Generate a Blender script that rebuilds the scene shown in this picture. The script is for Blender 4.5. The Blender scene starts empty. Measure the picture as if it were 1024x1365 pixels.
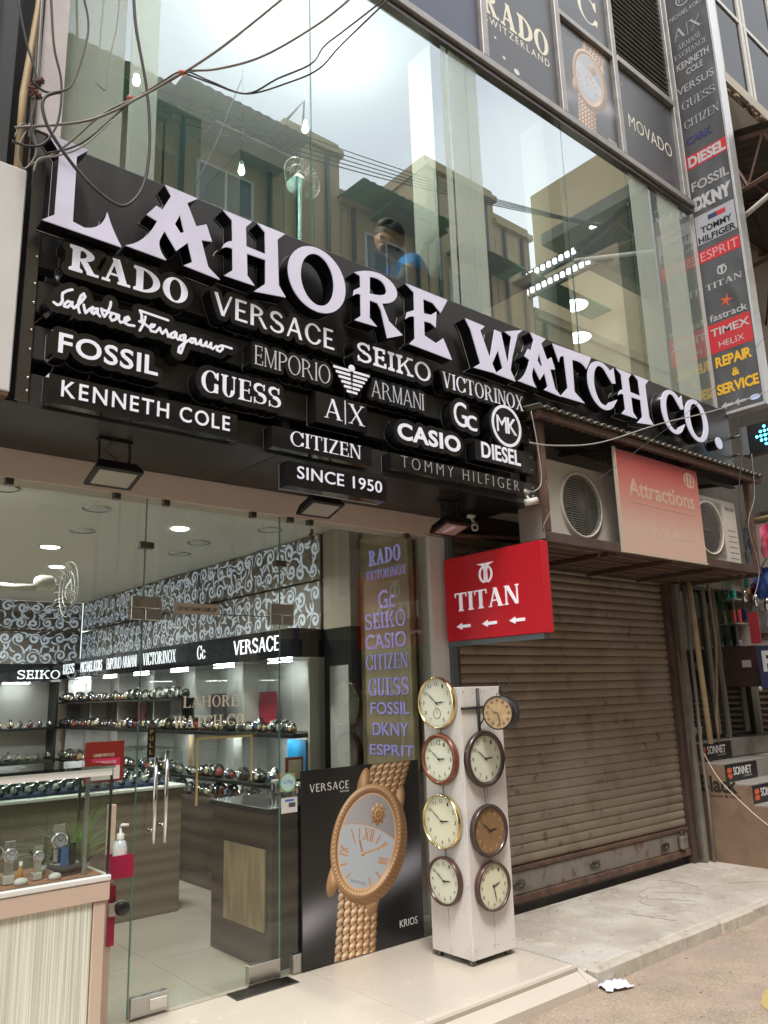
import bpy, bmesh, math, random
import numpy as np
from mathutils import Vector, Matrix
from mathutils.geometry import tessellate_polygon
random.seed(7)
SC = bpy.context.scene
COL = SC.collection
rad = math.radians

# ------------------------------------------------------------ camera, world, sun, exposure
YAW, PITCH, ROLL, FPX = rad(40.085), rad(12.951), rad(-1.691), 1056.9
CAM = np.array([0.0, -4.0995, 1.5])
fwd = np.array([math.sin(YAW)*math.cos(PITCH), math.cos(YAW)*math.cos(PITCH), math.sin(PITCH)])
_r = np.cross(fwd, [0, 0, 1]); _r /= np.linalg.norm(_r); _u = np.cross(_r, fwd)
_c, _s = math.cos(ROLL), math.sin(ROLL)
rgt, up = _c*_r+_s*_u, -_s*_r+_c*_u
cd = bpy.data.cameras.new('camera'); cam = bpy.data.objects.new('camera', cd); COL.objects.link(cam)
cam.matrix_world = Matrix(((rgt[0], up[0], -fwd[0], CAM[0]), (rgt[1], up[1], -fwd[1], CAM[1]), (rgt[2], up[2], -fwd[2], CAM[2]), (0, 0, 0, 1)))
cd.sensor_fit = 'VERTICAL'; cd.sensor_height = 36; cd.lens = 36*FPX/1365
cd.clip_start = .05; cd.clip_end = 600
SC.camera = cam

SUN_EL, SUN_AZ = 62, 215      # azimuth measured clockwise from +Y
w = bpy.data.worlds.new('World'); SC.world = w; w.use_nodes = True
nt = w.node_tree; N = nt.nodes; Lk = nt.links
bg = N['Background']; sky = N.new('ShaderNodeTexSky'); sky.sky_type = 'NISHITA'; sky.sun_disc = False
sky.sun_elevation = rad(SUN_EL); sky.sun_rotation = rad(SUN_AZ); sky.dust_density = 4; sky.air_density = 1.2
tc = N.new('ShaderNodeTexCoord'); no = N.new('ShaderNodeTexNoise'); no.inputs['Scale'].default_value = 2.6; no.inputs['Detail'].default_value = 6
rp = N.new('ShaderNodeValToRGB'); rp.color_ramp.elements[0].position = .42; rp.color_ramp.elements[1].position = .68
rp.color_ramp.elements[0].color = (.62, .62, .62, 1); rp.color_ramp.elements[1].color = (.95, .95, .95, 1)
mx = N.new('ShaderNodeMix'); mx.data_type = 'RGBA'; mx.inputs[7].default_value = (10.6, 10.9, 11.2, 1)
Lk.new(tc.outputs['Generated'], no.inputs['Vector']); Lk.new(no.outputs['Fac'], rp.inputs['Fac'])
Lk.new(rp.outputs['Color'], mx.inputs[0]); Lk.new(sky.outputs['Color'], mx.inputs[6]); Lk.new(mx.outputs[2], bg.inputs['Color'])
bg.inputs['Strength'].default_value = .13
sd = bpy.data.lights.new('sun', 'SUN'); sd.energy = 1.5; sd.angle = rad(14); sd.color = (1, .95, .88)
so = bpy.data.objects.new('sun', sd); COL.objects.link(so)
_d = Vector((math.sin(rad(SUN_AZ))*math.cos(rad(SUN_EL)), math.cos(rad(SUN_AZ))*math.cos(rad(SUN_EL)), math.sin(rad(SUN_EL))))
so.rotation_euler = _d.to_track_quat('Z', 'Y').to_euler(); so.location = (0, -6, 15)
SC.view_settings.view_transform = 'Standard'; SC.view_settings.look = 'None'
SC.view_settings.exposure = .88; SC.view_settings.gamma = 1; SC.view_settings.use_curve_mapping = False
SC.cycles.max_bounces = 7; SC.cycles.transparent_max_bounces = 14; SC.cycles.caustics_reflective = False
SC.cycles.sample_clamp_indirect = 4

def at(px, py, X=None, Y=None, Z=None):
    """photo pixel -> point on a real plane of the place"""
    d = (px-512)/FPX*rgt-(py-682.5)/FPX*up+fwd
    t = (X-CAM[0])/d[0] if X is not None else ((Y-CAM[1])/d[1] if Y is not None else (Z-CAM[2])/d[2])
    return CAM+t*d

# ------------------------------------------------------------ materials
MATS = {}
def mat(name, col=(.5, .5, .5), rough=.6, metal=0, var=.0, vs=8, bump=0, bs=60, em=0, emc=None, col2=None, stretch=(1, 1, 1), spec=.5, coat=0):
    if name in MATS: return MATS[name]
    m = bpy.data.materials.new(name); MATS[name] = m; m.use_nodes = True
    n = m.node_tree.nodes; l = m.node_tree.links; b = n['Principled BSDF']
    b.inputs['Base Color'].default_value = (*col, 1); b.inputs['Roughness'].default_value = rough; b.inputs['Metallic'].default_value = metal
    b.inputs['Specular IOR Level'].default_value = spec; b.inputs['Coat Weight'].default_value = coat
    if em:
        b.inputs['Emission Color'].default_value = (*(emc or col), 1); b.inputs['Emission Strength'].default_value = em
    if var or bump:
        t = n.new('ShaderNodeTexCoord'); mp = n.new('ShaderNodeMapping'); mp.inputs['Scale'].default_value = stretch
        ge = n.new('ShaderNodeNewGeometry'); l.new(ge.outputs['Position'], mp.inputs['Vector'])
    if var:
        x = n.new('ShaderNodeTexNoise'); x.inputs['Scale'].default_value = vs; x.inputs['Detail'].default_value = 7; x.inputs['Roughness'].default_value = .65
        l.new(mp.outputs[0], x.inputs['Vector'])
        r = n.new('ShaderNodeValToRGB'); r.color_ramp.elements[0].position = .32; r.color_ramp.elements[1].position = .68
        c2 = col2 or tuple(c*(1-var) for c in col)
        r.color_ramp.elements[0].color = (*c2, 1); r.color_ramp.elements[1].color = (*col, 1)
        l.new(x.outputs['Fac'], r.inputs['Fac']); l.new(r.outputs['Color'], b.inputs['Base Color'])
        q = n.new('ShaderNodeMapRange'); q.inputs[3].default_value = max(.02, rough-.1); q.inputs[4].default_value = min(1, rough+.15)
        l.new(x.outputs['Fac'], q.inputs[0]); l.new(q.outputs[0], b.inputs['Roughness'])
    if bump:
        y = n.new('ShaderNodeTexNoise'); y.inputs['Scale'].default_value = bs; y.inputs['Detail'].default_value = 5
        l.new(mp.outputs[0], y.inputs['Vector'])
        bb = n.new('ShaderNodeBump'); bb.inputs['Strength'].default_value = bump; bb.inputs['Distance'].default_value = .01
        l.new(y.outputs['Fac'], bb.inputs['Height']); l.new(bb.outputs[0], b.inputs['Normal'])
    return m

def glass(name, tint=(.93, .97, .95), refl=.04, gain=1.0, rough=0.0, gcol=(1, 1, 1)):
    if name in MATS: return MATS[name]
    m = bpy.data.materials.new(name); MATS[name] = m; m.use_nodes = True
    n = m.node_tree.nodes; l = m.node_tree.links; n.clear()
    o = n.new('ShaderNodeOutputMaterial'); t = n.new('ShaderNodeBsdfTransparent'); t.inputs[0].default_value = (*tint, 1)
    g = n.new('ShaderNodeBsdfGlossy'); g.inputs['Roughness'].default_value = rough; g.inputs['Color'].default_value = (*gcol, 1)
    f = n.new('ShaderNodeFresnel'); f.inputs['IOR'].default_value = 1.5
    a = n.new('ShaderNodeMath'); a.operation = 'MULTIPLY_ADD'; a.inputs[1].default_value = gain; a.inputs[2].default_value = refl
    x = n.new('ShaderNodeMixShader')
    ge = n.new('ShaderNodeNewGeometry'); bf = n.new('ShaderNodeMath'); bf.operation = 'SUBTRACT'; bf.inputs[0].default_value = 1; ml = n.new('ShaderNodeMath'); ml.operation = 'MULTIPLY'
    l.new(ge.outputs['Backfacing'], bf.inputs[1]); l.new(f.outputs[0], a.inputs[0]); l.new(a.outputs[0], ml.inputs[0]); l.new(bf.outputs[0], ml.inputs[1]); l.new(ml.outputs[0], x.inputs[0]); l.new(t.outputs[0], x.inputs[1]); l.new(g.outputs[0], x.inputs[2]); l.new(x.outputs[0], o.inputs[0])
    return m

def grained(name, c1, c2, scale=(1, 1, 1), freq=3, dist=4, rough=.3, em=0):
    """stone or wood with wavy veins"""
    if name in MATS: return MATS[name]
    m = mat(name, c1, rough); n = m.node_tree.nodes; l = m.node_tree.links; b = n['Principled BSDF']
    t = n.new('ShaderNodeTexCoord'); mp = n.new('ShaderNodeMapping'); mp.inputs['Scale'].default_value = scale
    wv = n.new('ShaderNodeTexWave'); wv.bands_direction = 'Z'; wv.inputs['Scale'].default_value = freq; wv.inputs['Distortion'].default_value = dist
    wv.inputs['Detail'].default_value = 4; wv.inputs['Detail Scale'].default_value = 1.2
    r = n.new('ShaderNodeValToRGB'); r.color_ramp.elements[0].color = (*c1, 1); r.color_ramp.elements[1].color = (*c2, 1)
    ge = n.new('ShaderNodeNewGeometry'); l.new(ge.outputs['Position'], mp.inputs[0]); l.new(mp.outputs[0], wv.inputs[0]); l.new(wv.outputs['Fac'], r.inputs[0]); l.new(r.outputs[0], b.inputs['Base Color'])
    if em: l.new(r.outputs[0], b.inputs['Emission Color']); b.inputs['Emission Strength'].default_value = em
    return m

# ------------------------------------------------------------ mesh builder
ORG = {}
def thing(name, loc, label, cat, group=None):
    o = bpy.data.objects.new(name, None); COL.objects.link(o); o.location = loc; o.empty_display_size = .1
    ORG[o] = np.array(loc, float); o['label'] = label; o['category'] = cat
    if group: o['group'] = group
    return o
def tag(o, label=None, cat=None, group=None, kind=None):
    if label: o['label'] = label
    if cat: o['category'] = cat
    if group: o['group'] = group
    if kind: o['kind'] = kind
    return o
class MB:
    def __init__(s): s.v = []; s.f = []; s.sm = []
    def add(s, vs, fs, smooth=False):
        k = len(s.v); s.v += [tuple(map(float, p)) for p in vs]; s.f += [tuple(i+k for i in f) for f in fs]; s.sm += [smooth]*len(fs); return s
    def box(s, x0, x1, y0, y1, z0, z1):
        x0, x1 = sorted((x0, x1)); y0, y1 = sorted((y0, y1)); z0, z1 = sorted((z0, z1))
        return s.add([(x0, y0, z0), (x1, y0, z0), (x1, y1, z0), (x0, y1, z0), (x0, y0, z1), (x1, y0, z1), (x1, y1, z1), (x0, y1, z1)],
                     [(3, 2, 1, 0), (4, 5, 6, 7), (0, 1, 5, 4), (1, 2, 6, 5), (2, 3, 7, 6), (3, 0, 4, 7)])
    def bbox(s, x0, x1, y0, y1, z0, z1, b=.004):
        """box with chamfered edges"""
        x0, x1 = sorted((x0, x1)); y0, y1 = sorted((y0, y1)); z0, z1 = sorted((z0, z1))
        b = min(b, (x1-x0)*.45, (y1-y0)*.45, (z1-z0)*.45)
        bm = bmesh.new(); bmesh.ops.create_cube(bm, size=1)
        for v in bm.verts: v.co = Vector((x0 if v.co.x < 0 else x1, y0 if v.co.y < 0 else y1, z0 if v.co.z < 0 else z1))
        bmesh.ops.bevel(bm, geom=bm.edges[:], offset=b, segments=1, affect='EDGES')
        bm.verts.index_update(); s.add([v.co for v in bm.verts], [[v.index for v in f.verts] for f in bm.faces]); bm.free(); return s
    def quad(s, a, b, c, d): return s.add([a, b, c, d], [(0, 1, 2, 3)])
    def tube(s, pts, r, n=6, closed=False, cap=True):
        pts = [np.array(p, float) for p in pts]; m = len(pts); vs = []; prev = None
        rr = r if hasattr(r, '__len__') else [r]*m
        for i, p in enumerate(pts):
            a = pts[(i-1) % m] if (i > 0 or closed) else p; b = pts[(i+1) % m] if (i < m-1 or closed) else p
            t = b-a; L = np.linalg.norm(t); t = t/L if L > 1e-9 else np.array([0, 0, 1.])
            if prev is None: q = np.cross(t, [0, 0, 1.] if abs(t[2]) < .9 else [1., 0, 0])
            else: q = prev-t*(prev@t)
            q /= max(np.linalg.norm(q), 1e-9); prev = q; w_ = np.cross(t, q)
            for k in range(n):
                an = 2*math.pi*k/n; vs.append(p+rr[i]*(math.cos(an)*q+math.sin(an)*w_))
        fs = []
        for i in range(m if closed else m-1):
            for k in range(n):
                j = (i+1) % m; fs.append((i*n+k, i*n+(k+1) % n, j*n+(k+1) % n, j*n+k))
        if cap and not closed: fs += [tuple(range(n))[::-1], tuple((m-1)*n+k for k in range(n))]
        return s.add(vs, fs, n > 5)
    def rod(s, a, b, r, n=8): return s.tube([a, b], r, n)
    def lathe(s, prof, c, axis='z', n=24, a0=0, a1=2*math.pi):
        """prof: (radius, height along axis)"""
        vs = []; full = abs(a1-a0-2*math.pi) < 1e-6; m = n if full else n+1
        for (r, h) in prof:
            for k in range(m):
                an = a0+(a1-a0)*k/n; x, y = r*math.cos(an), r*math.sin(an)
                vs.append({'z': (c[0]+x, c[1]+y, c[2]+h), 'y': (c[0]+x, c[1]+h, c[2]+y), 'x': (c[0]+h, c[1]+x, c[2]+y)}[axis])
        fs = [(i*m+k, i*m+(k+1) % m, (i+1)*m+(k+1) % m, (i+1)*m+k) for i in range(len(prof)-1) for k in range(m if full else m-1)]
        return s.add(vs, fs, True)
    def sphere(s, c, r, n=10, sc=(1, 1, 1)):
        k = len(s.v); s.lathe([(max(1e-4, r*math.sin(math.pi*i/n)), -r*math.cos(math.pi*i/n)) for i in range(n+1)], (0, 0, 0), 'z', n*2)
        for i in range(k, len(s.v)):
            p = s.v[i]; s.v[i] = (c[0]+p[0]*sc[0], c[1]+p[1]*sc[1], c[2]+p[2]*sc[2])
        return s
    def flat(s, loops, o, face='S', d0=0, d1=.01, back=True):
        """extrude 2D loops (x right, y up); face S looks to -Y, W looks to -X, U looks up"""
        loops = [clean(l) for l in loops]; loops = [l for l in loops if len(l) > 2]
        if not loops: return s
        o = np.array(o, float)
        def T(p, d):
            if face == 'S': return (o[0]+p[0], o[1]-d, o[2]+p[1])
            if face == 'W': return (o[0]-d, o[1]-p[0], o[2]+p[1])
            return (o[0]+p[0], o[1]+p[1], o[2]+d)
        fl = [p for l in loops for p in l]; n = len(fl); base = [0]
        for l in loops: base.append(base[-1]+len(l))
        dep = [sum(inside(l[0], k) for j, k in enumerate(loops) if j != i) for i, l in enumerate(loops)]; tr = []
        for i, l in enumerate(loops):
            if dep[i] % 2: continue
            g = [i]+[j for j, k in enumerate(loops) if j != i and dep[j] == dep[i]+1 and inside(k[0], l)]
            mp = [base[j]+q for j in g for q in range(len(loops[j]))]
            tr += [tuple(mp[q] for q in t) for t in tessellate_polygon([[Vector((p[0], p[1], 0)) for p in loops[j]] for j in g])]
        vs = [T(p, d1) for p in fl]+[T(p, d0) for p in fl]; fs = []
        for t in tr:
            a, b, c = (fl[i] for i in t)
            if (b[0]-a[0])*(c[1]-a[1])-(b[1]-a[1])*(c[0]-a[0]) < 0: t = t[::-1]
            fs.append(tuple(t))
            if back: fs.append(tuple(i+n for i in t[::-1]))
        k = 0
        for l in loops:
            m = len(l)
            for i in range(m):
                j = (i+1) % m; fs.append((k+i, k+n+i, k+n+j, k+j))
            k += m
        return s.add(vs, fs)
    def build(s, name, m, parent=None, loc=None):
        if parent is not None: org = ORG[parent]
        elif loc is not None: org = np.array(loc, float)
        else:
            a = np.array(s.v); org = np.array([(a[:, 0].min()+a[:, 0].max())/2, (a[:, 1].min()+a[:, 1].max())/2, a[:, 2].min()])
        me = bpy.data.meshes.new(name); a = np.array(s.v)-org
        me.from_pydata(a.tolist(), [], s.f); me.materials.append(m)
        me.polygons.foreach_set('use_smooth', s.sm); me.update()
        o = bpy.data.objects.new(name, me); COL.objects.link(o)
        if parent is None: o.location = org
        else: o.parent = parent
        ORG[o] = org; return o
def inside(p, l):
    x, y = p; c = False; n = len(l)
    for i in range(n):
        (x0, y0), (x1, y1) = l[i], l[(i+1) % n]
        if (y0 > y) != (y1 > y) and x < (x1-x0)*(y-y0)/(y1-y0)+x0: c = not c
    return c
def clean(l):
    out = []
    for p in l:
        p = (float(p[0]), float(p[1]))
        if not out or abs(p[0]-out[-1][0])+abs(p[1]-out[-1][1]) > 1e-6: out.append(p)
    if len(out) > 1 and abs(out[0][0]-out[-1][0])+abs(out[0][1]-out[-1][1]) < 1e-6: out.pop()
    return out
def B(name, m, parent, *b, bev=0):
    q = MB(); (q.bbox(*b, b=bev) if bev else q.box(*b)); return q.build(name, m, parent)
def shear_smooth(o, ang=35):
    for p in o.data.polygons: p.use_smooth = True
def circ(cx, cy, rx, ry=None, n=32): 
    ry = ry or rx; return [(cx+rx*math.cos(2*math.pi*k/n), cy+ry*math.sin(2*math.pi*k/n)) for k in range(n)]
def rect(x0, y0, x1, y1): return [(x0, y0), (x1, y0), (x1, y1), (x0, y1)]
def copy_thing(o, loc, label=None):
    c = o.copy(); COL.objects.link(c); c.location = loc; ORG[c] = np.array(loc, float)
    for ch in list(o.children):
        d = ch.copy(); COL.objects.link(d); d.parent = c
        for g in ch.children:
            e = g.copy(); COL.objects.link(e); e.parent = d
    if label: c['label'] = label
    return c

# ------------------------------------------------------------ lettering
_fc = {}
def _fontmesh(txt, bold):
    cu = bpy.data.curves.new('t', 'FONT'); cu.body = txt; cu.size = 1; cu.offset = bold; cu.resolution_u = 4
    ob = bpy.data.objects.new('t', cu); COL.objects.link(ob)
    dg = bpy.context.evaluated_depsgraph_get(); me = bpy.data.meshes.new_from_object(ob.evaluated_get(dg))
    bpy.data.objects.remove(ob); bpy.data.curves.remove(cu); return me
def _loops(me):
    ec = {}
    for p in me.polygons:
        for e in p.edge_keys: ec[e] = ec.get(e, 0)+1
    nb = {}
    for (a, b), c in ec.items():
        if c == 1: nb.setdefault(a, []).append(b); nb.setdefault(b, []).append(a)
    seen = set(); out = []; co = [v.co for v in me.vertices]
    for st in nb:
        if st in seen: continue
        l = [st]; seen.add(st); cur = st
        while True:
            nx = [q for q in nb[cur] if q not in seen]
            if not nx: break
            cur = nx[0]; seen.add(cur); l.append(cur)
        if len(l) > 2: out.append([(co[i].x, co[i].y) for i in l])
    return out
def _w(txt):
    me = _fontmesh(txt, 0); xs = [v.co.x for v in me.vertices]; r = max(xs)-min(xs); bpy.data.meshes.remove(me); return r
def fglyph(ch, bold=0):
    """(loops starting at x=0, ink width, advance) with cap height 1"""
    k = (ch, bold)
    if k in _fc: return _fc[k]
    if ch == ' ': _fc[k] = ([], 0, .38); return _fc[k]
    if 'H' not in _fc:
        me = _fontmesh('H', 0); ys = [v.co.y for v in me.vertices]; _fc['H'] = max(ys); bpy.data.meshes.remove(me); _fc['HH'] = _w('HH')
    ch_ = _fc['H']
    me = _fontmesh(ch, bold); L = _loops(me); bpy.data.meshes.remove(me)
    xs = [p[0] for l in L for p in l]; x0, x1 = min(xs), max(xs); adv = _w('H'+ch+'H')-_fc['HH']
    L = [[((p[0]-x0)/ch_, p[1]/ch_) for p in l] for l in L]
    _fc[k] = (L, (x1-x0)/ch_, adv/ch_); return _fc[k]
# serif letters, drawn as shapes in a field and then outlined
def marching(F, xs, ys):
    nx, ny = len(xs), len(ys); I = F > 0; seg = {}
    def pt(i, j, k, l):
        a, b = F[j, i], F[l, k]; t = a/(a-b); return (xs[i]+(xs[k]-xs[i])*t, ys[j]+(ys[l]-ys[j])*t)
    s = I[:-1, :-1].astype(int)+I[:-1, 1:]+I[1:, :-1]+I[1:, 1:]
    links = {}
    P = {}
    def ed(i, j, k, l):
        key = (i, j, k, l)
        if key not in P: P[key] = pt(i, j, k, l)
        return key
    for j, i in zip(*np.nonzero((s > 0) & (s < 4))):
        c = [(i, j), (i+1, j), (i+1, j+1), (i, j+1)]; v = [I[b, a] for a, b in c]; cr = []
        for q in range(4):
            a, b = c[q], c[(q+1) % 4]
            if v[q] != v[(q+1) % 4]:
                k = (*min(a, b), *max(a, b)); cr.append(ed(*k))
        if len(cr) == 2: pr = [(cr[0], cr[1])]
        else: pr = [(cr[0], cr[1]), (cr[2], cr[3])] if v[1] else [(cr[0], cr[3]), (cr[1], cr[2])]
        for a, b in pr: links.setdefault(a, []).append(b); links.setdefault(b, []).append(a)
    seen = set(); out = []
    for st in links:
        if st in seen: continue
        l = [st]; seen.add(st); cur = st
        while True:
            nxt = [q for q in links[cur] if q not in seen]
            if not nxt: break
            cur = nxt[0]; seen.add(cur); l.append(cur)
        if len(l) > 4: out.append(simplify([P[k] for k in l], (xs[1]-xs[0])*.12))
    return out
def simplify(l, tol):
    def rdp(a, b):
        if b-a < 2: return []
        p, q = np.array(l[a]), np.array(l[b % len(l)]); d = q-p; n = np.linalg.norm(d); best, bi = 0, None
        for i in range(a+1, b):
            r = np.array(l[i])-p; e = abs(d[0]*r[1]-d[1]*r[0])/n if n > 1e-9 else np.linalg.norm(r)
            if e > best: best, bi = e, i
        if best < tol: return []
        return rdp(a, bi)+[bi]+rdp(bi, b)
    h = len(l)//2; idx = [0]+rdp(0, h)+[h]+rdp(h, len(l)); return [l[i % len(l)] for i in idx]
def sd_poly(pts, X, Y):
    pts = np.array(pts, float); n = len(pts); D = np.full(X.shape, 1e9); ins = np.zeros(X.shape, bool)
    for i in range(n):
        a, b = pts[i], pts[(i+1) % n]; e = b-a; wx, wy = X-a[0], Y-a[1]; L = max(e@e, 1e-12)
        t = np.clip((wx*e[0]+wy*e[1])/L, 0, 1); D = np.minimum(D, (wx-e[0]*t)**2+(wy-e[1]*t)**2)
        if abs(e[1]) > 1e-12:
            c = (a[1] > Y) != (b[1] > Y); ins ^= c & (X < e[0]*(Y-a[1])/e[1]+a[0])
    return np.where(ins, 1, -1)*np.sqrt(D)
def sd_loops(loops, X, Y):
    D = np.full(X.shape, 1e9); ins = np.zeros(X.shape, bool)
    for l in loops:
        f = sd_poly(l, X, Y); D = np.minimum(D, abs(f)); ins ^= f > 0
    return np.where(ins, 1, -1)*D
def sd_line(pts, wd, X, Y):
    D = np.full(X.shape, -1e9); wd = wd if hasattr(wd, '__len__') else [wd]*len(pts)
    for i in range(len(pts)-1):
        a, b = np.array(pts[i], float), np.array(pts[i+1], float); e = b-a; L = max(e@e, 1e-12)
        t = np.clip(((X-a[0])*e[0]+(Y-a[1])*e[1])/L, 0, 1); d = np.sqrt((X-a[0]-e[0]*t)**2+(Y-a[1]-e[1]*t)**2)
        D = np.maximum(D, wd[i]+(wd[i+1]-wd[i])*t-d)
    return D
def offset_loops(loops, r, n=130):
    p = np.array([q for l in loops for q in l]); x0, y0 = p.min(0)-r*1.4; x1, y1 = p.max(0)+r*1.4
    st = max(x1-x0, y1-y0)/n; xs = np.arange(x0, x1+st, st); ys = np.arange(y0, y1+st, st); X, Y = np.meshgrid(xs, ys)
    return marching(sd_loops(loops, X, Y)+r, xs, ys)
_sc = {}
def sglyph(ch, T=.2, t=.07, s=.08, h=.05):
    """serif glyph: T thick, t thin stroke, s serif reach, h serif thickness; cap height 1"""
    k = (ch, T, t, s, h)
    if k in _sc: return _sc[k]
    if ch == ' ': _sc[k] = ([], 0, .42); return _sc[k]
    st = .0125; xs = np.arange(-.1, 1.6, st); ys = np.arange(-.12, 1.12, st); X, Y = np.meshgrid(xs, ys)
    A = []; S = []
    P = lambda *p: A.append(sd_poly(p, X, Y))
    R = lambda x0, y0, x1, y1: A.append(sd_poly(rect(x0, y0, x1, y1), X, Y))
    def stem(x, w_, y0=0, y1=1, b=1, u=1, r=1):
        R(x, y0, x+w_, y1)
        for on, ya, yb, yc in ((b, y0, y0+h, y0+h+s*.7), (u, y1, y1-h, y1-h-s*.7)):
            if on and s > 0: P((x-s, ya), (x+w_+(s if r else 0), ya), (x+w_+(s if r else 0), yb), (x+w_, yc), (x, yc), (x-s, yb))
    def ring(cx, cy, rx, ry, wx, wy, clip=None):
        o = (1-np.sqrt(((X-cx)/rx)**2+((Y-cy)/ry)**2))*min(rx, ry); i = (np.sqrt(((X-cx)/(rx-wx))**2+((Y-cy)/(ry-wy))**2)-1)*min(rx-wx, ry-wy)
        f = np.minimum(o, i)
        if clip is not None: f = np.minimum(f, sd_poly(rect(*clip), X, Y))
        A.append(f)
    def diag(x0, y0, x1, y1, w_): P((x0-w_/2, y0), (x0+w_/2, y0), (x1+w_/2, y1), (x1-w_/2, y1))
    def foot(x, w_, y, sgn):
        if s > 0: R(x-w_/2-s, min(y, y+sgn*h), x+w_/2+s, max(y, y+sgn*h))
    e = s; m = .5
    if ch == 'I': stem(e, T)
    elif ch == 'L': stem(e, T); R(e+T, 0, e+T+.42, t*1.1); P((e+T+.42-s*1.3, t), (e+T+.45, .3 if s else t), (e+T+.45, 0), (e+T+.2, 0))
    elif ch in 'EF':
        stem(e, T); x = e+T+.38
        for y, q in ((1-t, 0), (m-t/2, -.06))+(((0, .05),) if ch == 'E' else ()): R(e+T-.02, y, x+q, y+t)
        if s > 0:
            R(x-h, .76, x, 1); R(x-.06-h, m-.12, x-.06, m+.12)
            if ch == 'E': R(x+.05-h, 0, x+.05, .26)
    elif ch == 'H': stem(e, T); stem(e+T+.42, T); R(e+T-.01, m-t/2, e+T+.43, m+t/2)
    elif ch == 'T':
        c = .42; stem(c-T/2, T, u=0); R(e*.5, 1-t, 2*c-e*.5, 1)
        if s > 0: R(e*.5, .76, e*.5+h, 1); R(2*c-e*.5-h, .76, 2*c-e*.5, 1)
    elif ch == 'N': stem(e, t); stem(e+t+.58, t, b=0); P((e-.02, 1), (e+T, 1), (e+t+.58+t, 0), (e+t+.58+t-T*.8, 0))
    elif ch == 'M': stem(e, t); stem(e+.78-.1, T); P((e-.02, 1), (e+T, 1), (e+.42, 0), (e+.42-t, 0)); P((e+.70, 1), (e+.70+t*.9, 1), (e+.42, 0), (e+.42-t, 0))
    elif ch == 'A': diag(e+t/2, 0, .42, 1, t); diag(.42, 1, .82-T/2, 0, T); R(.2, .3, .62, .3+t); foot(e+t/2, t, 0, 1); foot(.82-T/2, T, 0, 1); P((.42-t/2, .9), (.42+T/2, .9), (.42+T/2-.02, 1), (.42-T/2+.02, 1))
    elif ch == 'V': diag(e+T/2, 1, .42, 0, T); diag(.42, 0, .84-t/2-e, 1, t); foot(e+T/2, T, 1, -1); foot(.84-t/2-e, t, 1, -1)
    elif ch == 'W':
        for o in (0, .46): diag(e+T/2+o, 1, .36+o, 0, T); diag(.36+o, 0, .60+o, 1, t)
        foot(e+T/2, T, 1, -1); foot(1.06, t, 1, -1)
    elif ch == 'X': diag(e+T/2, 1, .78-T/2, 0, T); diag(e+t/2+.02, 0, .76-t/2, 1, t); foot(e+T/2, T, 1, -1); foot(.78-T/2, T, 0, 1); foot(e+t/2+.02, t, 0, 1); foot(.76-t/2, t, 1, -1)
    elif ch == 'K': stem(e, T); diag(e+T, .38, .74, 1, t); diag(.42, .62, .82-T/2, 0, T*.95); foot(.74, t, 1, -1); foot(.80-T/2, T, 0, 1)
    elif ch == 'Z': R(.06, 1-t, .68, 1); R(.03, 0, .7, t); P((.68-T*1.15, 1-t*.5), (.68, 1-t*.5), (.03+T*1.15, t*.5), (.03, t*.5)); 
    elif ch == 'O': ring(.44, m, .44, .52, T, t*.9)
    elif ch == 'D': stem(e, T, r=0); ring(e+T*.6, m, .66, .5, T, t, (e+T-.01, -.1, 1.5, 1.1))
    elif ch in 'PR':
        stem(e, T); ring(e+T*.7, .73, .50, .27, T, t, (e+T-.01, .3, 1.5, 1.1))
        if ch == 'R': diag(.44, .48, .82-T/2, 0, T); foot(.84-T/2, T*.8, 0, 1)
    elif ch in 'CG':
        ring(.46, m, .46, .52, T, t*.9); S.append(sd_poly([(.56, .34), (.56, .68), (1.2, .80), (1.2, .24)], X, Y))
        if s > 0: P((.80, .64), (.86, .64), (.86, 1.0), (.82, 1.0), (.72, .9))
        if s > 0 and ch == 'C': P((.74, .1), (.84, .04), (.89, .3), (.85, .3))
        if ch == 'G': A.append(sd_poly(rect(.66, .02, .66+T, .44), X, Y))
    elif ch == 'S':
        pt = []; wd = []
        for q in range(0, 27):
            a = rad(20+q*(250/26)); pt.append((.34+.26*math.cos(a), .755+.205*math.sin(a))); wd.append(t/2+(T-t)/2*max(0, math.sin(rad(q*180/26)))**2*.8)
        for q in range(0, 27):
            a = rad(90-q*(250/26)); pt.append((.34+.30*math.cos(a), .265+.225*math.sin(a))); wd.append(t/2+(T-t)/2*max(0, math.sin(rad(min(180, 60+q*180/26))))**1.2)
        A.append(sd_line(pt, wd, X, Y))
        if s > 0: P((.56, .70), (.62, .70), (.62, 1), (.57, 1)); P((.04, 0), (.09, 0), (.1, .3), (.04, .3))
    elif ch == 'U':
        stem(e, T, .3, 1, b=0); stem(e+.52+.06, t*1.15, .3, 1, b=0); ring(e+(.58+t*1.15)/2, .33, (.58+t*1.15)/2, .36, T, t, (-.1, -.1, 1.5, .331)); R(e+.58, .2, e+.58+t*1.15, .34)
    elif ch == 'c': ring(.3, .33, .3, .35, T*.8, t, None); S.append(sd_poly([(.34, .24), (.34, .42), (1, .54), (1, .14)], X, Y))
    elif ch == '|': R(0, -.12, .035, 1.1)
    F = A[0]
    for a in A[1:]: F = np.maximum(F, a)
    if ch in 'CGc':
        F = np.minimum(A[0], -S[0])
        for a in A[1:]: F = np.maximum(F, a)
    L = marching(F, xs, ys); x0 = min(p[0] for l in L for p in l); x1 = max(p[0] for l in L for p in l)
    L = [[(p[0]-x0, p[1]) for p in l] for l in L]
    _sc[k] = (L, x1-x0, x1-x0+.1); return _sc[k]
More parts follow.
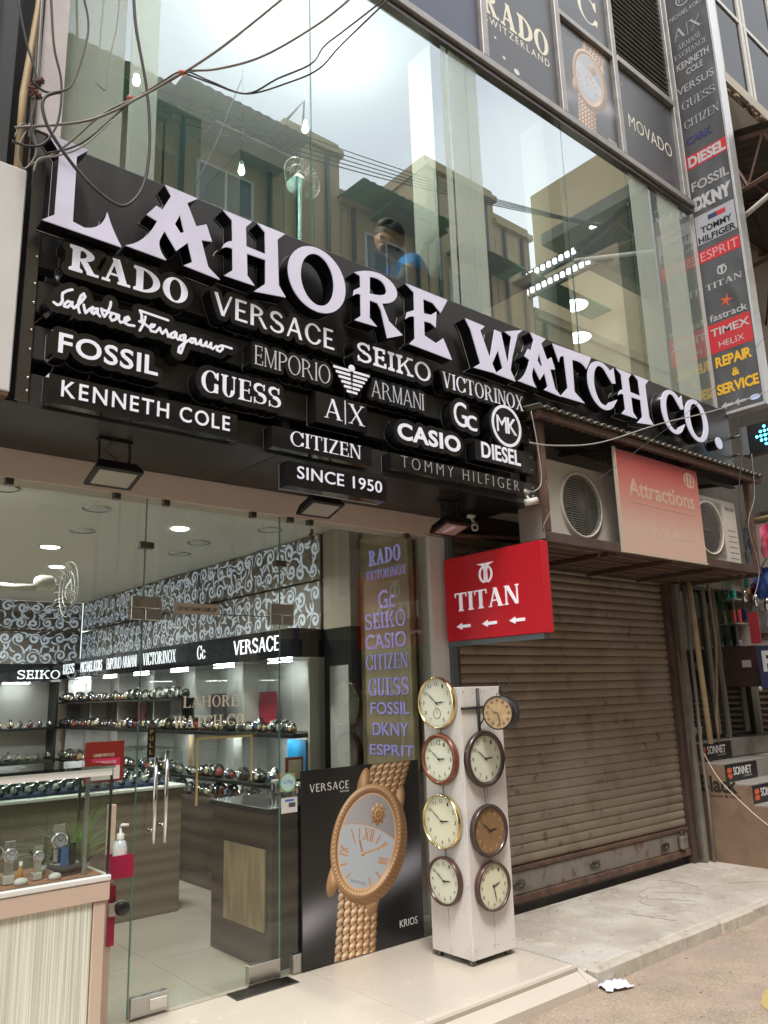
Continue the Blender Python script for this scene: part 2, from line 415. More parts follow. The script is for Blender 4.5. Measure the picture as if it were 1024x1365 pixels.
SERIF = {'serif': (.135, .045, .085, .03), 'rado': (.23, .08, .09, .10), 'slab': (.13, .11, .10, .11), 'thin': (.085, .04, .05, .025), 'guess': (.19, .045, .09, .04), 'optima': (.15, .10, 0, 0), 'flare': (.19, .07, .07, .05)}
def word(txt, style='sans', bold=0.0, track=0.0):
    """list of (char, loops) laid out; returns letters, width"""
    x = 0; out = []
    for c in txt:
        if style == 'sans': L, wd, adv = fglyph(c, bold)
        else: L, wd, adv = sglyph(c, *SERIF[style])
        out.append((c, [[(x+(adv-wd)/2+p[0], p[1]) for p in l] for l in L])); x += adv+track
    return out, x-track
def fit(txt, x0, x1, y0, h, style='sans', bold=0.0, track=0.0):
    ls, W_ = word(txt, style, bold, track); al = [p[0] for _, l in ls for q in l for p in q]; a, b = min(al), max(al)
    return [(c, [[(x0+(p[0]-a)*(x1-x0)/(b-a), y0+p[1]*h) for p in q] for q in l]) for c, l in ls if l]
def lettering(txt, parent, m, o, face, x0, x1, y0, h, d0=0, d1=.003, style='sans', bold=0, track=0, name='lettering', split=False, stuff=False):
    q = MB()
    for c, L in fit(txt, x0, x1, y0, h, style, bold, track):
        if split: MB().flat(L, o, face, d0, d1).build('letter', m, parent)
        else: q.flat(L, o, face, d0, d1, back=False)
    return None if split else q.build(name, m, parent)
# ------------------------------------------------------------ material library
M_road = mat('road concrete', (.47, .37, .28), .9, var=.4, vs=3, bump=.9, bs=110)
def speckle(m, scale, c, lo=.55, hi=.6, fac=.6):
    n = m.node_tree.nodes; l = m.node_tree.links; b = n['Principled BSDF']; src = b.inputs['Base Color'].links[0].from_socket
    t = n.new('ShaderNodeNewGeometry'); v = n.new('ShaderNodeTexNoise'); v.inputs['Scale'].default_value = scale; v.inputs['Detail'].default_value = 3
    r = n.new('ShaderNodeMapRange'); r.inputs[1].default_value = lo; r.inputs[2].default_value = hi; r.inputs[4].default_value = fac
    x = n.new('ShaderNodeMix'); x.data_type = 'RGBA'; x.inputs[7].default_value = (*c, 1)
    l.new(t.outputs['Position'], v.inputs[0]); l.new(v.outputs['Fac'], r.inputs[0]); l.new(r.outputs[0], x.inputs[0]); l.new(src, x.inputs[6]); l.new(x.outputs[2], b.inputs['Base Color'])
speckle(M_road, 90, (.60, .50, .41)); speckle(M_road, 55, (.20, .155, .12), .6, .68, .55); speckle(M_road, 1.1, (.36, .28, .24), .5, .62, .6)
M_marble = mat('grey marble', (.54, .495, .43), .5, var=.25, vs=2.2, bump=.15, bs=30, stretch=(1, 1.6, 1))
speckle(M_marble, 7, (.28, .235, .19), .58, .72, .5); speckle(M_marble, 2.6, (.60, .59, .56), .5, .62, .55); speckle(M_marble, 28, (.25, .2, .17), .6, .7, .5); speckle(M_marble, .9, (.40, .35, .29), .5, .7, .6); speckle(M_marble, 12, (.62, .59, .54), .6, .66, .5)
M_curb = mat('worn cream stone', (.55, .50, .42), .7, var=.25, vs=9, bump=.5, bs=25); speckle(M_curb, 22, (.25, .2, .17), .6, .68, .5)
M_tile = mat('cream floor tile', (.60, .54, .465), .22, var=.05, vs=3); speckle(M_tile, 1.5, (.52, .46, .39), .3, 1.0, .5)
M_joint = mat('joint', (.44, .39, .33), .8)
M_intfloor = mat('shop floor tile', (.42, .38, .32), .18, var=.08, vs=2)
M_cream = mat('cream plaster', (.72, .62, .54), .6, var=.06, vs=3)
M_ceil = mat('ceiling white', (.80, .79, .75), .7)
M_acp = mat('dark grey panel', (.055, .053, .053), .38, var=.22, vs=2.2, metal=.3, stretch=(2, 1, .5)); speckle(M_acp, 14, (.10, .09, .08), .62, .75, .35)
M_slat = mat('charcoal slat', (.055, .054, .054), .35, var=.25, vs=4, metal=.2)
M_soff = mat('black soffit', (.011, .013, .014), .3, var=.2, vs=2)
M_black = mat('black', (.012, .012, .013), .35)
M_blackg = mat('black acrylic', (.010, .010, .011), .12, coat=.4)
M_let = mat('letter acrylic', (.62, .60, .72), .35, var=.07, vs=5, em=.10, emc=(.80, .78, 1.0))
M_let2 = mat('small letter acrylic', (.72, .71, .78), .35, em=.14, emc=(.86, .86, 1.0))
M_letdim = mat('dim grey lettering', (.34, .34, .36), .4)
M_red = mat('titan red', (.48, .006, .018), .35, em=.02, emc=(.8, .01, .03))
M_steel = mat('brushed steel', (.55, .54, .52), .28, metal=1, var=.1, vs=20)
M_chrome = mat('polished steel', (.7, .69, .67), .12, metal=1)
M_dsteel = mat('dark steel', (.15, .14, .13), .35, metal=1)
M_alu = mat('aluminium frame', (.42, .40, .38), .5, metal=.6, var=.35, vs=6)
M_white = mat('white paint', (.74, .73, .70), .5, var=.06, vs=5)
M_rust = mat('rusty steel', (.16, .085, .055), .8, var=.5, vs=9, bump=.4, bs=40, col2=(.055, .035, .028))
M_brown = mat('brown painted steel', (.10, .062, .05), .6, var=.4, vs=7, bump=.2, bs=30)
M_shut = mat('shutter steel', (.29, .24, .18), .5, metal=.25, var=.18, vs=3, bump=.1, bs=30, stretch=(.5, 1, 2.5))
speckle(M_shut, 11, (.11, .07, .045), .62, .70, .75); speckle(M_shut, 1.2, (.36, .31, .25), .45, .65, .6); speckle(M_shut, 3.5, (.16, .115, .075), .54, .72, .6)
M_shutbar = mat('shutter bottom plate', (.26, .235, .20), .55, metal=.2, var=.3, vs=5); speckle(M_shutbar, 7, (.14, .075, .04), .55, .66, .85)
M_shut2 = mat('neighbour shutter steel', (.12, .085, .065), .6, metal=.2, var=.35, vs=4)
M_glass = glass('shopfront glass', (.86, .90, .87), .035, 1.0)
M_glassup = glass('reflective window glass', (.70, .76, .74), .27, .9, gcol=(.90, .96, .97))
M_glassc = glass('case glass', (.96, .98, .97), .0, .6)
M_edge = mat('glass edge', (.10, .22, .19), .1)
M_bulb = mat('lit bulb', (1, 1, 1), .5, em=16, emc=(1, .95, .85))
M_lamp = mat('lit downlight lens', (1, 1, 1), .5, em=9, emc=(1, .96, .88))
M_wire = mat('black wire', (.03, .028, .028), .5); M_wireg = mat('grey wire', (.22, .2, .18), .5)
M_gold = mat('brass', (.78, .60, .30), .22, metal=1); M_rgold = mat('rose gold print', (.62, .33, .2), .5)

# ------------------------------------------------------------ SETTING: ground
def S(name, q, m, loc=None):
    o = q.build(name, m, None, loc); o['kind'] = 'structure'; return o
S('road', MB().quad((-40, -60, -.12), (80, -60, -.12), (80, 30, -.12), (-40, 30, -.12)), M_road, (0, 0, -.12))
q = MB().bbox(3.985, 9.5, -1.0, .02, -.30, -.04, b=.01); pav = S('pavement', q, M_marble)
for k in range(12):
    x = 3.99+k*.46; MB().bbox(x+random.uniform(0, .004), x+.456, -1.075+random.uniform(-.008, .008), -1.003, -.3, -.032+random.uniform(-.006, .004), b=.014).build('kerb_stone', M_curb, pav)
plat = S('shop_platform', MB().box(-2.0, 3.90, -1.02, -.02, -.2, -.008), M_joint)
for x0, x1 in ((-2.0, -.82), (-.816, .38), (.384, 1.58), (1.584, 2.78), (2.784, 3.9)):
    MB().bbox(x0, x1, -.975, -.024, -.03, 0, b=.0015).build('floor_tile', M_tile, plat)
    c = MB(); c.add([(x0, -.978, 0), (x1, -.978, 0), (x1, -1.09, -.075), (x0, -1.09, -.075), (x0, -1.09, -.13), (x1, -1.09, -.13)], [(0, 3, 2, 1), (3, 4, 5, 2)]).build('bevelled_edge_tile', M_tile, plat)
MB().add([(3.903, -.978, 0), (3.903, -.024, 0), (3.98, -.024, -.05), (3.98, -1.09, -.075), (3.903, -1.09, -.075), (3.98, -1.09, -.13), (3.903, -1.09, -.13)], [(0, 3, 2, 1), (0, 4, 3), (3, 4, 6, 5)]).build('bevelled_edge_tile', M_tile, plat)
fl = S('shop_floor', MB().box(-1.0, 3.62, -.02, 6.35, -.1, -.001), M_joint)
for i in range(6):
    for j in range(8):
        x, y = -1.0+i*.8, -.018+j*.8
        if x < 3.6 and y < 6.3: MB().box(x, min(x+.797, 3.62), y, min(y+.797, 6.34), -.02, .001).build('floor_tile', M_intfloor, fl)
ymark = MB(); a = [(4.18, -2.15), (4.26, -1.95), (4.38, -1.80), (4.6, -1.72), (4.9, -1.78), (4.9, -2.4), (4.3, -2.5)]
ymark.flat([a], (0, 0, -.12), 'U', .001, .004)
S('painted_road_mark', ymark, mat('yellow road paint', (.55, .40, .06), .85, var=.5, vs=14, col2=(.42, .33, .2)))

# ------------------------------------------------------------ shop building shell
M_niche_ = mat('pale grey pier', (.36, .36, .35), .5)
bld = thing('shop_building', (2, .1, 0), 'two storey shop building with cream doorway surround and bright showroom inside', 'building')
LZ, TZ = 2.60, 2.745
B('lintel', M_cream, bld, -2.0, 4.0, -.02, .14, LZ, TZ)
B('pillar', M_white, bld, 3.835, 3.985, -.035, .12, 0, LZ-.002)
B('pillar', M_cream, bld, -2.0, -.55, -.02, .12, 0, LZ-.002)
B('ceiling', M_ceil, bld, -1.0, 3.72, .14, 6.35, 2.77, 2.83)
B('ceiling_beam', M_white, bld, -.6, 1.0, .5, 1.5, 2.52, 2.768, bev=.01)
B('back_wall', M_cream, bld, -1.0, 3.62, 6.36, 6.42, 0, 2.77)
B('side_wall', M_cream, bld, 3.73, 3.79, .14, 6.42, 0, 2.77)
B('side_wall', M_cream, bld, -1.06, -1.0, .14, 6.42, 0, 2.77)
B('dark_pier', M_soff, bld, 3.60, 3.728, .60, .94, 0, 2.0); B('beige_pier', mat('beige pier', (.34, .30, .24), .5), bld, 3.60, 3.728, .60, .94, 2.002, 2.768); B('light_pier', M_niche_, bld, 3.585, 3.599, .62, .85, .7, 1.72)
# floor slab between storeys and the room above
B('floor_slab', M_ceil, bld, .9, 7.15, -.20, 6, 2.84, 3.45)
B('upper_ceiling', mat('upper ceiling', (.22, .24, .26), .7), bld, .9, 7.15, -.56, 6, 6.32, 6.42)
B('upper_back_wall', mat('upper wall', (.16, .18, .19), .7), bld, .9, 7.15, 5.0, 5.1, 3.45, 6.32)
B('upper_side_wall', M_cream, bld, 7.15, 7.25, -.6, 6, 3.45, 9.5)
B('upper_side_wall', M_cream, bld, .84, .9, -.5, 6, 3.45, 9.5)
M_fr = bpy.data.materials.new('column brightening film'); M_fr.use_nodes = True; n_ = M_fr.node_tree.nodes; l_ = M_fr.node_tree.links; n_.clear()
_o, _m, _t, _g = n_.new('ShaderNodeOutputMaterial'), n_.new('ShaderNodeMixShader'), n_.new('ShaderNodeBsdfTransparent'), n_.new('ShaderNodeBsdfDiffuse'); _g.inputs[0].default_value = (.72, .80, .70, 1); _m.inputs[0].default_value = .25
l_.new(_t.outputs[0], _m.inputs[1]); l_.new(_g.outputs[0], _m.inputs[2]); l_.new(_m.outputs[0], _o.inputs[0])
MP = mat('pale green column', (.26, .28, .25), .6, var=.08, vs=3)
for x0, x1 in ((.99, 1.34), (3.62, 3.98), (4.95, 5.12), (6.35, 6.62)): B('column', MP, bld, x0, x1, -.50, -.25, 3.452, 6.318)
B('white_pier', mat('pinkish white pier', (.62, .57, .56), .6, var=.2, vs=4), bld, .835, .945, -.72, -.60, 4.06, 9)
B('brick_backing', M_cream, bld, .95, 7.15, -.55, -.45, 6.43, 10)


# cut scrolls: a spiral ribbon drawn as real thin strips
def ribbon(pts, wd):
    L, R = [], []
    for i, p in enumerate(pts):
        a, b = pts[max(0, i-1)], pts[min(len(pts)-1, i+1)]; dx, dy = b[0]-a[0], b[1]-a[1]; n = math.hypot(dx, dy) or 1
        L.append((p[0]-dy/n*wd[i], p[1]+dx/n*wd[i])); R.append((p[0]+dy/n*wd[i], p[1]-dx/n*wd[i]))
    return L, R
def scroll_panel(q, u0, u1, v0, v1, T, rn):
    """fill the panel rectangle with spiral scrolls and leaf strokes; T maps (u, v, depth) into space"""
    k = 0; st = .165; K = 1.5; nu = max(1, round((u1-u0)/st)); nv = max(1, round((v1-v0)/st))
    for i in range(nu):
        for j in range(nv):
            cu = u0+(i+.5+rn.uniform(-.12, .12))*(u1-u0)/nu; cv = v0+(j+.5+rn.uniform(-.12, .12))*(v1-v0)/nv; th0 = rn.uniform(0, 6.28); sg = rn.choice((-1, 1)); S_ = rn.uniform(.85, 1.15)
            strokes = []
            n = 16; strokes.append(([(cu+K*S_*(.006+.0415*t)*math.cos(th0+sg*t*9.0), cv+K*S_*(.006+.0415*t)*math.sin(th0+sg*t*9.0)) for t in [a/(n-1) for a in range(n)]], [K*(.0085*math.sin(math.pi*min(1, .22+.78*a/(n-1)))+.002) for a in range(n)]))
            a0 = th0+sg*9.0
            for da, ln in ((0, .135), (1.6, .10), (3.2, .12), (4.7, .10)):
                b = a0+da; sx, sy = cu+K*S_*.050*math.cos(b), cv+K*S_*.050*math.sin(b); dirn = b+sg*1.35; P = [(sx, sy)]
                for m in range(6): dirn -= sg*.28; P.append((P[-1][0]+ln/6*math.cos(dirn), P[-1][1]+ln/6*math.sin(dirn)))
                strokes.append((P, [.0115*math.sin(math.pi*(m+.35)/7.2) for m in range(7)]))
            for P, wd in strokes:
                k += 1; L, R = ribbon(P, wd); d = .0006+.00001*(k % 400); vs = []; fs = []
                for m in range(len(P)):
                    for (u, v) in (L[m], R[m]): vs.append(T(min(max(u, u0), u1), min(max(v, v0), v1), d))
                    if m: fs.append((2*m-2, 2*m-1, 2*m+1, 2*m))
                q.add(vs, fs)

M_sw = mat('brown cutwork sheet', (.19, .17, .15), .35); M_scr = mat('backlit scroll', (.52, .56, .62), .4, em=.16, emc=(.72, .82, 1))
sw = thing('swirl_light_wall', (3.65, 3.5, 2.0), 'backlit white swirl cutwork wall above the watch shelves', 'wall panel'); rn = random.Random(4)
ys = [.98, 2.0, 3.05, 4.1, 5.2, 6.28]
for a, b in zip(ys, ys[1:]):
    for z0, z1 in ((2.012, 2.385), (2.405, 2.76)):
        o = B('pattern_panel', M_sw, sw, 3.60, 3.64, a+.004, b-.004, z0, z1); q = MB(); scroll_panel(q, a+.006, b-.006, z0, z1, lambda u, v, d: (3.60-d, u, v), rn); q.build('scroll_cutwork', M_scr, o)['kind'] = 'stuff'
for a, b in ((-.98, .3), (.3, 1.5), (1.5, 2.6), (2.6, 3.59)):
    for z0, z1 in ((1.98, 2.385), (2.405, 2.76)):
        o = B('pattern_panel', M_sw, sw, a+.004, b-.004, 6.30, 6.34, z0, z1)
        if b > .3: q = MB(); scroll_panel(q, a+.006, b-.006, z0, z1, lambda u, v, d: (u, 6.30-d, v), rn); q.build('scroll_cutwork', M_scr, o)['kind'] = 'stuff'

# ------------------------------------------------------------ watch shelving
M_shelfw = mat('lit shelf back', (.58, .57, .54), .6, var=.15, vs=2)
M_niche = mat('shelf panel', (.52, .51, .49), .5)
M_strip = mat('shelf strip light', (1, 1, 1), .5, em=26, emc=(.95, .97, 1))
M_counter = grained('brown veined stone', (.045, .037, .030), (.085, .068, .052), (.4, .4, 4), .6, 6, .18)
M_counter2 = grained('light veined stone', (.20, .155, .11), (.27, .215, .155), (.4, .4, 5), .7, 7, .25)
rk = thing('watch_shelf_unit', (3.5, 3.6, 0), 'black framed watch shelving along the right wall under lit brand headers', 'shelving')
B('base_cabinet', M_counter, rk, 3.30, 3.725, .95, 6.28, 0, .70, bev=.004)
B('back_panel', M_shelfw, rk, 3.69, 3.725, .95, 6.28, .702, 1.79)
B('header', M_blackg, rk, 3.30, 3.725, .94, 6.28, 1.792, 2.008, bev=.003)
for z in (.86, 1.235): B('shelf', M_black, rk, 3.33, 3.688, .97, 6.27, z-.03, z, bev=.003)
divs = [.95, 1.92, 2.80, 3.70, 4.62, 5.45, 6.27]
B('shelf', M_black, rk, 3.36, 3.688, 2.82, 6.27, 1.50, 1.52, bev=.003)
for y in divs: B('divider', M_niche, rk, 3.46, 3.688, y-.010, y+.010, .703, 1.788)
for a, b in zip(divs, divs[1:]):
    for z in (1.783, 1.20, .826):
        B('strip_light', M_strip, rk, 3.50, 3.53, (a+b)/2-.16, (a+b)/2+.16, z-.008, z-.001)
    if a < 3.5: B('glass_door', M_glassc, rk, 3.318, 3.323, a+.02, (a+b)/2-.002, .72, 1.77); B('glass_door', M_glassc, rk, 3.318, 3.323, (a+b)/2+.002, b-.02, .72, 1.77)
M_hd = mat('header lit letters', (.85, .85, .9), .4, em=.5, emc=(.85, .88, 1))
for txt, a, b, st in (('VERSACE', 1.80, 1.10, 'optima'), ('Gc', 2.45, 2.3, 'serif'), ('VICTORINOX', 3.62, 2.88, 'serif'), ('EMPORIO ARMANI', 4.58, 3.78, 'thin'), ('MICHAEL KORS', 5.38, 4.72, 'sans'), ('GUESS', 6.1, 5.6, 'guess')):
    lettering(txt, rk, M_hd, (3.298, a, 1.85), 'W', 0, a-b, 0, .115, 0, .004, style=st if all(c in 'ACDEGHIKLMNOPRSTUVWXZFc ' for c in txt) else 'sans')
rk2 = thing('watch_shelf_unit', (1.4, 6.1, 0), 'dark watch shelving along the back wall under the white SEIKO header', 'shelving')
B('base_cabinet', M_counter, rk2, -.9, 3.28, 6.0, 6.35, 0, .70)
B('back_panel', M_shelfw, rk2, -.9, 3.28, 6.32, 6.352, .702, 1.76)
B('header', M_blackg, rk2, -.9, 3.29, 5.98, 6.30, 1.762, 1.975)
for z in (.86, 1.235): B('shelf', M_black, rk2, -.9, 3.28, 6.02, 6.318, z-.03, z)
for i in range(6):
    B('divider', M_black, rk2, -.9+i*.83, -.876+i*.83, 6.02, 6.318, .703, 1.76)
    B('strip_light', M_strip, rk2, -.65+i*.83, -.35+i*.83, 6.15, 6.18, 1.75, 1.757)
lettering('SEIKO', rk2, M_hd, (0, 5.978, 1.80), 'S', 2.77, 3.26, 0, .10, 0, .004, style='slab')
# pictures in the niches
cols = [(.02, .25, .5), (.45, .02, .06), (.5, .48, .45), (.05, .05, .06), (.55, .35, .2), (.6, .58, .6)]
for i in range(12):
    y = 1.2+i*.43; z = 1.25 if i % 2 else .875; c = cols[i % 6]
    o = B('counter_card', mat('card %d' % (i % 6), c, .4, var=.3, vs=6), None, 3.60, 3.61, y, y+.26, z, z+.30)
    tag(o, 'upright %s picture card on the %s right hand shelf' % (['blue', 'dark red', 'pale beige', 'black', 'tan', 'light grey'][i % 6], 'upper' if i % 2 else 'middle'), 'card', 'picture cards on the watch shelves')
def make_watch(label, group, cm, dial):
    t = thing('watch', (0, 0, 0), label, 'watch', group); MB().bbox(-.022, .022, -.03, .03, .004, .05, b=.012).build('cushion', cm, t)
    q = MB(); q.tube([(.028*math.cos(a), 0, .036+.036*math.sin(a)) for a in [2*math.pi*k/12 for k in range(12)]], .009, 5, closed=True); q.build('strap', M_dsteel, t)
    MB().lathe([(.0001, -.012), (.02, -.012), (.021, 0), (.0001, .002)], (-.03, 0, .04), 'x', 14).build('watch_case', M_chrome, t)
    MB().lathe([(.016, -.002), (.0001, -.003)], (-.0425, 0, .04), 'x', 12).build('dial', dial, t)
    return t
proto = None; 
G1 = 'watches standing on the lit wall shelves'
protos = [make_watch('w', G1, mat('cushion %d' % i, c_, .7), mat('watch dial %d' % i, d_, .25)) for i, (c_, d_) in enumerate((((.5, .48, .44), (.05, .06, .08)), ((.03, .03, .03), (.6, .6, .6)), ((.35, .08, .06), (.05, .12, .3)), ((.45, .3, .15), (.6, .5, .3))))]; proto = protos[0]
spots = []; slab = []
for a, b in zip(divs, divs[1:]):
    for z in (.703, .861, 1.236):
        n = 10 if a < 3.5 else 9
        for k in range(n): spots.append((3.40+random.uniform(-.03, .04), a+.08+(b-a-.16)*k/(n-1), z)); slab.append('small steel wrist watch on the %s shelf under the %s header' % ({.703: 'lowest', .861: 'middle', 1.236: 'top'}[z], dict(zip(divs, ('VERSACE', 'Gc', 'VICTORINOX', 'EMPORIO ARMANI', 'MICHAEL KORS', 'GUESS')))[a]))
for z in (.861, 1.236):
    for k in range(22): spots.append((.9+k*.11, 6.12, z)); slab.append('small steel wrist watch on the %s shelf of the back wall near SEIKO' % ('middle' if z < 1 else 'top'))
for a, b, nm in ((2.80, 3.70, 'VICTORINOX'), (3.70, 4.62, 'EMPORIO ARMANI'), (4.62, 5.45, 'MICHAEL KORS'), (5.45, 6.27, 'GUESS')):
    for k in range(9): spots.append((3.40, a+.07+(b-a-.14)*k/8, 1.521)); slab.append('small steel wrist watch on the narrow highest shelf under the %s header' % nm)
for i, p in enumerate(spots):
    o = protos[i] if i < 4 else copy_thing(random.choice(protos), p)
    o['label'] = slab[i]; o.location = p; o.rotation_euler.z = random.uniform(-.5, .5); s_ = random.uniform(.9, 1.5); o.scale = (s_, s_, s_)
    if p[1] > 6.1 and p[0] < 3.35: o.rotation_euler.z = math.pi/2
# lit brand list panel by the right end of the glass
bp = thing('brand_list_panel', (3.72, .3, 1.0), 'ribbed beige panel with lavender brand names inside the glass at right', 'sign')
M_beige = grained('ribbed beige panel', (.36, .29, .18), (.25, .20, .12), (1, 20, .2), 6, 1, .5)
B('backboard', M_beige, bp, 3.68, 3.728, .03, .58, 1.0, 2.66)
M_lav = mat('lavender lit letters', (.30, .27, .62), .4, em=.16, emc=(.45, .40, .95))
for txt, st, py, h, y0, y1 in (('RADO', 'rado', 738, .115, .46, .10), ('VICTORINOX', 'serif', 762, .065, .50, .05), ('Gc', 'sans', 797, .13, .36, .18), ('SEIKO', 'slab', 825, .115, .52, .07), ('CASIO', 'sans', 853, .105, .52, .07), ('CITIZEN', 'serif', 881, .105, .52, .06),
                               ('GUESS', 'guess', 915, .12, .50, .06), ('FOSSIL', 'sans', 944, .08, .48, .06), ('DKNY', 'sans', 972, .085, .46, .08), ('ESPRIT', 'sans', 1000, .07, .50, .03)):
    zb = at(522, py, X=3.678)[2]-h/2
    for c, L in fit(txt, 0, y0-y1, 0, h, st, .005 if st == 'sans' else 0): MB().flat(L, (3.678, y0, zb), 'W', 0, .004).build('letter', M_lav, bp)
# papers on the dark pier
for i, (z, h) in enumerate(((1.42, .2), (1.15, .22), (.86, .24))):
    tag(B('paper_notice', mat('grey paper', (.35, .35, .36), .7, var=.2, vs=20), None, 3.594, 3.599, .64, .82, z, z+h), ['lowest', 'middle', 'topmost'][2-i]+' grey paper notice on the dark pier behind the glass', 'notice')

# counters
ct = thing('shop_counter', (3.0, .45, 0), 'dark brown veined stone counter right behind the glass with pale onyx inset', 'counter')
B('body', M_counter, ct, 2.60, 3.28, .09, .80, 0, .84, bev=.005)
B('counter_top', M_blackg, ct, 2.585, 3.29, .08, .82, .842, .87, bev=.004)
M_onyx = grained('pale onyx', (.42, .33, .21), (.27, .20, .12), (6, 6, .3), 2, 6, .3)
B('onyx_inset', M_onyx, ct, 2.588, 2.598, .14, .62, .20, .64)
ct2 = thing('shop_counter', (2.6, 2.2, 0), 'long light brown veined stone counter in the middle of the showroom', 'counter')
B('body', M_counter2, ct2, .9, 2.84, 1.74, 2.5, 0, .86, bev=.005)
B('counter_top', M_white, ct2, .88, 2.86, 1.72, 2.52, .862, .885, bev=.004)
for a in ((1.0, 2.84, 1.735, 1.741), (1.0, 2.84, 2.48, 2.486)): B('glass_pane', M_glassc, ct2, a[0], a[1], a[2], a[3], .886, 1.14)
B('glass_top', M_glassc, ct2, 1.0, 2.84, 1.735, 2.486, 1.141, 1.149)
B('glass_pane', M_glassc, ct2, 2.836, 2.842, 1.742, 2.478, .886, 1.14)
B('tray', mat('navy velvet', (.02, .03, .08), .9), ct2, 1.1, 2.75, 1.8, 2.4, .887, .905)
g2 = 'watches lying in rows inside the counter case'
for r in range(3):
    for k in range(14):
        o = copy_thing(proto, (1.5+k*.092, 1.86+r*.2, .906), 'small steel watch in the %s row inside the showroom counter case' % ['front', 'middle', 'rear'][r]); o['group'] = g2; o.rotation_euler.z = math.pi/2+random.uniform(-.15, .15)
ct3 = thing('shop_counter', (3.0, 3.5, 0), 'far counter of light stone in front of the right shelves', 'counter')
B('body', M_counter2, ct3, 2.75, 3.1, 2.9, 5.0, 0, .62, bev=.004)
# wall of small display boxes on the near counter
for i in range(6):
    y = .16+i*.10; o = thing('watch_box', (3.05, y, .87), 'small open white watch box standing on the dark stone counter', 'box', 'watch boxes on the dark counter')
    MB().bbox(3.0, 3.1, y, y+.075, .871, .96, b=.004).build('box_body', mat('box white', (.5, .5, .5), .5), o)
    MB().tube([(2.985, y+.037+.026*math.cos(a), .915+.03*math.sin(a)) for a in [2*math.pi*k/12 for k in range(12)]], .007, 5, closed=True).build('bracelet', M_dsteel, o)
# wall fan
fan = thing('wall_fan', (.95, 1.0, 2.0), 'white oscillating wall fan inside the glass at upper left', 'fan')
fc = at(78, 785, Y=.9)
MB().tube([fc+(-.42, .1, .02), fc+(-.25, .05, .0), fc+(-.14, .0, .0)], .022, 10).build('arm', M_white, fan)
MB().lathe([(.001, -.09), (.035, -.08), (.048, -.05), (.048, .01), (.035, .035), (.001, .04)], fc+(-.06, 0, .03), 'x', 18).build('motor_housing', M_white, fan)
q = MB()
for k in range(20):
    a = 2*math.pi*k/20; q.tube([fc+(.03+.05*math.sin(math.pi*t), .17*t*math.cos(a), .17*t*math.sin(a)) for t in (.1, .4, .7, 1)], .0018, 3)
for r in (.06, .11, .17): q.tube([fc+(.06, r*math.cos(2*math.pi*k/24), r*math.sin(2*math.pi*k/24)) for k in range(24)], .0025, 4, closed=True)
q.build('cage', M_white, fan)
for k in range(3):
    a0 = 2*math.pi*k/3; pts = [fc+(.05, 0, 0)]+[fc+(.05+.02*(j-2), .14*math.cos(a0+j*.25), .14*math.sin(a0+j*.25)) for j in range(5)]
    MB().add(pts, [(0, 1, 2), (0, 2, 3), (0, 3, 4), (0, 4, 5)]).build('blade', glass('clear plastic blade', (.8, .84, .86), .06, .6), fan)
# downlights in the ceiling, one of them lit
for i, (px, py, on) in enumerate(((67, 729, 1), (130, 678, 0), (110, 707, 0), (265, 723, 0), (360, 706, 0), (5, 650, 0), (240, 738, 0))):
    p = at(px, py, Z=2.77)
    if p[1] < .2 or p[1] > 6: continue
    d = thing('ceiling_downlight', (p[0], p[1], 2.765), ('bright lit round downlight' if on else 'round downlight')+' in the showroom ceiling', 'ceiling light', None if on else 'unlit round downlights in the showroom ceiling')
    MB().lathe([(.075, 0), (.095, -.006), (.10, .0)], (p[0], p[1], 2.768), 'z', 24).build('rim', M_chrome, d)
    MB().lathe([(.001, -.002), (.076, -.002)], (p[0], p[1], 2.768), 'z', 24).build('lens', M_lamp if on else M_white, d)
for x, y in ((1.0, 1.0), (2.6, 1.4), (.9, 3.4), (2.4, 3.6), (2.3, 5.3)):  # fill lamps added on a grid to brighten the showroom
    d = thing('fill_ceiling_lamp', (x, y, 2.76), 'small round lamp added to brighten the showroom from its ceiling', 'ceiling light', 'lamps added to fill the showroom with light')
    MB().lathe([(.001, -.002), (.05, -.002), (.06, -.005), (.065, 0)], (x, y, 2.768), 'z', 20).build('lens', M_lamp, d)
    ld = bpy.data.lights.new('fill_lamp', 'AREA'); ld.shape = 'DISK'; ld.size = .25; ld.energy = 21; ld.color = (1, .97, .93); ld.spread = rad(150)
    lo = bpy.data.objects.new('fill_lamp_beam', ld); COL.objects.link(lo); lo.parent = d; lo.location = (0, 0, -.02)
# ------------------------------------------------------------ fascia board with slats
fa = thing('fascia_board', (3.5, -.6, 2.75), 'dark grey fascia board across the shop front with open slats in its lower half', 'fascia')
FX0, FX1 = .85, 7.22
B('upper_panel', M_acp, fa, FX0, FX1, -.70, -.62, 3.40, 4.055, bev=.004)
B('upper_panel', M_acp, fa, 4.26, FX1, -.698, -.63, 3.30, 3.398)
xa = 4.25
for z0, z1 in ((3.18, 3.33), (2.96, 3.115), (2.752, 2.89)): B('slat', M_slat, fa, FX0+.02, xa, -.70, -.66, z0, z1, bev=.003)
B('side_post', M_dsteel, fa, FX0-.012, FX0+.045, -.715, -.60, 2.752, 4.05, bev=.003)
for x in (1.5, 2.2, 2.9, 3.55, 4.2): B('rear_post', M_slat, fa, x, x+.05, -.655, -.60, 2.76, 3.40)
q = MB()
for x in (.885, 2.17, 2.92, 4.21):
    for z in (2.80, 2.86, 2.99, 3.08, 3.21, 3.30, 3.43): q.lathe([(.007, -.0), (.006, -.004), (.0005, -.005)], (x, -.7165 if x < .9 else -.7005, z), 'y', 8)
q.build('rivet', M_steel, fa)['kind'] = 'stuff'
B('soffit_panel', M_soff, fa, -.3, 2.15, -.70, -.022, 2.747, 2.75); B('soffit_panel', M_soff, fa, 2.155, xa, -.70, -.022, 2.747, 2.75)
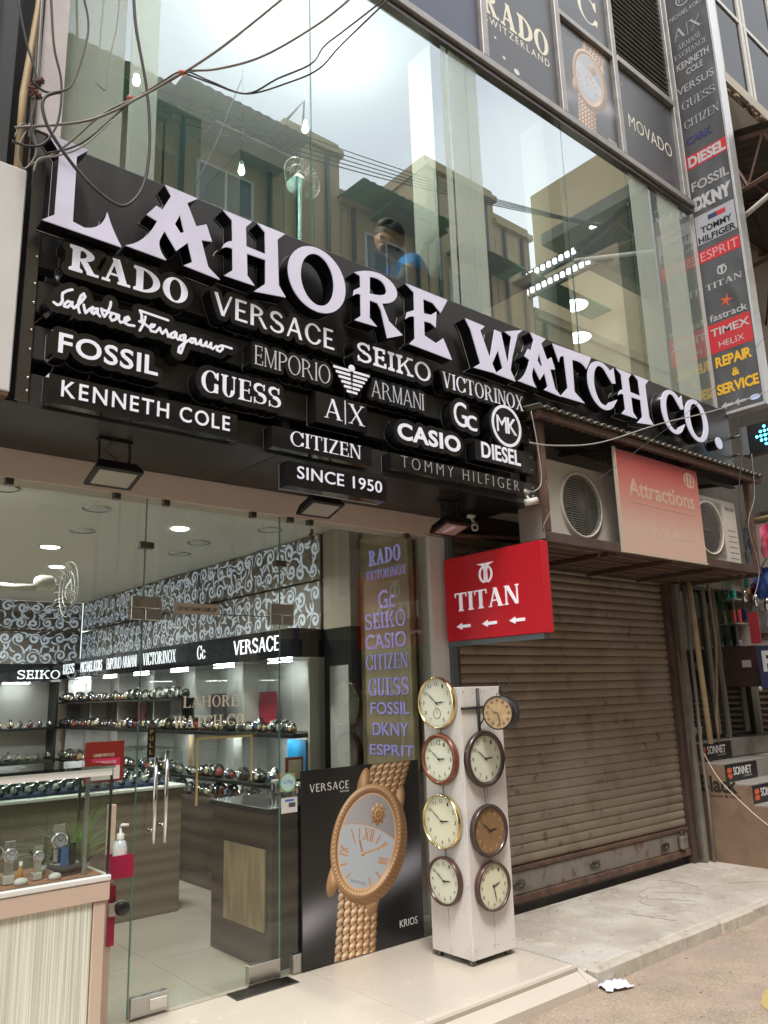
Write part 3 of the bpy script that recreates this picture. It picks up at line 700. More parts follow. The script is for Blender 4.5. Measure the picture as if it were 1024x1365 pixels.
B('bottom_trim', M_slat, fa, FX0, xa, -.712, -.70, 2.735, 2.76)
B('backing_void', M_black, fa, FX0+.05, xa, -.47, -.455, 2.76, 3.9)
q = MB()
for i in range(14):
    x = .95+i*.24+random.uniform(-.05, .05); q.tube([(x, -.55, 2.8), (x+.05, -.56, 3.0), (x+random.uniform(-.2, .2), -.52, 3.2), (x+.1, -.5, 3.38)], .004, 4)
q.build('inner_wiring', mat('reddish wiring', (.13, .05, .04), .6), fa)['kind'] = 'stuff'
for z in (3.37, 3.15, 2.93): MB().rod((FX0+.05, -.5, z), (xa, -.5, z-.01), .014, 6).build('inner_rail', M_rust, fa)

# ------------------------------------------------------------ the big letters (outlines set on their real plane)
YL = -.845
big = thing('shop_name_letters', (3.6, -.77, 3.5), 'large lavender white flared letters LAHORE WATCH CO. standing proud of the fascia', 'sign')
def tr(pts, ox, oy, sc):
    out = []
    for x, y in pts:
        p = at(ox+x*sc, oy+y*sc, Y=YL); out.append((p[0], p[2]))
    return out
z1, z2, z3 = (50, 150, .29297), (280, 260, .33203), (600, 400, .37109)
def arc(p0, pc, p1, n=6): return [((1-t)**2*p0[0]+2*t*(1-t)*pc[0]+t*t*p1[0], (1-t)**2*p0[1]+2*t*(1-t)*pc[1]+t*t*p1[1]) for t in [k/n for k in range(n+1)]]
Lp = [(48, 110), (232, 184), (178, 208), (162, 470), (215, 497)]+arc((215, 497), (300, 510), (318, 438))+arc((318, 438), (335, 500), (383, 582))+[(24, 455), (80, 438), (100, 185)]
Ap = [(580, 332), (728, 395), (680, 412), (722, 512), (768, 505), (793, 578), (745, 570), (776, 685), (830, 740), (666, 675), (705, 662), (684, 580), (632, 613), (578, 527)]+arc((556, 565), (545, 600), (586, 651))+[(402, 583)]+arc((402, 583), (490, 578), (545, 485))+[(497, 455), (540, 420), (568, 437), (608, 380)]
Ah = [(648, 460), (667, 535), (650, 538), (625, 500)]
Hp = [(52, 55), (168, 103), (143, 125), (145, 203), (222, 235), (220, 145), (190, 108), (300, 152), (270, 175), (275, 362), (303, 410), (176, 386), (222, 355), (222, 258), (147, 232), (149, 322), (178, 363), (57, 322), (91, 300), (90, 213)]+arc((90, 213), (65, 200), (48, 212))+arc((48, 212), (55, 182), (90, 182))+[(88, 97)]
Rp = [(578, 305)]+arc((578, 305), (640, 285), (690, 312))+arc((690, 312), (748, 350), (750, 395))+arc((750, 395), (748, 440), (690, 441))+[(718, 520), (773, 580), (712, 596), (686, 470), (672, 440), (640, 428), (640, 508), (670, 546), (580, 520), (606, 500), (604, 405)]+arc((604, 405), (590, 395), (575, 410))+[(578, 385), (604, 370), (602, 320)]
Rh = [(640, 322)]+arc((640, 322), (700, 325), (708, 385))+arc((708, 385), (706, 415), (640, 398))
Ep = [(785, 360), (952, 427), (925, 475), (895, 437), (855, 420), (857, 475), (885, 482), (908, 470), (905, 530), (885, 512), (858, 505), (860, 560), (905, 590), (935, 572), (970, 655), (800, 590), (822, 570), (820, 488)]+arc((820, 488), (805, 480), (785, 495))+[(790, 470), (820, 462), (818, 395)]
Wp = [(52, 40), (122, 70), (106, 88), (142, 200), (158, 82), (180, 92), (206, 222), (218, 108), (194, 88), (258, 78), (240, 98), (222, 190), (216, 245), (234, 290), (160, 262), (188, 238), (170, 165), (150, 222), (166, 262), (84, 240), (108, 222), (72, 85)]
Tp = [(378, 170), (496, 212), (482, 252)]+arc((482, 252), (470, 226), (438, 222))+[(446, 330), (478, 368), (404, 346), (426, 318), (413, 212)]+arc((413, 212), (398, 206), (398, 232))
M_ret = mat('letter return', (.006, .006, .007), .22)
M_rim = mat('white letter trim', (.5, .5, .52), .4)
def big_letter(loops):
    o = MB().flat(loops, (0, YL, 0), 'S', -.003, .004).build('letter', M_let, big)
    MB().flat(loops, (0, YL, 0), 'S', -.105, -.0035).build('letter_return', M_ret, o)
    # thin pale trim line round the back edge of the return
    q = MB()
    l = loops[0]; q.tube([(p[0], YL+.092, p[1]) for p in l], .0022, 3, closed=True); q.build('trim_line', M_rim, o)
def shifted(loops, bx, bz, sx=1, sz=1):
    al = [p for l in loops for p in l]; x0, x1 = min(p[0] for p in al), max(p[0] for p in al); y0, y1 = min(p[1] for p in al), max(p[1] for p in al)
    return [[(bx[0]+(p[0]-x0)*(bx[1]-bx[0])/(x1-x0), bz[0]+(p[1]-y0)*(bz[1]-bz[0])/(y1-y0)) for p in l] for l in loops]
ZB, ZT = 3.555, 3.925
def xr(px, pxr, py): return at(px, py, Y=YL)[0], at(pxr, py, Y=YL)[0]
Ll = [tr(Lp, *z1)]; Al = [tr(Ap, *z1), tr(Ah, *z1)]; Hl = [tr(Hp, *z2)]; Rl = [tr(Rp, *z2), tr(Rh, *z2)]; El = [tr(Ep, *z2)]; Wl = [tr(Wp, *z3)]; Tl = [tr(Tp, *z3)]
def fixz(l, zt=ZT, zb=ZB):
    al = [p for q in l for p in q]; return shifted(l, (min(p[0] for p in al), max(p[0] for p in al)), (zb, zt))
def ringO(x0, x1):
    cx, cz, rx, rz = (x0+x1)/2, (ZB+ZT)/2, (x1-x0)/2, (ZT-ZB)/2+.008
    return [circ(cx, cz, rx, rz, 44), circ(cx, cz, rx*.58, rz*.80, 36)]
def ringC(x0, x1):
    cx, cz, rx, rz = (x0+x1)/2, (ZB+ZT)/2, (x1-x0)/2, (ZT-ZB)/2+.008; P = []
    P += [(cx+rx*math.cos(a), cz+rz*math.sin(a)) for a in [rad(48+k*(262/34)) for k in range(35)]]
    P += [(cx+rx*.98, cz-rz*.38), (cx+rx*.86, cz-rz*.42)]
    P += [(cx-.02*rx+rx*.56*math.cos(a), cz+rz*.82*math.sin(a)) for a in [rad(308-k*(256/28)) for k in range(29)]]
    P += [(cx+rx*.72, cz+rz*.26), (cx+rx*.96, cz+rz*.30), (cx+rx*.92, cz+rz*.95)]
    return [P]
big_letter(fixz(Ll, 3.965, 3.535)); big_letter(fixz(Al, 3.945, 3.54)); big_letter(fixz(Hl, 3.94, 3.54)); big_letter(ringO(2.115, 2.50)); big_letter(fixz(Rl, 3.93, 3.53)); big_letter(fixz(El, 3.935, 3.53))
big_letter(fixz(Wl, 3.94, 3.53))
big_letter(shifted(Al, (3.955, 4.42), (3.53, 3.945))); big_letter(shifted(Tl, (4.37, 4.83), (3.535, 3.94))); big_letter(ringC(4.76, 5.13)); big_letter(shifted(Hl, (5.15, 5.61), (3.53, 3.94)))
big_letter(ringC(5.76, 6.12)); big_letter(ringO(6.13, 6.51))
big_letter([circ(6.67, 3.60, .06, .055, 20)])

# ------------------------------------------------------------ brand signs bolted on the slats
YB = -.79
GB = 'small brand signs bolted on the fascia slats'
def brand(txt, lb, rb, lt, style='sans', bold=0.0, track=0.0, plate=None, off=.028, m=None, desc='', loops=None, yb=YB):
    a, b, c = at(*lb, Y=yb), at(*rb, Y=yb), at(*lt, Y=yb); z0 = (a[2]+b[2])/2; h = c[2]-a[2]
    o = thing('brand_sign', ((a[0]+b[0])/2, -.72, z0), desc, 'sign', GB)
    ls = [('x', l) for l in loops] if loops else fit(txt, a[0], b[0], z0, h, style, bold, track)
    if plate == 'contour':
        P = offset_loops([q for _, l in ls for q in l], off)
        P = [max(P, key=lambda l: abs(sum(p[0]*l[(i+1) % len(l)][1]-l[(i+1) % len(l)][0]*p[1] for i, p in enumerate(l))))] if len(P) > 1 and txt != '' else P
    else:
        p, q_ = at(*plate[0], Y=yb), at(*plate[1], Y=yb); P = [rect(p[0], min(p[2], q_[2]), q_[0], max(p[2], q_[2]))]
    MB().flat(P, (0, yb, 0), 'S', -.088, 0).build('backing', M_blackg, o)
    q = MB()
    for l in P[:1]: q.tube([(p[0], yb+.086, p[1]) for p in l], .0018, 3, closed=True)
    q.build('trim_line', M_rim, o)
    for _, l in ls: MB().flat(l, (0, yb, 0), 'S', .002, .005).build('letter', m or M_let2, o)
    return o
brand('RADO', (91, 361.4), (249.6, 405.7), (94, 328), 'rado', plate='contour', off=.03, desc='bold slab serif RADO sign under the big L, contour cut black backing')
brand('FOSSIL', (77, 470), (210, 500), (78, 444.5), 'sans', .016, .05, plate='contour', off=.028, desc='bold sans FOSSIL sign between script name and KENNETH COLE')
brand('KENNETH COLE', (81, 528), (306, 575), (83, 507), 'sans', .008, .14, plate=((66, 497), (316, 586)), desc='long black KENNETH COLE sign, lowest at the left')
brand('VERSACE', (285, 418), (445, 467), (291, 391), 'optima', plate='contour', off=.026, track=.06, desc='VERSACE sign in flared sans letters under the big H')
brand('EMPORIO', (339, 486), (440, 512), (340, 461), 'thin', plate='contour', off=.022, m=mat('thin silver letters', (.5, .5, .52), .4, em=.08, emc=(.7, .7, .8)), desc='thin serif EMPORIO sign left of the eagle emblem')
brand('ARMANI', (495, 529), (565, 547), (496, 507), 'thin', plate='contour', off=.022, m=MATS['thin silver letters'], desc='thin serif ARMANI sign right of the eagle emblem')
brand('SEIKO', (476, 481), (574, 510), (477, 456), 'slab', plate='contour', off=.03, desc='slab serif SEIKO sign under the big E')
brand('VICTORINOX', (590, 517), (697.6, 547), (587.5, 496), 'serif', plate='contour', off=.022, desc='serif VICTORINOX sign under the big W')
brand('GUESS', (268, 522), (374, 544), (270, 494), 'guess', plate='contour', off=.03, track=.02, desc='heavy serif GUESS sign right of FOSSIL')
brand('A|X', (432, 557), (486, 568), (434, 531), 'serif', track=.04, plate=((421, 521), (490, 578)), desc='square black A|X sign above CITIZEN')
brand('CITIZEN', (387, 594), (481, 612), (388, 575), 'serif', plate=((363, 567), (496, 622)), desc='white serif CITIZEN on a wide black box under A|X')
brand('CASIO', (530, 584), (614, 603), (531, 564), 'sans', .03, .05, plate='contour', off=.03, desc='extra bold sans CASIO sign above TOMMY HILFIGER')
brand('DIESEL', (642, 609), (694, 621), (644, 590), 'sans', .02, .02, plate=((633, 588), (697, 627)), desc='bold DIESEL sign below the round MK emblem')
brand('TOMMY HILFIGER', (535, 625), (691.6, 654), (536, 609), 'sans', -.028, .34, plate=((521, 603), (699, 661)), m=mat('pale grey letters', (.42, .42, .43), .4), desc='long thin lettered TOMMY HILFIGER sign, lowest at the right')
brand('SINCE 1950', (396, 638), (509, 657), (397, 622), 'sans', .004, .04, plate=((384, 614), (516, 669)), desc='black SINCE 1950 sign at the very bottom of the slats')
brand('G', (604, 564), (620, 572), (604, 531), 'sans', -.005, plate='contour', off=.028, desc='', loops=[l for _, l in fit('G', *[at(605, 560, Y=YB)[0], at(622, 560, Y=YB)[0]], at(612, 568, Y=YB)[2], .16, 'sans', 0)]+[l for _, l in fit('c', at(621, 560, Y=YB)[0], at(635, 560, Y=YB)[0], at(629, 574, Y=YB)[2], .15, 'sans', 0)])['label'] = 'tall thin Gc sign between CASIO and the round MK emblem'
# round MK emblem
c = at(675, 568, Y=YB); R_ = (at(695, 573, Y=YB)[0]-at(656, 563, Y=YB)[0])/2
o = thing('brand_sign', (c[0], -.72, c[2]-R_), 'round MK emblem sign with white ring above DIESEL', 'sign', GB)
MB().flat([circ(c[0], c[2], R_*1.14, n=40)], (0, YB, 0), 'S', -.088, 0).build('backing', M_blackg, o)
MB().flat([circ(c[0], c[2], R_, n=40), circ(c[0], c[2], R_*.86, n=40)], (0, YB, 0), 'S', .002, .005).build('ring', M_let2, o)
for c_, L in fit('MK', c[0]-R_*.66, c[0]+R_*.66, c[2]-R_*.36, R_*.78, 'sans', 0, -.10): MB().flat(L, (0, YB, 0), 'S', .002, .005+(.003 if c_ == 'K' else 0)).build('letter', M_let2, o)
# eagle emblem: striped wings
p0, p1 = at(444, 491, Y=YB), at(492, 503, Y=YB); pb = at(472, 528, Y=YB); cx = (p0[0]+p1[0])/2; zt = (p0[2]+p1[2])/2+.015; zb = pb[2]; hw = (p1[0]-p0[0])/2
o = thing('brand_sign', (cx, -.72, zb), 'striped eagle emblem sign between EMPORIO and ARMANI', 'sign', GB)
MB().flat([[(cx-hw*1.15, zt+.02), (cx-.03, zt+.0), (cx, zt+.03), (cx+.03, zt), (cx+hw*1.15, zt+.02), (cx+hw*.5, zb+.05), (cx, zb-.02), (cx-hw*.5, zb+.05)]], (0, YB, 0), 'S', -.088, 0).build('backing', M_blackg, o)
for k in range(6):
    t = k/6; za = zt-(zt-zb)*t; wv = hw*(1-t*.85); hh = (zt-zb)/11
    for s_ in (-1, 1):
        a, b = cx+s_*.012*(1-t), cx+s_*wv; x0, x1 = sorted((a, b))
        MB().flat([[(x0, za-hh-(.0 if s_ > 0 else 0)), (x1, za-hh), (x1, za), (x0, za)]], (0, YB, 0), 'S', .002, .005).build('wing_bar', M_let2, o)
MB().flat([circ(cx, zt+.012, .022, .02, 12)], (0, YB, 0), 'S', .002, .0065).build('head', M_let2, o)
# script sign
def st(pts, ox, oy, sc): return [(at(ox+x*sc, oy+y*sc, Y=YB)[0], at(ox+x*sc, oy+y*sc, Y=YB)[2]) for x, y in pts]
sA, sB = (60, 370, .12695), (180, 400, .13672)
SA = [[(285, 130), (235, 140), (185, 165), (178, 200), (182, 245), (160, 285), (125, 290), (90, 262)], [(275, 265), (240, 250), (205, 280), (200, 305), (235, 315), (270, 285), (285, 262), (280, 300), (300, 325), (330, 300), (380, 260), (420, 205), (405, 172), (375, 195), (350, 260), (345, 320), (360, 370)],
      [(405, 290), (415, 350), (425, 375), (460, 340), (500, 315)], [(540, 330), (500, 330), (485, 365), (505, 385), (545, 355), (552, 330), (548, 380), (575, 410)], [(590, 330), (600, 380), (620, 415), (655, 370), (685, 300), (690, 260)], [(600, 340), (690, 375)],
      [(740, 388), (700, 375), (680, 420), (700, 455), (735, 445), (755, 410), (740, 388), (775, 400), (770, 440), (790, 475), (840, 465), (885, 440), (870, 415), (835, 430), (830, 475), (870, 500), (935, 510)]]
SB = [[(320, 200), (45, 105), (65, 150), (62, 200)], [(100, 165), (85, 225), (45, 300)], [(40, 210), (100, 240), (125, 262), (175, 265), (190, 245), (160, 240), (140, 270), (155, 305), (200, 315), (240, 272), (250, 310), (265, 330), (300, 292), (315, 330), (320, 360), (350, 330)],
      [(390, 312), (350, 330), (345, 365), (375, 370), (402, 325), (400, 370), (418, 388)], [(482, 342), (440, 350), (430, 385), (460, 395), (490, 350), (480, 430), (445, 520), (420, 510), (430, 460), (480, 420), (520, 395), (545, 378), (580, 380), (545, 376), (530, 405), (555, 420), (588, 385), (590, 430), (615, 430), (640, 390), (640, 440), (665, 450), (695, 410), (690, 450), (715, 460), (740, 420), (735, 465), (755, 480), (790, 450)],
      [(840, 445), (805, 460), (795, 490), (825, 505), (855, 475), (840, 445), (880, 455), (940, 475)]]
strokes = [st(s_, *sA) for s_ in SA]+[st(s_, *sB) for s_ in SB]
al = np.array([p for s_ in strokes for p in s_]); x0, y0 = al.min(0)-.07; x1, y1 = al.max(0)+.07
xs = np.arange(x0, x1, .0032); ys = np.arange(y0, y1, .0032); X_, Y_ = np.meshgrid(xs, ys); F = np.full(X_.shape, -1e9)
for s_ in strokes: F = np.maximum(F, sd_line(s_, .0058, X_, Y_))
o = thing('brand_sign', ((x0+x1)/2, -.72, y0+.1), 'white handwritten script sign Salvatore Ferragamo under RADO', 'sign', GB)
con = marching(F, xs, ys); bk = marching(F+.03, xs, ys)
bk = [max(bk, key=len)]
MB().flat(bk, (0, YB, 0), 'S', -.088, 0).build('backing', M_blackg, o)
outer = [l for l in con]
MB().flat(outer, (0, YB, 0), 'S', .002, .005).build('script_lettering', M_let2, o)

# ------------------------------------------------------------ floodlights and cameras under the soffit
def floodlight(px, py, label, yaw=0, sticker=False):
    p = at(px, py, Y=-.45); p[2] = 2.56
    t = thing('floodlight', (p[0], p[1], 2.745), label, 'floodlight')
    W_, H_, D_ = .115, .02, .085
    def T(x, y, z):  # tilt forward
        a = rad(-18); return (p[0]+x, p[1]+y*math.cos(a)-z*math.sin(a), p[2]+y*math.sin(a)+z*math.cos(a))
    def hexa(x, y, z0, z1, k=.8):
        return [T(-x, -y, z0), T(x, -y, z0), T(x, y, z0), T(-x, y, z0), T(-x*k, -y*k, z1), T(x*k, -y*k, z1), T(x*k, y*k, z1), T(-x*k, y*k, z1)]
    F_ = [(3, 2, 1, 0), (4, 5, 6, 7), (0, 1, 5, 4), (1, 2, 6, 5), (2, 3, 7, 6), (3, 0, 4, 7)]
    MB().add(hexa(W_, D_, 0, .045), F_).build('housing', M_black, t)
    MB().add(hexa(W_, D_, -.012, -.001, 1), F_).build('bezel', M_black, t)
    MB().add([T(-W_*.8, -D_*.75, -.0135), T(-W_*.8, D_*.75, -.0135), T(W_*.8, D_*.75, -.0135), T(W_*.8, -D_*.75, -.0135)], [(0, 1, 2, 3)]).build('reflector_glass', mat('flood reflector', (.42, .40, .35), .3, metal=.3), t)
    q = MB()
    for sx in (-.075, .075): q.tube([T(sx, 0, .03), (p[0]+sx, p[1], p[2]+.11), (p[0]+sx, p[1]+.01, 2.744)], .006, 5)
    q.box(p[0]-.085, p[0]+.085, p[1]-.01, p[1]+.03, 2.735, 2.744); q.build('bracket', M_black, t)
    MB().tube([T(.03, .04, .04), (p[0]+.02, p[1]+.03, p[2]+.1), (p[0]-.04, p[1]+.04, p[2]+.14), (p[0]-.01, p[1]+.02, 2.74)], .004, 5).build('cable', M_wire, t)
    if sticker: MB().add([T(-.03, -D_*.7, -.016), T(-.05, D_*.4, -.016), T(-.02, D_*.6, -.016), T(.02, -D_*.5, -.016)], [(0, 1, 2, 3)]).build('sticker', mat('white sticker', (.7, .7, .85), .4), t)
floodlight(152, 630, 'black floodlight under the soffit above the left glass panel')
floodlight(427, 668, 'black floodlight hanging just below the SINCE 1950 sign')
floodlight(600, 697, 'black floodlight with white sticker above the red sign', sticker=True)
def cctv(p, d, label):
    p = np.array(p); d = np.array(d)/np.linalg.norm(d); t = thing('security_camera', p, label, 'security camera')
    MB().lathe([(.001, .0), (.032, 0), (.03, .02), (.001, .03)], p, 'z', 14).build('mount', M_white, t)
    MB().tube([p+(0, 0, .0), p+(0, -.02, -.03), p+(.0, -.03, -.055)], .009, 8).build('stem', M_white, t)
    c = p+(0, -.03, -.065); MB().tube([c-d*.03, c+d*.06], .024, 14).build('barrel', M_white, t); MB().tube([c+d*.0605, c+d*.064], .017, 12).build('lens', M_black, t)
cctv(at(700, 658, Y=-.72), (1, -.5, .25), 'white bullet camera at the right end of TOMMY HILFIGER')
cctv(at(628, 690, Y=-.3), (-.6, -.6, -.4), 'white bullet camera beside the stickered floodlight')
# cable tie doll hanging at the lintel
o = thing('hanging_charm', at(415, 700, Y=-.05), 'small dark charm hanging from the lintel on a thread', 'charm'); p = at(415, 707, Y=-.05)
MB().rod(p+(0, 0, .02), (p[0], p[1], 2.744), .001, 4).build('thread', M_wire, o)
q = MB(); [q.sphere(p+(random.uniform(-.01, .01), 0, -k*.014), .012, 6, (1, 1, .8)) for k in range(5)]; q.build('beads', mat('brown beads', (.12, .06, .03), .6), o)
# ------------------------------------------------------------ glass shopfront
sf = thing('glass_shopfront', (2.0, 0, 0), 'frameless glass shopfront with a double patch fitted door and steel fittings', 'glass front')
DX0, DX1, DT = 1.742, 2.60, 1.97
def pane(name, x0, x1, z0, z1): 
    o = B(name, M_glass, sf, x0, x1, -.005, .005, z0, z1)
    return o
pane('fixed_pane', -.54, DX0-.006, .004, 2.60); pane('transom_pane', DX0, DX1, DT+.005, 2.60)
dr = pane('glass_door', DX0, DX1-.003, .012, DT); pane('fixed_pane', DX1+.003, 3.83, .004, 2.60)
q = MB()
for x in (DX0-.003, DX1): q.box(x-.0022, x+.0022, -.0057, .0057, .01, 2.595)
q.box(DX0, DX1, -.0057, .0057, DT+.0005, DT+.0045); q.build('dark_glass_edge', M_edge, sf)
for x, z, w_, h_ in ((DX0, 1.985, .16, .12), (DX1, 1.985, .17, .12)):
    q = MB().bbox(x-.075, x+.09, -.022, .022, z+.003, z+.065, b=.002); q.bbox(x-.075 if x > 2 else x-.075, (x-.004), -.0218, .0218, z-.06, z+.0, b=.002); q.bbox(x+.004, x+.09, -.022, .022, z-.06, z-.003, b=.002)
    q.build('patch_fitting', M_steel, sf)
for x, z in ((DX0, 2.33), (DX1, 2.30)): B('glass_connector', M_dsteel, sf, x-.04, x+.04, -.02, .02, z-.018, z+.018, bev=.002)
MB().bbox(DX1-.20, DX1-.006, -.022, .022, .015, .105, b=.002).build('door_shoe', M_steel, dr)
MB().bbox(DX0+.005, DX0+.20, -.022, .022, .015, .10, b=.002).build('door_shoe', M_steel, dr)
MB().bbox(DX0+.10, DX0+.19, -.027, -.022, .03, .08, b=.002).build('lock_plate', M_chrome, dr)
MB().bbox(2.68, 2.76, -.02, .02, .004, .10, b=.002).build('patch_fitting', M_steel, sf)
MB().bbox(2.26, 2.64, -.14, -.02, -.0, .006, b=.002).build('floor_closer_plate', M_dsteel, sf)
for px, py in ((12, 650), (156, 669), (222, 680), (338, 693), (388, 699), (414, 703), (543, 719)):
    p = at(px, py, Y=-.01); B('glass_clip', M_dsteel, sf, p[0]-.02, p[0]+.02, -.018, .016, 2.565, 2.62, bev=.003)
# pull handle pair
for x, z0, z1 in ((1.815, .80, 1.22), (1.875, .80, 1.25)):
    MB().tube([(x, -.065, z0), (x, -.065, z1)], .0105, 12).build('pull_handle', M_chrome, dr)
q = MB()
for z in (.86, 1.17): q.rod((1.815, -.065, z), (1.815, .0, z), .008); q.rod((1.875, -.065, z+.02), (1.875, 0, z+.02), .008)
q.build('handle_stud', M_chrome, dr)
# printed film on the glass
M_film = mat('cream vinyl letters', (.80, .74, .60), .5)
o = thing('door_lettering', (2.17, -.006, 1.36), 'cream vinyl words LAHORE WATCH CO. on the glass door', 'lettering')
lettering('LAHORE', o, M_film, (0, -.0055, 0), 'S', 1.985, 2.32, 1.46, .062, 0, .0008, style='flare')
lettering('WATCH CO', o, M_film, (0, -.0055, 0), 'S', 1.93, 2.36, 1.355, .062, 0, .0008, style='flare')
o = thing('tax_number_plate', at(262, 812, Y=-.008), 'small beige plate with a GST number on the transom glass', 'plate'); x, _, z = at(262, 812, Y=0)
B('plate', mat('beige plate', (.42, .38, .33), .5), o, x-.14, x+.14, -.012, -.006, z-.03, z+.03); lettering('GST NO 7AABFL5508K1ZP', o, M_black, (0, -.012, 0), 'S', x-.12, x+.12, z-.012, .02, 0, .0008)
o = thing('pull_sign', at(201, 990, Y=-.01), 'gold on black vertical PULL sticker above the door handles', 'sign'); x, _, z = at(201, 990, Y=0)
B('plate', M_black, o, x-.022, x+.022, -.009, -.006, z-.075, z+.075)
for k, c_ in enumerate('PULL'): lettering(c_, o, mat('gold print', (.7, .45, .1), .4), (0, -.009, 0), 'S', x-.009, x+.009, z+.045-k*.034, .02, 0, .0008, name='letter')
o = thing('payment_sticker', at(383, 1043, Y=-.01), 'round colourful G Pay sticker at the edge of the fixed glass', 'sticker'); x, _, z = at(383, 1043, Y=0)
B('backing', mat('orange sticker', (.7, .25, .1), .5), o, x-.05, x+.05, -.0075, -.006, z-.05, z+.05)
MB().flat([circ(x, z, .055)], (0, -.0075, 0), 'S', 0, .001).build('ring', mat('green sticker', (.12, .5, .22), .5), o); MB().flat([circ(x, z, .047)], (0, -.0085, 0), 'S', 0, .001).build('disc', mat('pale sticker', (.55, .75, .75), .5), o)
lettering('G Pay', o, mat('blue print', (.05, .2, .6), .5), (0, -.0095, 0), 'S', x-.032, x+.034, z-.006, .022, 0, .0006)
o = thing('card_sticker', at(385, 1073, Y=-.01), 'white sticker with a card picture below the round payment sticker', 'sticker'); x, _, z = at(385, 1073, Y=0)
B('backing', M_white, o, x-.055, x+.055, -.0075, -.006, z-.042, z+.042); B('picture', mat('card print', (.08, .08, .1), .5), o, x-.005, x+.04, -.0085, -.0075, z-.012, z+.012); B('blue_band', mat('blue print', (.05, .2, .6)), o, x-.03, x+.03, -.0085, -.0075, z+.02, z+.032)
q = MB(); p0 = at(262, 972, Y=0); p1 = at(336, 970, Y=0); x0, x1, zt_ = p0[0], p1[0], 1.30
o = thing('gold_tape_frame', (x0, -.006, 1.0), 'thin gold tape outline stuck on the glass door', 'tape')
for a in ((x0, x0+.012, .95, zt_), (x0+.013, x1, zt_-.012, zt_), (x1-.012, x1, 1.05, zt_-.013)): B('tape', mat('gold tape', (.62, .47, .2), .3, metal=.5), o, a[0], a[1], -.0075, -.0055, a[2], a[3])
o = thing('framed_certificate', at(390, 1030, Y=.06), 'small red framed certificate behind the payment sticker', 'frame'); x, _, z = at(390, 1028, Y=.04)
B('frame', mat('red wood frame', (.25, .06, .04), .4), o, x-.05, x+.07, .03, .045, z-.06, z+.08); B('paper', mat('cream paper', (.6, .52, .42)), o, x-.035, x+.055, .027, .03, z-.045, z+.065)

# ------------------------------------------------------------ display case standing in front of the glass, left
CX0, CX1, CY0, CY1 = .30, 1.375, -.60, -.22
dc = thing('display_case', (.9, -.4, 0), 'glass display case on a white ribbed plinth in front of the left glass', 'display case')
def ribs():
    m = mat('ribbed cream laminate', (.7, .68, .58), .45); n = m.node_tree.nodes; l = m.node_tree.links; b = n['Principled BSDF']
    t = n.new('ShaderNodeTexCoord'); r = n.new('ShaderNodeValToRGB'); a = n.new('ShaderNodeTexNoise'); mp = n.new('ShaderNodeMapping'); mp.inputs['Scale'].default_value = (260, 260, 1.2)
    a.inputs['Scale'].default_value = 1; a.inputs['Detail'].default_value = 4
    r.color_ramp.elements[0].position = .36; r.color_ramp.elements[1].position = .6; r.color_ramp.elements[0].color = (.50, .52, .42, 1); r.color_ramp.elements[1].color = (.82, .81, .72, 1)
    l.new(t.outputs['Object'], mp.inputs[0]); l.new(mp.outputs[0], a.inputs[0]); l.new(a.outputs['Fac'], r.inputs[0]); l.new(r.outputs[0], b.inputs['Base Color'])
    bb = n.new('ShaderNodeBump'); bb.inputs['Strength'].default_value = .4; l.new(a.outputs['Fac'], bb.inputs['Height']); l.new(bb.outputs[0], b.inputs['Normal']); return m
M_rib = ribs(); M_peach = mat('peach laminate trim', (.60, .46, .37), .35, var=.05)
B('plinth_panel', M_rib, dc, CX0, CX1-.055, CY0+.006, CY1, .02, .70)
B('corner_post', M_peach, dc, CX1-.05, CX1, CY0, CY1, 0, .70, bev=.003)
B('base_trim', M_peach, dc, CX0, CX1+.012, CY0-.008, CY1, .702, .775, bev=.003)
B('base_ledge', M_white, dc, CX0, CX1+.014, CY0-.012, CY1, .777, .80, bev=.004)
GT = 1.225
M_cp = glass('case pane', (.94, .97, .95), .05, 1.0); B('glass_pane', M_cp, dc, CX0, CX1-.002, CY0, CY0+.008, .802, GT); B('glass_pane', M_glassc, dc, CX1-.008, CX1, CY0+.01, CY1-.01, .802, GT); B('glass_pane', M_glassc, dc, CX0, CX1-.01, CY1-.008, CY1, .802, GT)
B('glass_edge', M_dsteel, dc, CX1-.003, CX1+.005, CY0-.003, CY0+.009, .802, GT)
B('glass_top', glass('case top glass', (.75, .82, .80), .30, 1.2), dc, CX0, CX1+.01, CY0-.012, CY1+.02, GT+.002, GT+.014)
B('sheen_trim', mat('pale trim', (.72, .70, .66), .3), dc, CX0, CX1, CY0-.006, CY0-.001, GT-.028, GT+.001); B('sheen_trim', MATS['pale trim'], dc, CX1+.002, CX1+.007, CY0, CY1, GT-.028, GT+.001); B('corner_edge', M_dsteel, dc, CX1-.004, CX1+.006, CY1-.008, CY1+.002, .802, GT-.03); B('inner_post', M_alu, dc, CX1-.09, CX1-.076, CY0+.04, CY0+.054, .802, GT-.04); B('inner_post', M_alu, dc, .72, .734, CY1-.03, CY1-.016, .802, GT-.04)  # top trim coloured pale for the white reflection on the glass top
MB().quad((CX0, CY0+.012, .803), (CX1-.012, CY0+.012, .803), (CX1-.012, CY1-.012, .803), (CX0, CY1-.012, .803)).build('sand_bed', mat('terracotta sand', (.42, .20, .12), .95, var=.3, vs=40, bump=.6, bs=120), dc)
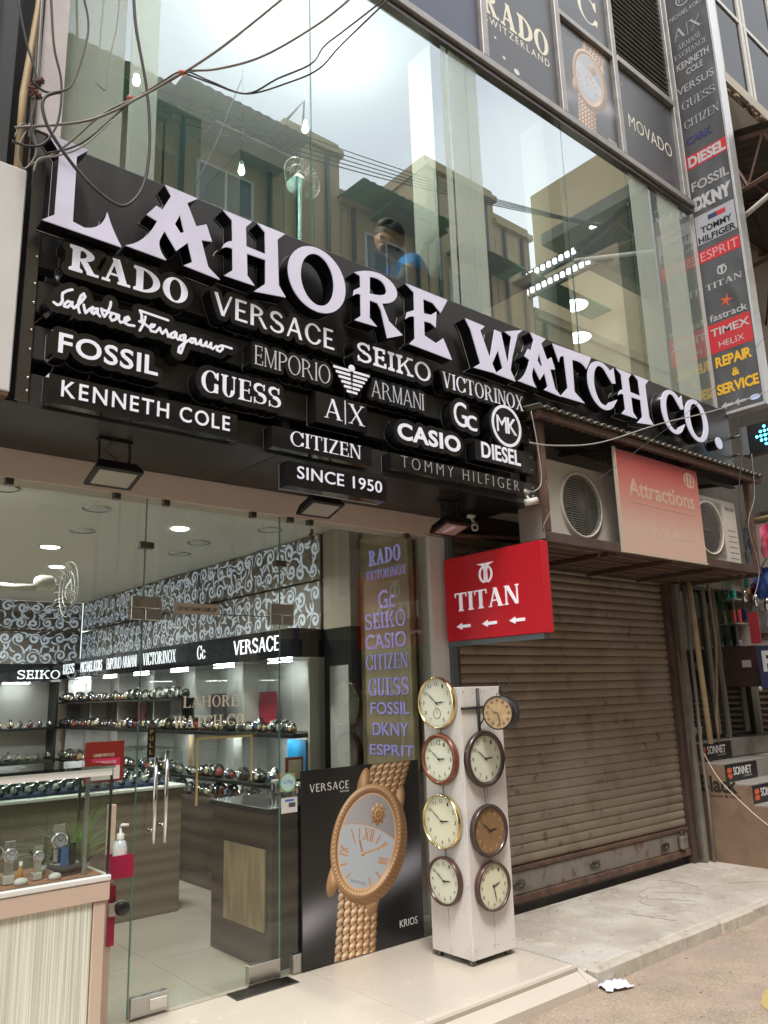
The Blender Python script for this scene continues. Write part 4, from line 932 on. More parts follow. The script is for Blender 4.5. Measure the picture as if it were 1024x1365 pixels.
# contents of the case
def stand_watch(x, y, z, face, strap, s_, lab, ang=0):
    t = thing('display_watch', (x, y, z), lab, 'watch')
    B('stand', mat('acrylic stand', (.55, .53, .5), .3), t, x-.022*s_, x+.022*s_, y-.015, y+.02, z, z+.035*s_, bev=.002)
    c_ = np.array([x, y-.012, z+.115*s_])
    q = MB(); q.add([(x-.017*s_, y-.008, z+.035*s_), (x+.017*s_, y-.008, z+.035*s_), (x+.02*s_, y-.012, z+.17*s_), (x-.02*s_, y-.012, z+.17*s_), (x-.017*s_, y+.01, z+.035*s_), (x+.017*s_, y+.01, z+.035*s_), (x+.02*s_, y+.01, z+.17*s_), (x-.02*s_, y+.01, z+.17*s_)], [(0, 1, 2, 3), (7, 6, 5, 4), (0, 3, 7, 4), (1, 5, 6, 2), (3, 2, 6, 7)]); q.build('strap', strap, t)
    MB().lathe([(.001, -.012*s_), (.027*s_, -.012*s_), (.031*s_, -.006*s_), (.031*s_, .004*s_), (.001, .005)], c_, 'y', 20).build('watch_case', M_chrome, t)
    MB().lathe([(.024*s_, -.0128*s_), (.001, -.0128*s_)], c_, 'y', 18).build('dial', face, t)
    for an_, L_ in ((.6, .014), (2.2, .019)): MB().rod(c_+(0, -.0135*s_, 0), c_+(L_*s_*math.cos(an_), -.0135*s_, L_*s_*math.sin(an_)), .0012*s_, 4).build('hand', M_black, t)
    MB().tube([c_+(.021*s_*math.cos(2*math.pi*k/16), -.0135*s_, .021*s_*math.sin(2*math.pi*k/16)) for k in range(16)], .0012*s_, 4, closed=True).build('minute_ring', M_dsteel, t)
M_dialw = mat('white dial', (.55, .55, .6), .2, var=.3, vs=90); M_diald = mat('dark brown dial', (.10, .06, .045), .25)
for px, py, f_, sm, s_, lab in ((68, 1150, M_dialw, M_steel, 1.15, 'tall silver watch on an acrylic stand at the left of the case plants'), (122, 1165, M_dialw, M_chrome, .95, 'silver watch with jewelled bezel on a white block between the stones'), (12, 1165, M_diald, mat('brown leather', (.10, .05, .03), .7), 1.3, 'big brown square backed watch at the far left of the case')):
    if px == 68: px = 12
    elif px == 122: px = 49
    else: px, py = -10, 1165
    p = at(px, 1165, Z=.83); 
    p = at(px, py, Y=-.50); stand_watch(p[0], -.50, .806, f_, sm, s_*.82, lab)
p = at(76, 1150, Y=-.45); stand_watch(p[0], -.45, .806, M_dialw, M_chrome, 1.15, 'white faced watch hanging in front of the green plant in the case')
for px, s_ in ((28, .028), (73, .026)):
    p = at(px, 1175, Y=-.55); tag(MB().sphere((p[0], -.55, .815), s_, 7, (1, .8, .6)).build('white_stone', mat('white stone', (.62, .6, .57), .8, bump=.3), None), 'smooth white stone on the terracotta sand, '+('left one' if px == 28 else 'right one under the plant'), 'stone')
p = at(28, 1150, Y=-.52); o = thing('small_bottle', (p[0], -.52, .806), 'tiny amber bottle with white cap beside the white stone', 'bottle')
MB().lathe([(.001, 0), (.011, 0), (.011, .05), (.006, .06), (.006, .065)], (p[0], -.52, .806), 'z', 12).build('bottle_body', mat('amber', (.5, .25, .05), .2), o); MB().lathe([(.007, .065), (.007, .08), (.001, .08)], (p[0], -.52, .806), 'z', 10).build('cap', M_white, o)
def plant(x, y, z, n, L, col, lab, curl=.5):
    t = thing('case_plant', (x, y, z), lab, 'plant'); rnd = random.Random(int(x*1000)); 
    MB().lathe([(.001, 0), (.02, 0), (.026, .03), (.001, .032)], (x, y, z), 'z', 12).build('pot', M_white, t)
    for k in range(n):
        a = rnd.uniform(0, 2*math.pi); l_ = L*rnd.uniform(.5, 1); w_ = .004+.006*rnd.random(); dx, dy = math.cos(a), math.sin(a)*.35; el = rnd.uniform(.5, 1.4)
        vs = []; fs = []
        for i in range(6):
            u = i/5; r_ = l_*u*math.cos(el)*1.1; h_ = l_*u*math.sin(el)-curl*l_*u*u*.35; ww = w_*(1-u*.95)*(1 if i else .6)
            vs += [(x+dx*r_-dy*ww, y+dy*r_+dx*ww, z+.03+h_), (x+dx*r_+dy*ww, y+dy*r_-dx*ww, z+.03+h_)]
            if i: fs.append((2*i-2, 2*i-1, 2*i+1, 2*i))
        MB().add(vs, fs).build('leaf', col, t)
M_g1 = mat('grass green leaf', (.17, .36, .06), .5); M_g2 = mat('yellow green leaf', (.28, .34, .06), .5); M_g3 = mat('deep green leaf', (.06, .16, .05), .5)
p = at(86, 1150, Y=-.36); plant(p[0]+.02, -.40, .806, 90, .40, M_g1, 'spiky grass like plant in the middle of the display case', 1)
p = at(110, 1160, Y=-.46); plant(p[0], -.46, .806, 60, .22, M_g2, 'small yellow green plant near the right post of the case', .4)
p = at(64, 1160, Y=-.40); plant(p[0]-.03, -.40, .806, 60, .20, M_g3, 'low dark green plant left of the spiky one', .5)
o = thing('driftwood', (at(92, 1170, Y=-.5)[0], -.5, .81), 'dark twisted driftwood at the foot of the plants', 'wood'); x = at(92, 1170, Y=-.5)[0]
MB().tube([(x-.09, -.5, .85), (x-.03, -.51, .825), (x+.04, -.5, .83), (x+.1, -.48, .86)], [.008, .018, .016, .006], 7).build('branch', mat('dark wood', (.05, .04, .035), .8, bump=.4), o)
B('blue_block', mat('blue block', (.05, .16, .4), .4), o, x-.03, x-.005, -.49, -.47, .84, .91); B('black_block', M_black, o, x, x+.022, -.505, -.485, .84, .93)
# red shop card standing behind the case
o = thing('shop_card_stand', at(139, 1015, Y=.1), 'red printed shop card standing behind the display case', 'card stand'); a, b = at(115, 990, Y=-.12), at(164, 1040, Y=-.12)
B('red_card', mat('brick red card', (.26, .025, .018), .4), o, a[0], b[0], -.12, -.112, b[2], a[2]); B('white_slip', M_white, o, a[0]+.03, b[0]-.02, -.1235, -.1205, b[2]+.01, b[2]+.075)
B('pink_band', mat('pink band', (.62, .03, .12)), o, a[0]+.03, b[0]-.02, -.125, -.1238, b[2]+.075, b[2]+.11)
lettering('LAHORE WATCH CO', o, M_film, (0, -.1205, 0), 'S', a[0]+.04, b[0]-.05, a[2]-.07, .014, 0, .001); lettering('GUARANTEE', o, M_white, (0, -.1255, 0), 'S', a[0]+.05, b[0]-.04, b[2]+.086, .012, 0, .001)
# sanitizer stand
sp = at(156, 1130, Y=-.16); sx = sp[0]
o = thing('sanitizer_stand', (sx, -.16, 0), 'red sanitizer shelf on a cream post between case and door', 'stand')
B('post', M_peach, o, sx-.045, sx-.01, -.16, -.13, 0, 1.02, bev=.002); M_crim = mat('crimson metal', (.33, .01, .05), .35)
B('lower_strip', M_crim, o, sx-.034, sx+.0, -.172, -.165, .40, .66); 
q = MB(); z = .70; q.box(sx-.055, sx+.055, -.235, -.228, z, z+.10); q.box(sx-.055, sx+.055, -.165, -.161, z, z+.10); q.box(sx-.055, sx-.05, -.2275, -.1655, z, z+.09); q.box(sx+.05, sx+.055, -.2275, -.1655, z, z+.09); q.box(sx-.0495, sx+.0495, -.2275, -.1655, z, z+.005); q.build('tray', M_crim, o)
B('clamp', M_steel, o, sx-.035, sx+.0, -.19, -.173, .53, .59, bev=.003); MB().lathe([(.001, -.03), (.03, -.03), (.034, -.02), (.034, 0)], (sx+.025, -.18, .56), 'y', 20).build('round_knob', M_black, o)
o = thing('sanitizer_bottle', (sx-.0, -.197, z+.006), 'clear hand sanitizer bottle with a white pump in the red tray', 'bottle'); c_ = (sx+.0, -.197, z+.006)
MB().lathe([(.001, 0), (.03, 0), (.033, .01), (.033, .12), (.025, .15), (.012, .158), (.012, .165)], c_, 'z', 20).build('bottle_body', mat('milky clear plastic', (.50, .58, .60), .15), o)
MB().lathe([(.0335, .075), (.0335, .125)], c_, 'z', 20, -math.pi*.9, -.1).build('white_label', M_white, o); MB().lathe([(.017, .16), (.017, .185), (.006, .19), (.006, .215), (.001, .215)], c_, 'z', 14).build('pump_collar', M_white, o)
MB().tube([(c_[0], c_[1], c_[2]+.215), (c_[0]+.0, c_[1]-.01, c_[2]+.225), (c_[0]+.03, c_[1]-.02, c_[2]+.222)], .007, 8).build('pump_nozzle', M_white, o)

# ------------------------------------------------------------ watch poster
def paint_watch(n=640):
    """the poster's flat print: a gold watch on black, worked out pixel by pixel (linear colours)"""
    A = .856; w_, h_ = int(n*A), n; x, y = np.meshgrid((np.arange(w_)+.5)/n, (np.arange(h_)+.5)/n)
    img = np.zeros((h_, w_, 3)); v = .012+.33*np.exp(-((y-.33-.25*(x-.43))/.085)**2)*(.35+.65*np.exp(-((x-.8)/.3)**2)+.5*np.exp(-(x/.16)**2)); img[:] = (v**1.15)[..., None]*np.array([1, 1, 1.14])+.010
    def sm(e0, e1, t): t = np.clip((t-e0)/(e1-e0), 0, 1); return t*t*(3-2*t)
    def gold(nx, ny, nz, extra=0):
        d = nx*-.45+ny*.55+nz*.70; k = .5+.5*np.sin(7*ny+4*nx+1.2*d); s_ = np.clip(d, 0, 1); t = .17+.60*s_**2+.34*k*s_+extra
        c0, c1, c2 = np.array([.05, .02, .009]), np.array([.62, .36, .18]), np.array([1.0, .83, .62]); t = np.clip(t, 0, 1)[..., None]
        return np.where(t < .5, c0+(c1-c0)*t*2, c1+(c2-c1)*(t-.5)*2)
    def put(mask, col): m = np.clip(mask, 0, 1)[..., None]; img[:] = img*(1-m)+col*m
    px = 1.2/n
    # bracelets: staggered rounded links
    for up_ in (1, 0):
        cx = (.45+(y-.585)*.47) if up_ else (.345+y*.10); hw = .160-.02*(y-.8) if up_ else .145+0*y
        t = (x-cx)/hw; cols = 6; ci = np.floor((t*.5+.5)*cols); uu = ((t*.5+.5)*cols-ci)*2-1; rh = .036 if up_ else .043
        yy = (y-.35*(x-cx))/rh+(ci % 2)*.5; vv = (yy-np.floor(yy))*2-1; r2 = np.abs(uu)**2.6*.94+np.abs(vv)**2.4*.92
        hz = np.sqrt(np.clip(1-r2*.9, .03, 1)); shade = gold(uu*.75+t*.35, vv*.75, hz)*(sm(1.25, .85, r2))[..., None]*(1-.45*np.abs(t)**3)[..., None]
        reg = sm(1, .985, np.abs(t))*(sm(.60, .61, y) if up_ else sm(.42, .41, y)); put(reg, shade)
    tl = rad(19); X = (x-.447)*math.cos(tl)-(y-.585)*math.sin(tl); Y = (x-.447)*math.sin(tl)+(y-.585)*math.cos(tl)
    def E(rx, ry, dx=0, dy=0): q = np.sqrt(((X-dx)/rx)**2+((Y-dy)/ry)**2); return (1-q)*min(rx, ry), q
    # lugs
    for lx, ly, sx in ((-.175, -.235, -1), (.135, -.285, 1), (-.12, .285, -1), (.17, .25, 1)):
        f = 1-np.sqrt(((X-lx)/.042)**2+((Y-ly)/.095)**2); put(sm(-.02, .03, f), gold((X-lx)/.042*.8, (Y-ly)/.2, np.sqrt(np.clip(f, .02, 1))))
    f, q = E(.272, .322, .030, -.012); put(sm(-px, px, f), gold((X/.27)*.95, (Y/.32)*.4, .25+0*X, .03*np.sin(Y*260)))
    f, q = E(.255, .312); th = np.arctan2(Y/.312, X/.255); rr = (1-q)/.16; prof = np.sin(np.clip(rr, 0, 1)*math.pi)
    put(sm(-px, px, f), gold(np.cos(th)*(.5-rr)*1.6, np.sin(th)*(.5-rr)*1.6, .35+.6*prof))
    q0 = .925; nb = 74; ba = (th/(2*math.pi)*nb) % 1*2-1; br = (q-q0)/.030; bd = ba**2+br**2; put(sm(1.05, .85, bd)*(f > 0), gold(ba*np.sin(th)*-.8+br*np.cos(th)*.8, ba*np.cos(th)*.8+br*np.sin(th)*.8, np.sqrt(np.clip(1-bd, .05, 1))))
    f, q = E(.208, .262); put(sm(-px, px, f), np.array([.80, .52, .30])); f, q = E(.200, .253)
    lin = .5+.5*np.sin((x+y*.4)*900); up_c = np.array([.40, .39, .42])*(.75+.10*lin+.5*(.5-X/.5))[..., None]; put(sm(-px, px, f), up_c)
    curve = .035+.045*np.cos(X/.2*1.3); low = sm(px, -px, Y-curve)*sm(-px, px, f); put(low, np.array([.60, .66, .74])*(.80+.45*(Y+.2))[..., None]); put(sm(.0035, .0015, np.abs(Y-curve))*(f > 0), np.array([.62, .36, .20]))
    hub = (-.012, -.075)
    def bar(x0, y0, x1, y1, wd, col=(.52, .27, .14)):
        e = np.array([x1-x0, y1-y0]); L_ = e@e; t = np.clip(((X-x0)*e[0]+(Y-y0)*e[1])/L_, 0, 1); d = np.hypot(X-x0-e[0]*t, Y-y0-e[1]*t); put(sm(wd+px, wd-px*.4, d), np.array(col)*(.75+.5*(X-x0+.1)/.2)[..., None]*1.1)
    for dx in (-.030, -.004): pass
    bar(-.032, .060, .0, .004, .0055); bar(.0, .060, -.032, .004, .0028); bar(.016, .062, .016, .004, .005); bar(.032, .062, .032, .004, .005); bar(-.04, .062, .042, .064, .0015); bar(-.04, .003, .042, .004, .0015)
    for x0, y0, x1, y1 in ((-.075, .05, -.062, .0), (.085, .045, .066, .0), (-.13, .03, -.085, -.03), (.14, .02, .09, -.03), (-.15, -.16, -.11, -.145), (.15, -.17, .112, -.15), (-.09, -.215, -.07, -.19), (.088, -.22, .07, -.19)): bar(x0, y0, x1, y1, .0042)
    for o in (-.012, .0, .012): bar(.115, -.085+o, .175, -.080+o, .004)
    bar(-.175, -.066, -.12, -.088, .0055); bar(-.175, -.092, -.12, -.064, .003); bar(-.175, -.104, -.12, -.104, .004)
    bar(hub[0], hub[1], .16, .012, .0042); bar(hub[0], hub[1], -.055, -.012, .0055, (.45, .22, .11)); d = np.hypot(X-hub[0], Y-hub[1]); put(sm(.013, .011, d), gold((X-hub[0])/.013*.6, (Y-hub[1])/.013*.6, .8+0*X))
    # plain leafy rosette
    mx_, my_ = .035, .155; r = np.hypot((X-mx_)/.055, (Y-my_)/.060); an = np.arctan2(Y-my_, X-mx_); edge = 1+.13*np.cos(9*an); m = sm(0, .06, edge-r); wav = np.sin(9*an+6*r); put(m, gold(.5*np.cos(an)*r+.3*wav, .5*np.sin(an)*r+.3*np.cos(14*r), .6+0*r))
    # signature squiggle
    sq = np.abs(Y+.222-.006*np.sin(X*300)-.3*(X**2))-.0012; put(sm(.0018, 0, sq)*sm(.062, .058, np.abs(X)), np.array([.06, .04, .03]))
    return img
_wimg = {}
def poster_mat(name, fade=0):
    if 'p' not in _wimg: _wimg['p'] = paint_watch()
    a_ = _wimg['p']
    if fade: a_ = a_*(1-fade)+fade*np.array([.16, .15, .15])
    h_, w_, _ = a_.shape; im = bpy.data.images.new(name, w_, h_, float_buffer=True); im.colorspace_settings.name = 'Non-Color'
    im.pixels.foreach_set(np.concatenate([a_, np.ones((h_, w_, 1))], 2).astype(np.float32).ravel()); im.update(); im.pack()
    m = mat(name, (.5, .5, .5), .28); n = m.node_tree.nodes; l = m.node_tree.links; t = n.new('ShaderNodeTexCoord'); s_ = n.new('ShaderNodeSeparateXYZ'); c = n.new('ShaderNodeCombineXYZ'); i_ = n.new('ShaderNodeTexImage'); i_.image = im; i_.interpolation = 'Linear'; i_.extension = 'EXTEND'
    l.new(t.outputs['Generated'], s_.inputs[0]); l.new(s_.outputs[0], c.inputs[0]); l.new(s_.outputs[2], c.inputs[1]); l.new(c.outputs[0], i_.inputs[0]); l.new(i_.outputs[0], n['Principled BSDF'].inputs['Base Color']); return m
po = thing('watch_poster', (3.2, -.03, 0), 'large black Versace poster of a rose gold watch leaning on the glass', 'poster')
PX0, PX1, PZ1 = 2.735, 3.655, 1.075
B('board', M_black, po, PX0, PX1, -.028, -.012, .004, PZ1, bev=.002)
MB().box(PX0+.002, PX1-.002, -.0295, -.0282, .006, PZ1-.002).build('print', poster_mat('poster print'), po)
M_wp = mat('white print', (.75, .75, .75), .5)
lettering('VERSACE', po, M_wp, (PX0, -.030, 0), 'S', .055, .345, .95, .045, 0, .0008, style='optima', track=.12); lettering('WATCHES', po, M_wp, (PX0, -.030, 0), 'S', .275, .345, .93, .010, 0, .0008)
lettering('KRIOS', po, M_wp, (PX0, -.030, 0), 'S', .72, .865, .095, .042, 0, .0008, bold=-.008)

# ------------------------------------------------------------ clock pedestal
ped = thing('clock_pedestal', (3.65, -.46, 0), 'white painted wooden pillar carrying eight clocks on two sides', 'pedestal')
M_pw = mat('white painted wood', (.70, .67, .63), .45, var=.08, vs=3); speckle(M_pw, 5, (.48, .42, .36), .60, .72, .4); speckle(M_pw, 45, (.3, .24, .2), .68, .72, .6)
QX0, QX1, QY0, QY1, QH = 3.465, 3.825, -.625, -.31, 1.53
for y0, y1 in ((QY0+.003, -.458), (-.455, QY1)): B('side_board', M_pw, ped, QX0, QX0+.02, y0, y1, .032, QH, bev=.0025)
for x0, x1 in ((QX0+.0, 3.652), (3.655, QX1)): B('front_board', M_pw, ped, x0, x1, QY0-.018, QY0+.002, .032, QH, bev=.0025)
B('back_board', M_pw, ped, QX1-.02, QX1, QY0+.003, QY1, .032, QH); B('core', M_black, ped, QX0+.021, QX1-.021, QY0+.004, QY1-.005, .06, QH-.03)
B('top_board', M_pw, ped, QX0+.022, QX1-.022, QY0+.004, QY1-.006, QH-.028, QH-.008, bev=.002)
for x in (QX0+.03, QX1-.03):
    for y in (QY0+.02, QY1-.03): MB().lathe([(.001, 0), (.022, 0), (.025, .008), (.02, .018), (.022, .031)], (x, y, 0), 'z', 12).build('foot', M_dsteel, ped)
q = MB()
for x in (QX0+.025, QX1-.025, 3.64, 3.67):
    for z in (.08, 1.5): q.lathe([(.004, -.001), (.0005, -.0015)], (x, QY0-.018, z), 'y', 6)
q.build('screw', M_dsteel, ped)['kind'] = 'stuff'
def ringwood(c1, c2): return mat('clock wood %.2f' % c1[0], c1, .3, var=.4, vs=14, col2=c2, coat=.4)
def clock(c, face, R_, frame, dial, lab, hh=2, mm=51, sub=False, nums='all', wide=.14, numcol=None, roman=False, thick=.045, big12=False):
    """wall clock hanging on a board; c = centre on the board surface"""
    t = thing('wall_clock', (c[0], c[1], c[2]-R_), lab, 'clock', 'clocks hung on the white pillar')
    ax, sg = ('y', -1) if face == 'S' else ('x', -1)
    f = 1-wide
    prof = [(R_*.96, 0), (R_, thick*.35), (R_*.99, thick*.65), (R_*(f+wide*.6), thick), (R_*(f+wide*.2), thick*.85), (R_*f, thick*.62)]
    MB().lathe([(r, -h) for r, h in prof], c, ax, 48).build('frame', frame, t)
    d = thick*.6; MB().lathe([(.0005, -d), (R_*(f+.01), -d)], c, ax, 40).build('dial', dial, t)
    nc = numcol or mat('dark print', (.03, .028, .025), .5)
    q = MB(); fs = {}
    for k in range(1, 13):
        a = math.pi/2-2*math.pi*k/12; rr = R_*f*.80
        if sub and k in (6,): continue
        s_ = R_*(.20 if k == 12 and big12 else .135)
        if nums == 'all' or (nums == 'q' and k % 3 == 0):
            if roman: L = [[(rr*math.cos(a)+x, rr*math.sin(a)+y) for x, y in rect(-.006, -s_*.5, .006, s_*.5)]]; q.flat(L, c, face, d, d+.0008, back=False)
            else:
                ww = s_*(1.15 if k >= 10 else .6)
                for c_, L in fit(str(k), rr*math.cos(a)-ww/2, rr*math.cos(a)+ww/2, rr*math.sin(a)-s_/2, s_): q.flat(L, c, face, d, d+.0008, back=False)
        elif nums != 'none':
            q.flat([[(rr*math.cos(a)+x, rr*math.sin(a)+y) for x, y in rect(-.003, -.008, .003, .008)]], c, face, d, d+.0008, back=False)
    for k in range(60):
        a = 2*math.pi*k/60; r0, r1 = R_*f*.93, R_*f*(.97 if k % 5 else .98); w_ = .0008 if k % 5 else .0016
        q.flat([[(r0*math.cos(a)-w_*math.sin(a), r0*math.sin(a)+w_*math.cos(a)), (r0*math.cos(a)+w_*math.sin(a), r0*math.sin(a)-w_*math.cos(a)), (r1*math.cos(a)+w_*math.sin(a), r1*math.sin(a)-w_*math.cos(a)), (r1*math.cos(a)-w_*math.sin(a), r1*math.sin(a)+w_*math.cos(a))]], c, face, d, d+.0006, back=False)
    q.build('numerals', nc, t)
    def hand(ang, L_, w_, e): 
        u = np.array([math.cos(ang), math.sin(ang)]); v = np.array([-u[1], u[0]]); MB().flat([[tuple(-u*L_*.18+v*w_*.5), tuple(-u*L_*.18-v*w_*.5), tuple(u*L_*.55-v*w_), tuple(u*L_), tuple(u*L_*.55+v*w_)]], c, face, d+e, d+e+.001).build('hand', M_black, t)
    am = math.pi/2-2*math.pi*mm/60; ah = math.pi/2-2*math.pi*(hh+mm/60)/12
    hand(ah, R_*f*.5, .004, .003); hand(am, R_*f*.78, .003, .005)
    MB().flat([circ(0, 0, .006, n=10)], c, face, d, d+.007).build('hub', M_black, t)
    if sub:
        cc = np.array(c)+((0, 0, -R_*.40) if True else 0); MB().flat([circ(0, 0, R_*.2, n=24), circ(0, 0, R_*.185, n=24)], cc, face, d, d+.002).build('subdial_ring', nc, t)
        MB().flat([rect(-.001, 0, .001, R_*.12)], cc, face, d, d+.002).build('subdial_hand', nc, t)
    MB().lathe([(.0005, -thick*.74), (R_*(f+.02), -thick*.72)], c, ax, 36).build('glass', M_glassc, t)
M_cd = mat('cream clock dial', (.80, .76, .58), .5); M_cd2 = mat('ivory clock dial', (.78, .77, .64), .5)
M_gf = mat('gold clock frame', (.80, .65, .36), .2, metal=1); W1 = ringwood((.22, .07, .03), (.12, .03, .012)); W2 = ringwood((.06, .03, .025), (.03, .015, .012)); W3 = ringwood((.10, .04, .03), (.05, .02, .015))
LX, FY = QX0-.001, QY0-.019
clock((LX, -.462, 1.44), 'W', .158, M_gf, M_cd2, 'topmost clock on the left side, gold rim with a small seconds dial', sub=True, wide=.09)
clock((LX, -.462, 1.11), 'W', .152, W1, M_cd2, 'reddish wood clock directly below the topmost gold clock', wide=.2, big12=True)
clock((LX, -.462, .757), 'W', .155, M_gf, M_cd, 'third clock down on the left side, thin gold rim and bold numerals', wide=.08)
clock((LX, -.462, .428), 'W', .136, W3, M_cd2, 'lowest clock on the left side with narrow maroon wooden rim', wide=.12)
clock((3.622, FY, 1.108), 'S', .165, W2, M_cd2, 'dark brown framed clock on the right side just below the bracket clock', wide=.2)
clock((3.625, FY, .705), 'S', .148, W2, mat('copper dial', (.36, .20, .10), .35, var=.3, vs=5), 'copper coloured dial clock in the middle of the right side', nums='q', wide=.16, numcol=mat('gold print2', (.6, .4, .18)))
clock((3.63, FY, .40), 'S', .136, W3, M_cd, 'lowest clock on the right side, cream dial in thin brown rim', hh=2, mm=28, wide=.12)
q = MB()
for a, b in ((1.28, 1.26), (.955, .915), (.60, .565)): q.rod((LX-.004, -.462, a), (LX-.004, -.462, b), .002, 4)
for a, b in ((.94, .855), (.555, .538)): q.rod((3.625, FY-.004, a), (3.625, FY-.004, b), .002, 4)
q.build('hanging_string', M_black, ped)
# station style bracket clock
bk_ = thing('bracket_clock', (3.76, -.80, 1.4), 'double faced station clock on a black scroll bracket at the pillar top', 'clock')
bc = np.array([at(667, 957, Y=-.80)[0]+.01, -.80, 1.375]); M_iron = mat('black iron', (.02, .018, .018), .45)
MB().rod((3.60, FY-.012, 1.20), (3.60, FY-.012, 1.52), .010, 6).build('wall_bar', M_iron, bk_)
MB().rod((3.46, FY-.008, 1.405), (3.72, FY-.012, 1.41), .009, 6).build('cross_bar', M_iron, bk_)
MB().tube([(3.60, FY-.015, 1.30)]+[(3.60+.12*u, FY-.015-.14*u, 1.30+.20*math.sin(u*1.45)) for u in (.2, .4, .6, .8, 1)], .005, 5).build('scroll_arm', M_iron, bk_)
for cc, r in (((3.665, FY-.06, 1.385), .022), ((3.68, -.745, 1.475), .012), ((3.74, -.80, 1.53), .013)): MB().tube([(cc[0]+r*math.cos(a), cc[1], cc[2]+r*math.sin(a)) for a in [2*math.pi*k/10 for k in range(10)]], .0025, 4, closed=True).build('scroll', M_iron, bk_)
MB().tube([bc+(0, .0, .105), bc+(0, 0, .17)], .006, 6).build('hanger', M_iron, bk_); MB().sphere(bc+(0, 0, .175), .011, 6).build('finial', M_iron, bk_)
# drum turned towards the left
def bdrum(prof, n=32):
    q = MB().lathe(prof, (0, 0, 0), 'x', n); a = rad(18); q.v = [(bc[0]+p[0]*math.cos(a)-p[1]*math.sin(a), bc[1]+p[0]*math.sin(a)+p[1]*math.cos(a), bc[2]+p[2]) for p in q.v]; return q
bdrum([(.09, -.052), (.098, -.05), (.098, .05), (.09, .052)]).build('drum', M_iron, bk_); bdrum([(.0005, -.047), (.091, -.047)]).build('dial', mat('aged map dial', (.55, .38, .20), .5, var=.35, vs=25), bk_); bdrum([(.091, .047), (.0005, .047)]).build('dial', MATS['aged map dial'], bk_)
q = MB()
def onb(y, z, d=-.049): a = rad(18); return (bc[0]+d*math.cos(a)-y*math.sin(a), bc[1]+d*math.sin(a)+y*math.cos(a), bc[2]+z)
for k in range(12):
    a = 2*math.pi*k/12; c_, s_ = math.cos(a), math.sin(a)
    for off in (-.006, 0, .006): q.add([onb(.062*c_-s_*(off-.0012), .062*s_+c_*(off-.0012)), onb(.062*c_-s_*(off+.0012), .062*s_+c_*(off+.0012)), onb(.078*c_-s_*(off+.0012), .078*s_+c_*(off+.0012)), onb(.078*c_-s_*(off-.0012), .078*s_+c_*(off-.0012))], [(0, 1, 2, 3)])
q.build('numerals', MATS['dark print'], bk_)
for L_, a in ((.04, rad(10)), (.07, rad(-78))): MB().rod(onb(0, 0, -.051), onb(-L_*math.cos(a) if a < 0 else L_*.95, L_*math.sin(a), -.051), .002, 4).build('hand', M_black, bk_)

# ------------------------------------------------------------ red TITAN sign
tt = thing('titan_sign', (4.05, -.45, 1.85), 'red TITAN box sign standing out at right angles above the clocks', 'sign')
TX, TY0, TY1, TZ0, TZ1 = 3.93, -.955, -.075, 1.845, 2.425
B('box', M_red, tt, TX, TX+.075, TY0, TY1, TZ0, TZ1, bev=.004)
B('bottom_bar', mat('grey green bar', (.10, .125, .13), .5), tt, TX+.01, TX+.06, TY0+.03, TY1, TZ0-.035, TZ0-.002)
B('post', MATS['grey green bar'], tt, 3.989, 4.04, -.06, -.01, 0, 3.3)
M_tl = mat('titan white letters', (.85, .85, .9), .4, em=.12, emc=(.9, .9, 1))
for c_, L in fit('TITAN', .10, .68, .20, .125, 'flare'): MB().flat(L, (TX, TY1-.0, TZ0), 'W', .0, .006).build('letter', M_tl, tt)
for k in range(3):
    x = .105+.24*k; a = [(x, .0), (x+.05, .022), (x+.05, .010), (x+.13, .010), (x+.13, -.010), (x+.05, -.010), (x+.05, -.022)]
    MB().flat([[(p, z+.095) for p, z in a]], (TX, TY1, TZ0), 'W', 0, .006).build('arrow', M_tl, tt)
cx = .40
for s_ in (-1, 1):
    P = [(cx+s_*.006, .385), (cx+s_*.012, .46), (cx+s_*.03, .49), (cx+s_*.08, .50), (cx+s_*.008, .503)] 
    P = [(cx+s_*.004, .37), (cx+s_*.018, .372), (cx+s_*.014, .45), (cx+s_*.03, .485), (cx+s_*.078, .50), (cx+s_*.004, .50)]
    MB().flat([P], (TX, TY1, TZ0), 'W', 0, .006).build('logo_stroke', M_tl, tt)
    A_ = [rad(60-k*11) if s_ > 0 else rad(120+k*11) for k in range(14)]
    P = [(cx+s_*.0+.062*math.cos(a), .425+.062*math.sin(a)) for a in A_]+[(cx+.046*math.cos(a), .427+.052*math.sin(a)) for a in A_[::-1]]
    P = [p for p in P if (p[0]-cx)*s_ > .018]
    MB().flat([P], (TX, TY1, TZ0), 'W', 0, .005).build('logo_arc', M_tl, tt)

# ------------------------------------------------------------ rolling shutter
sh = thing('rolling_shutter', (5.5, .03, 0), 'large closed brown grey rolling shutter between the clocks and the stairs', 'shutter')
SX0, SX1 = 4.10, 6.90
prof = [(0, .0), (-.004, .004), (-.009, .012), (-.0125, .030), (-.011, .050), (-.004, .063), (0, .066)]
pt = .068; z = .27
me0 = None
while z < 2.62:
    if me0 is None:
        q = MB(); vs = []; fs = []
        for i, (y, h) in enumerate(prof):
            vs += [(SX0, .03+y, z+h), (SX1, .03+y, z+h)]
            if i: fs.append((2*i-2, 2*i-1, 2*i+1, 2*i))
        q.add(vs, fs, True); me0 = q.build('slat', M_shut, sh); z0_ = z; z0base = tuple(me0.location)
    else:
        c = me0.copy(); COL.objects.link(c); c.parent = sh; c.location = (random.uniform(-.001, .001), random.uniform(-.0015, .0015), z-z0_)
    z += pt
B('backing', M_black, sh, SX0, SX1, .045, .05, .0, 2.7)
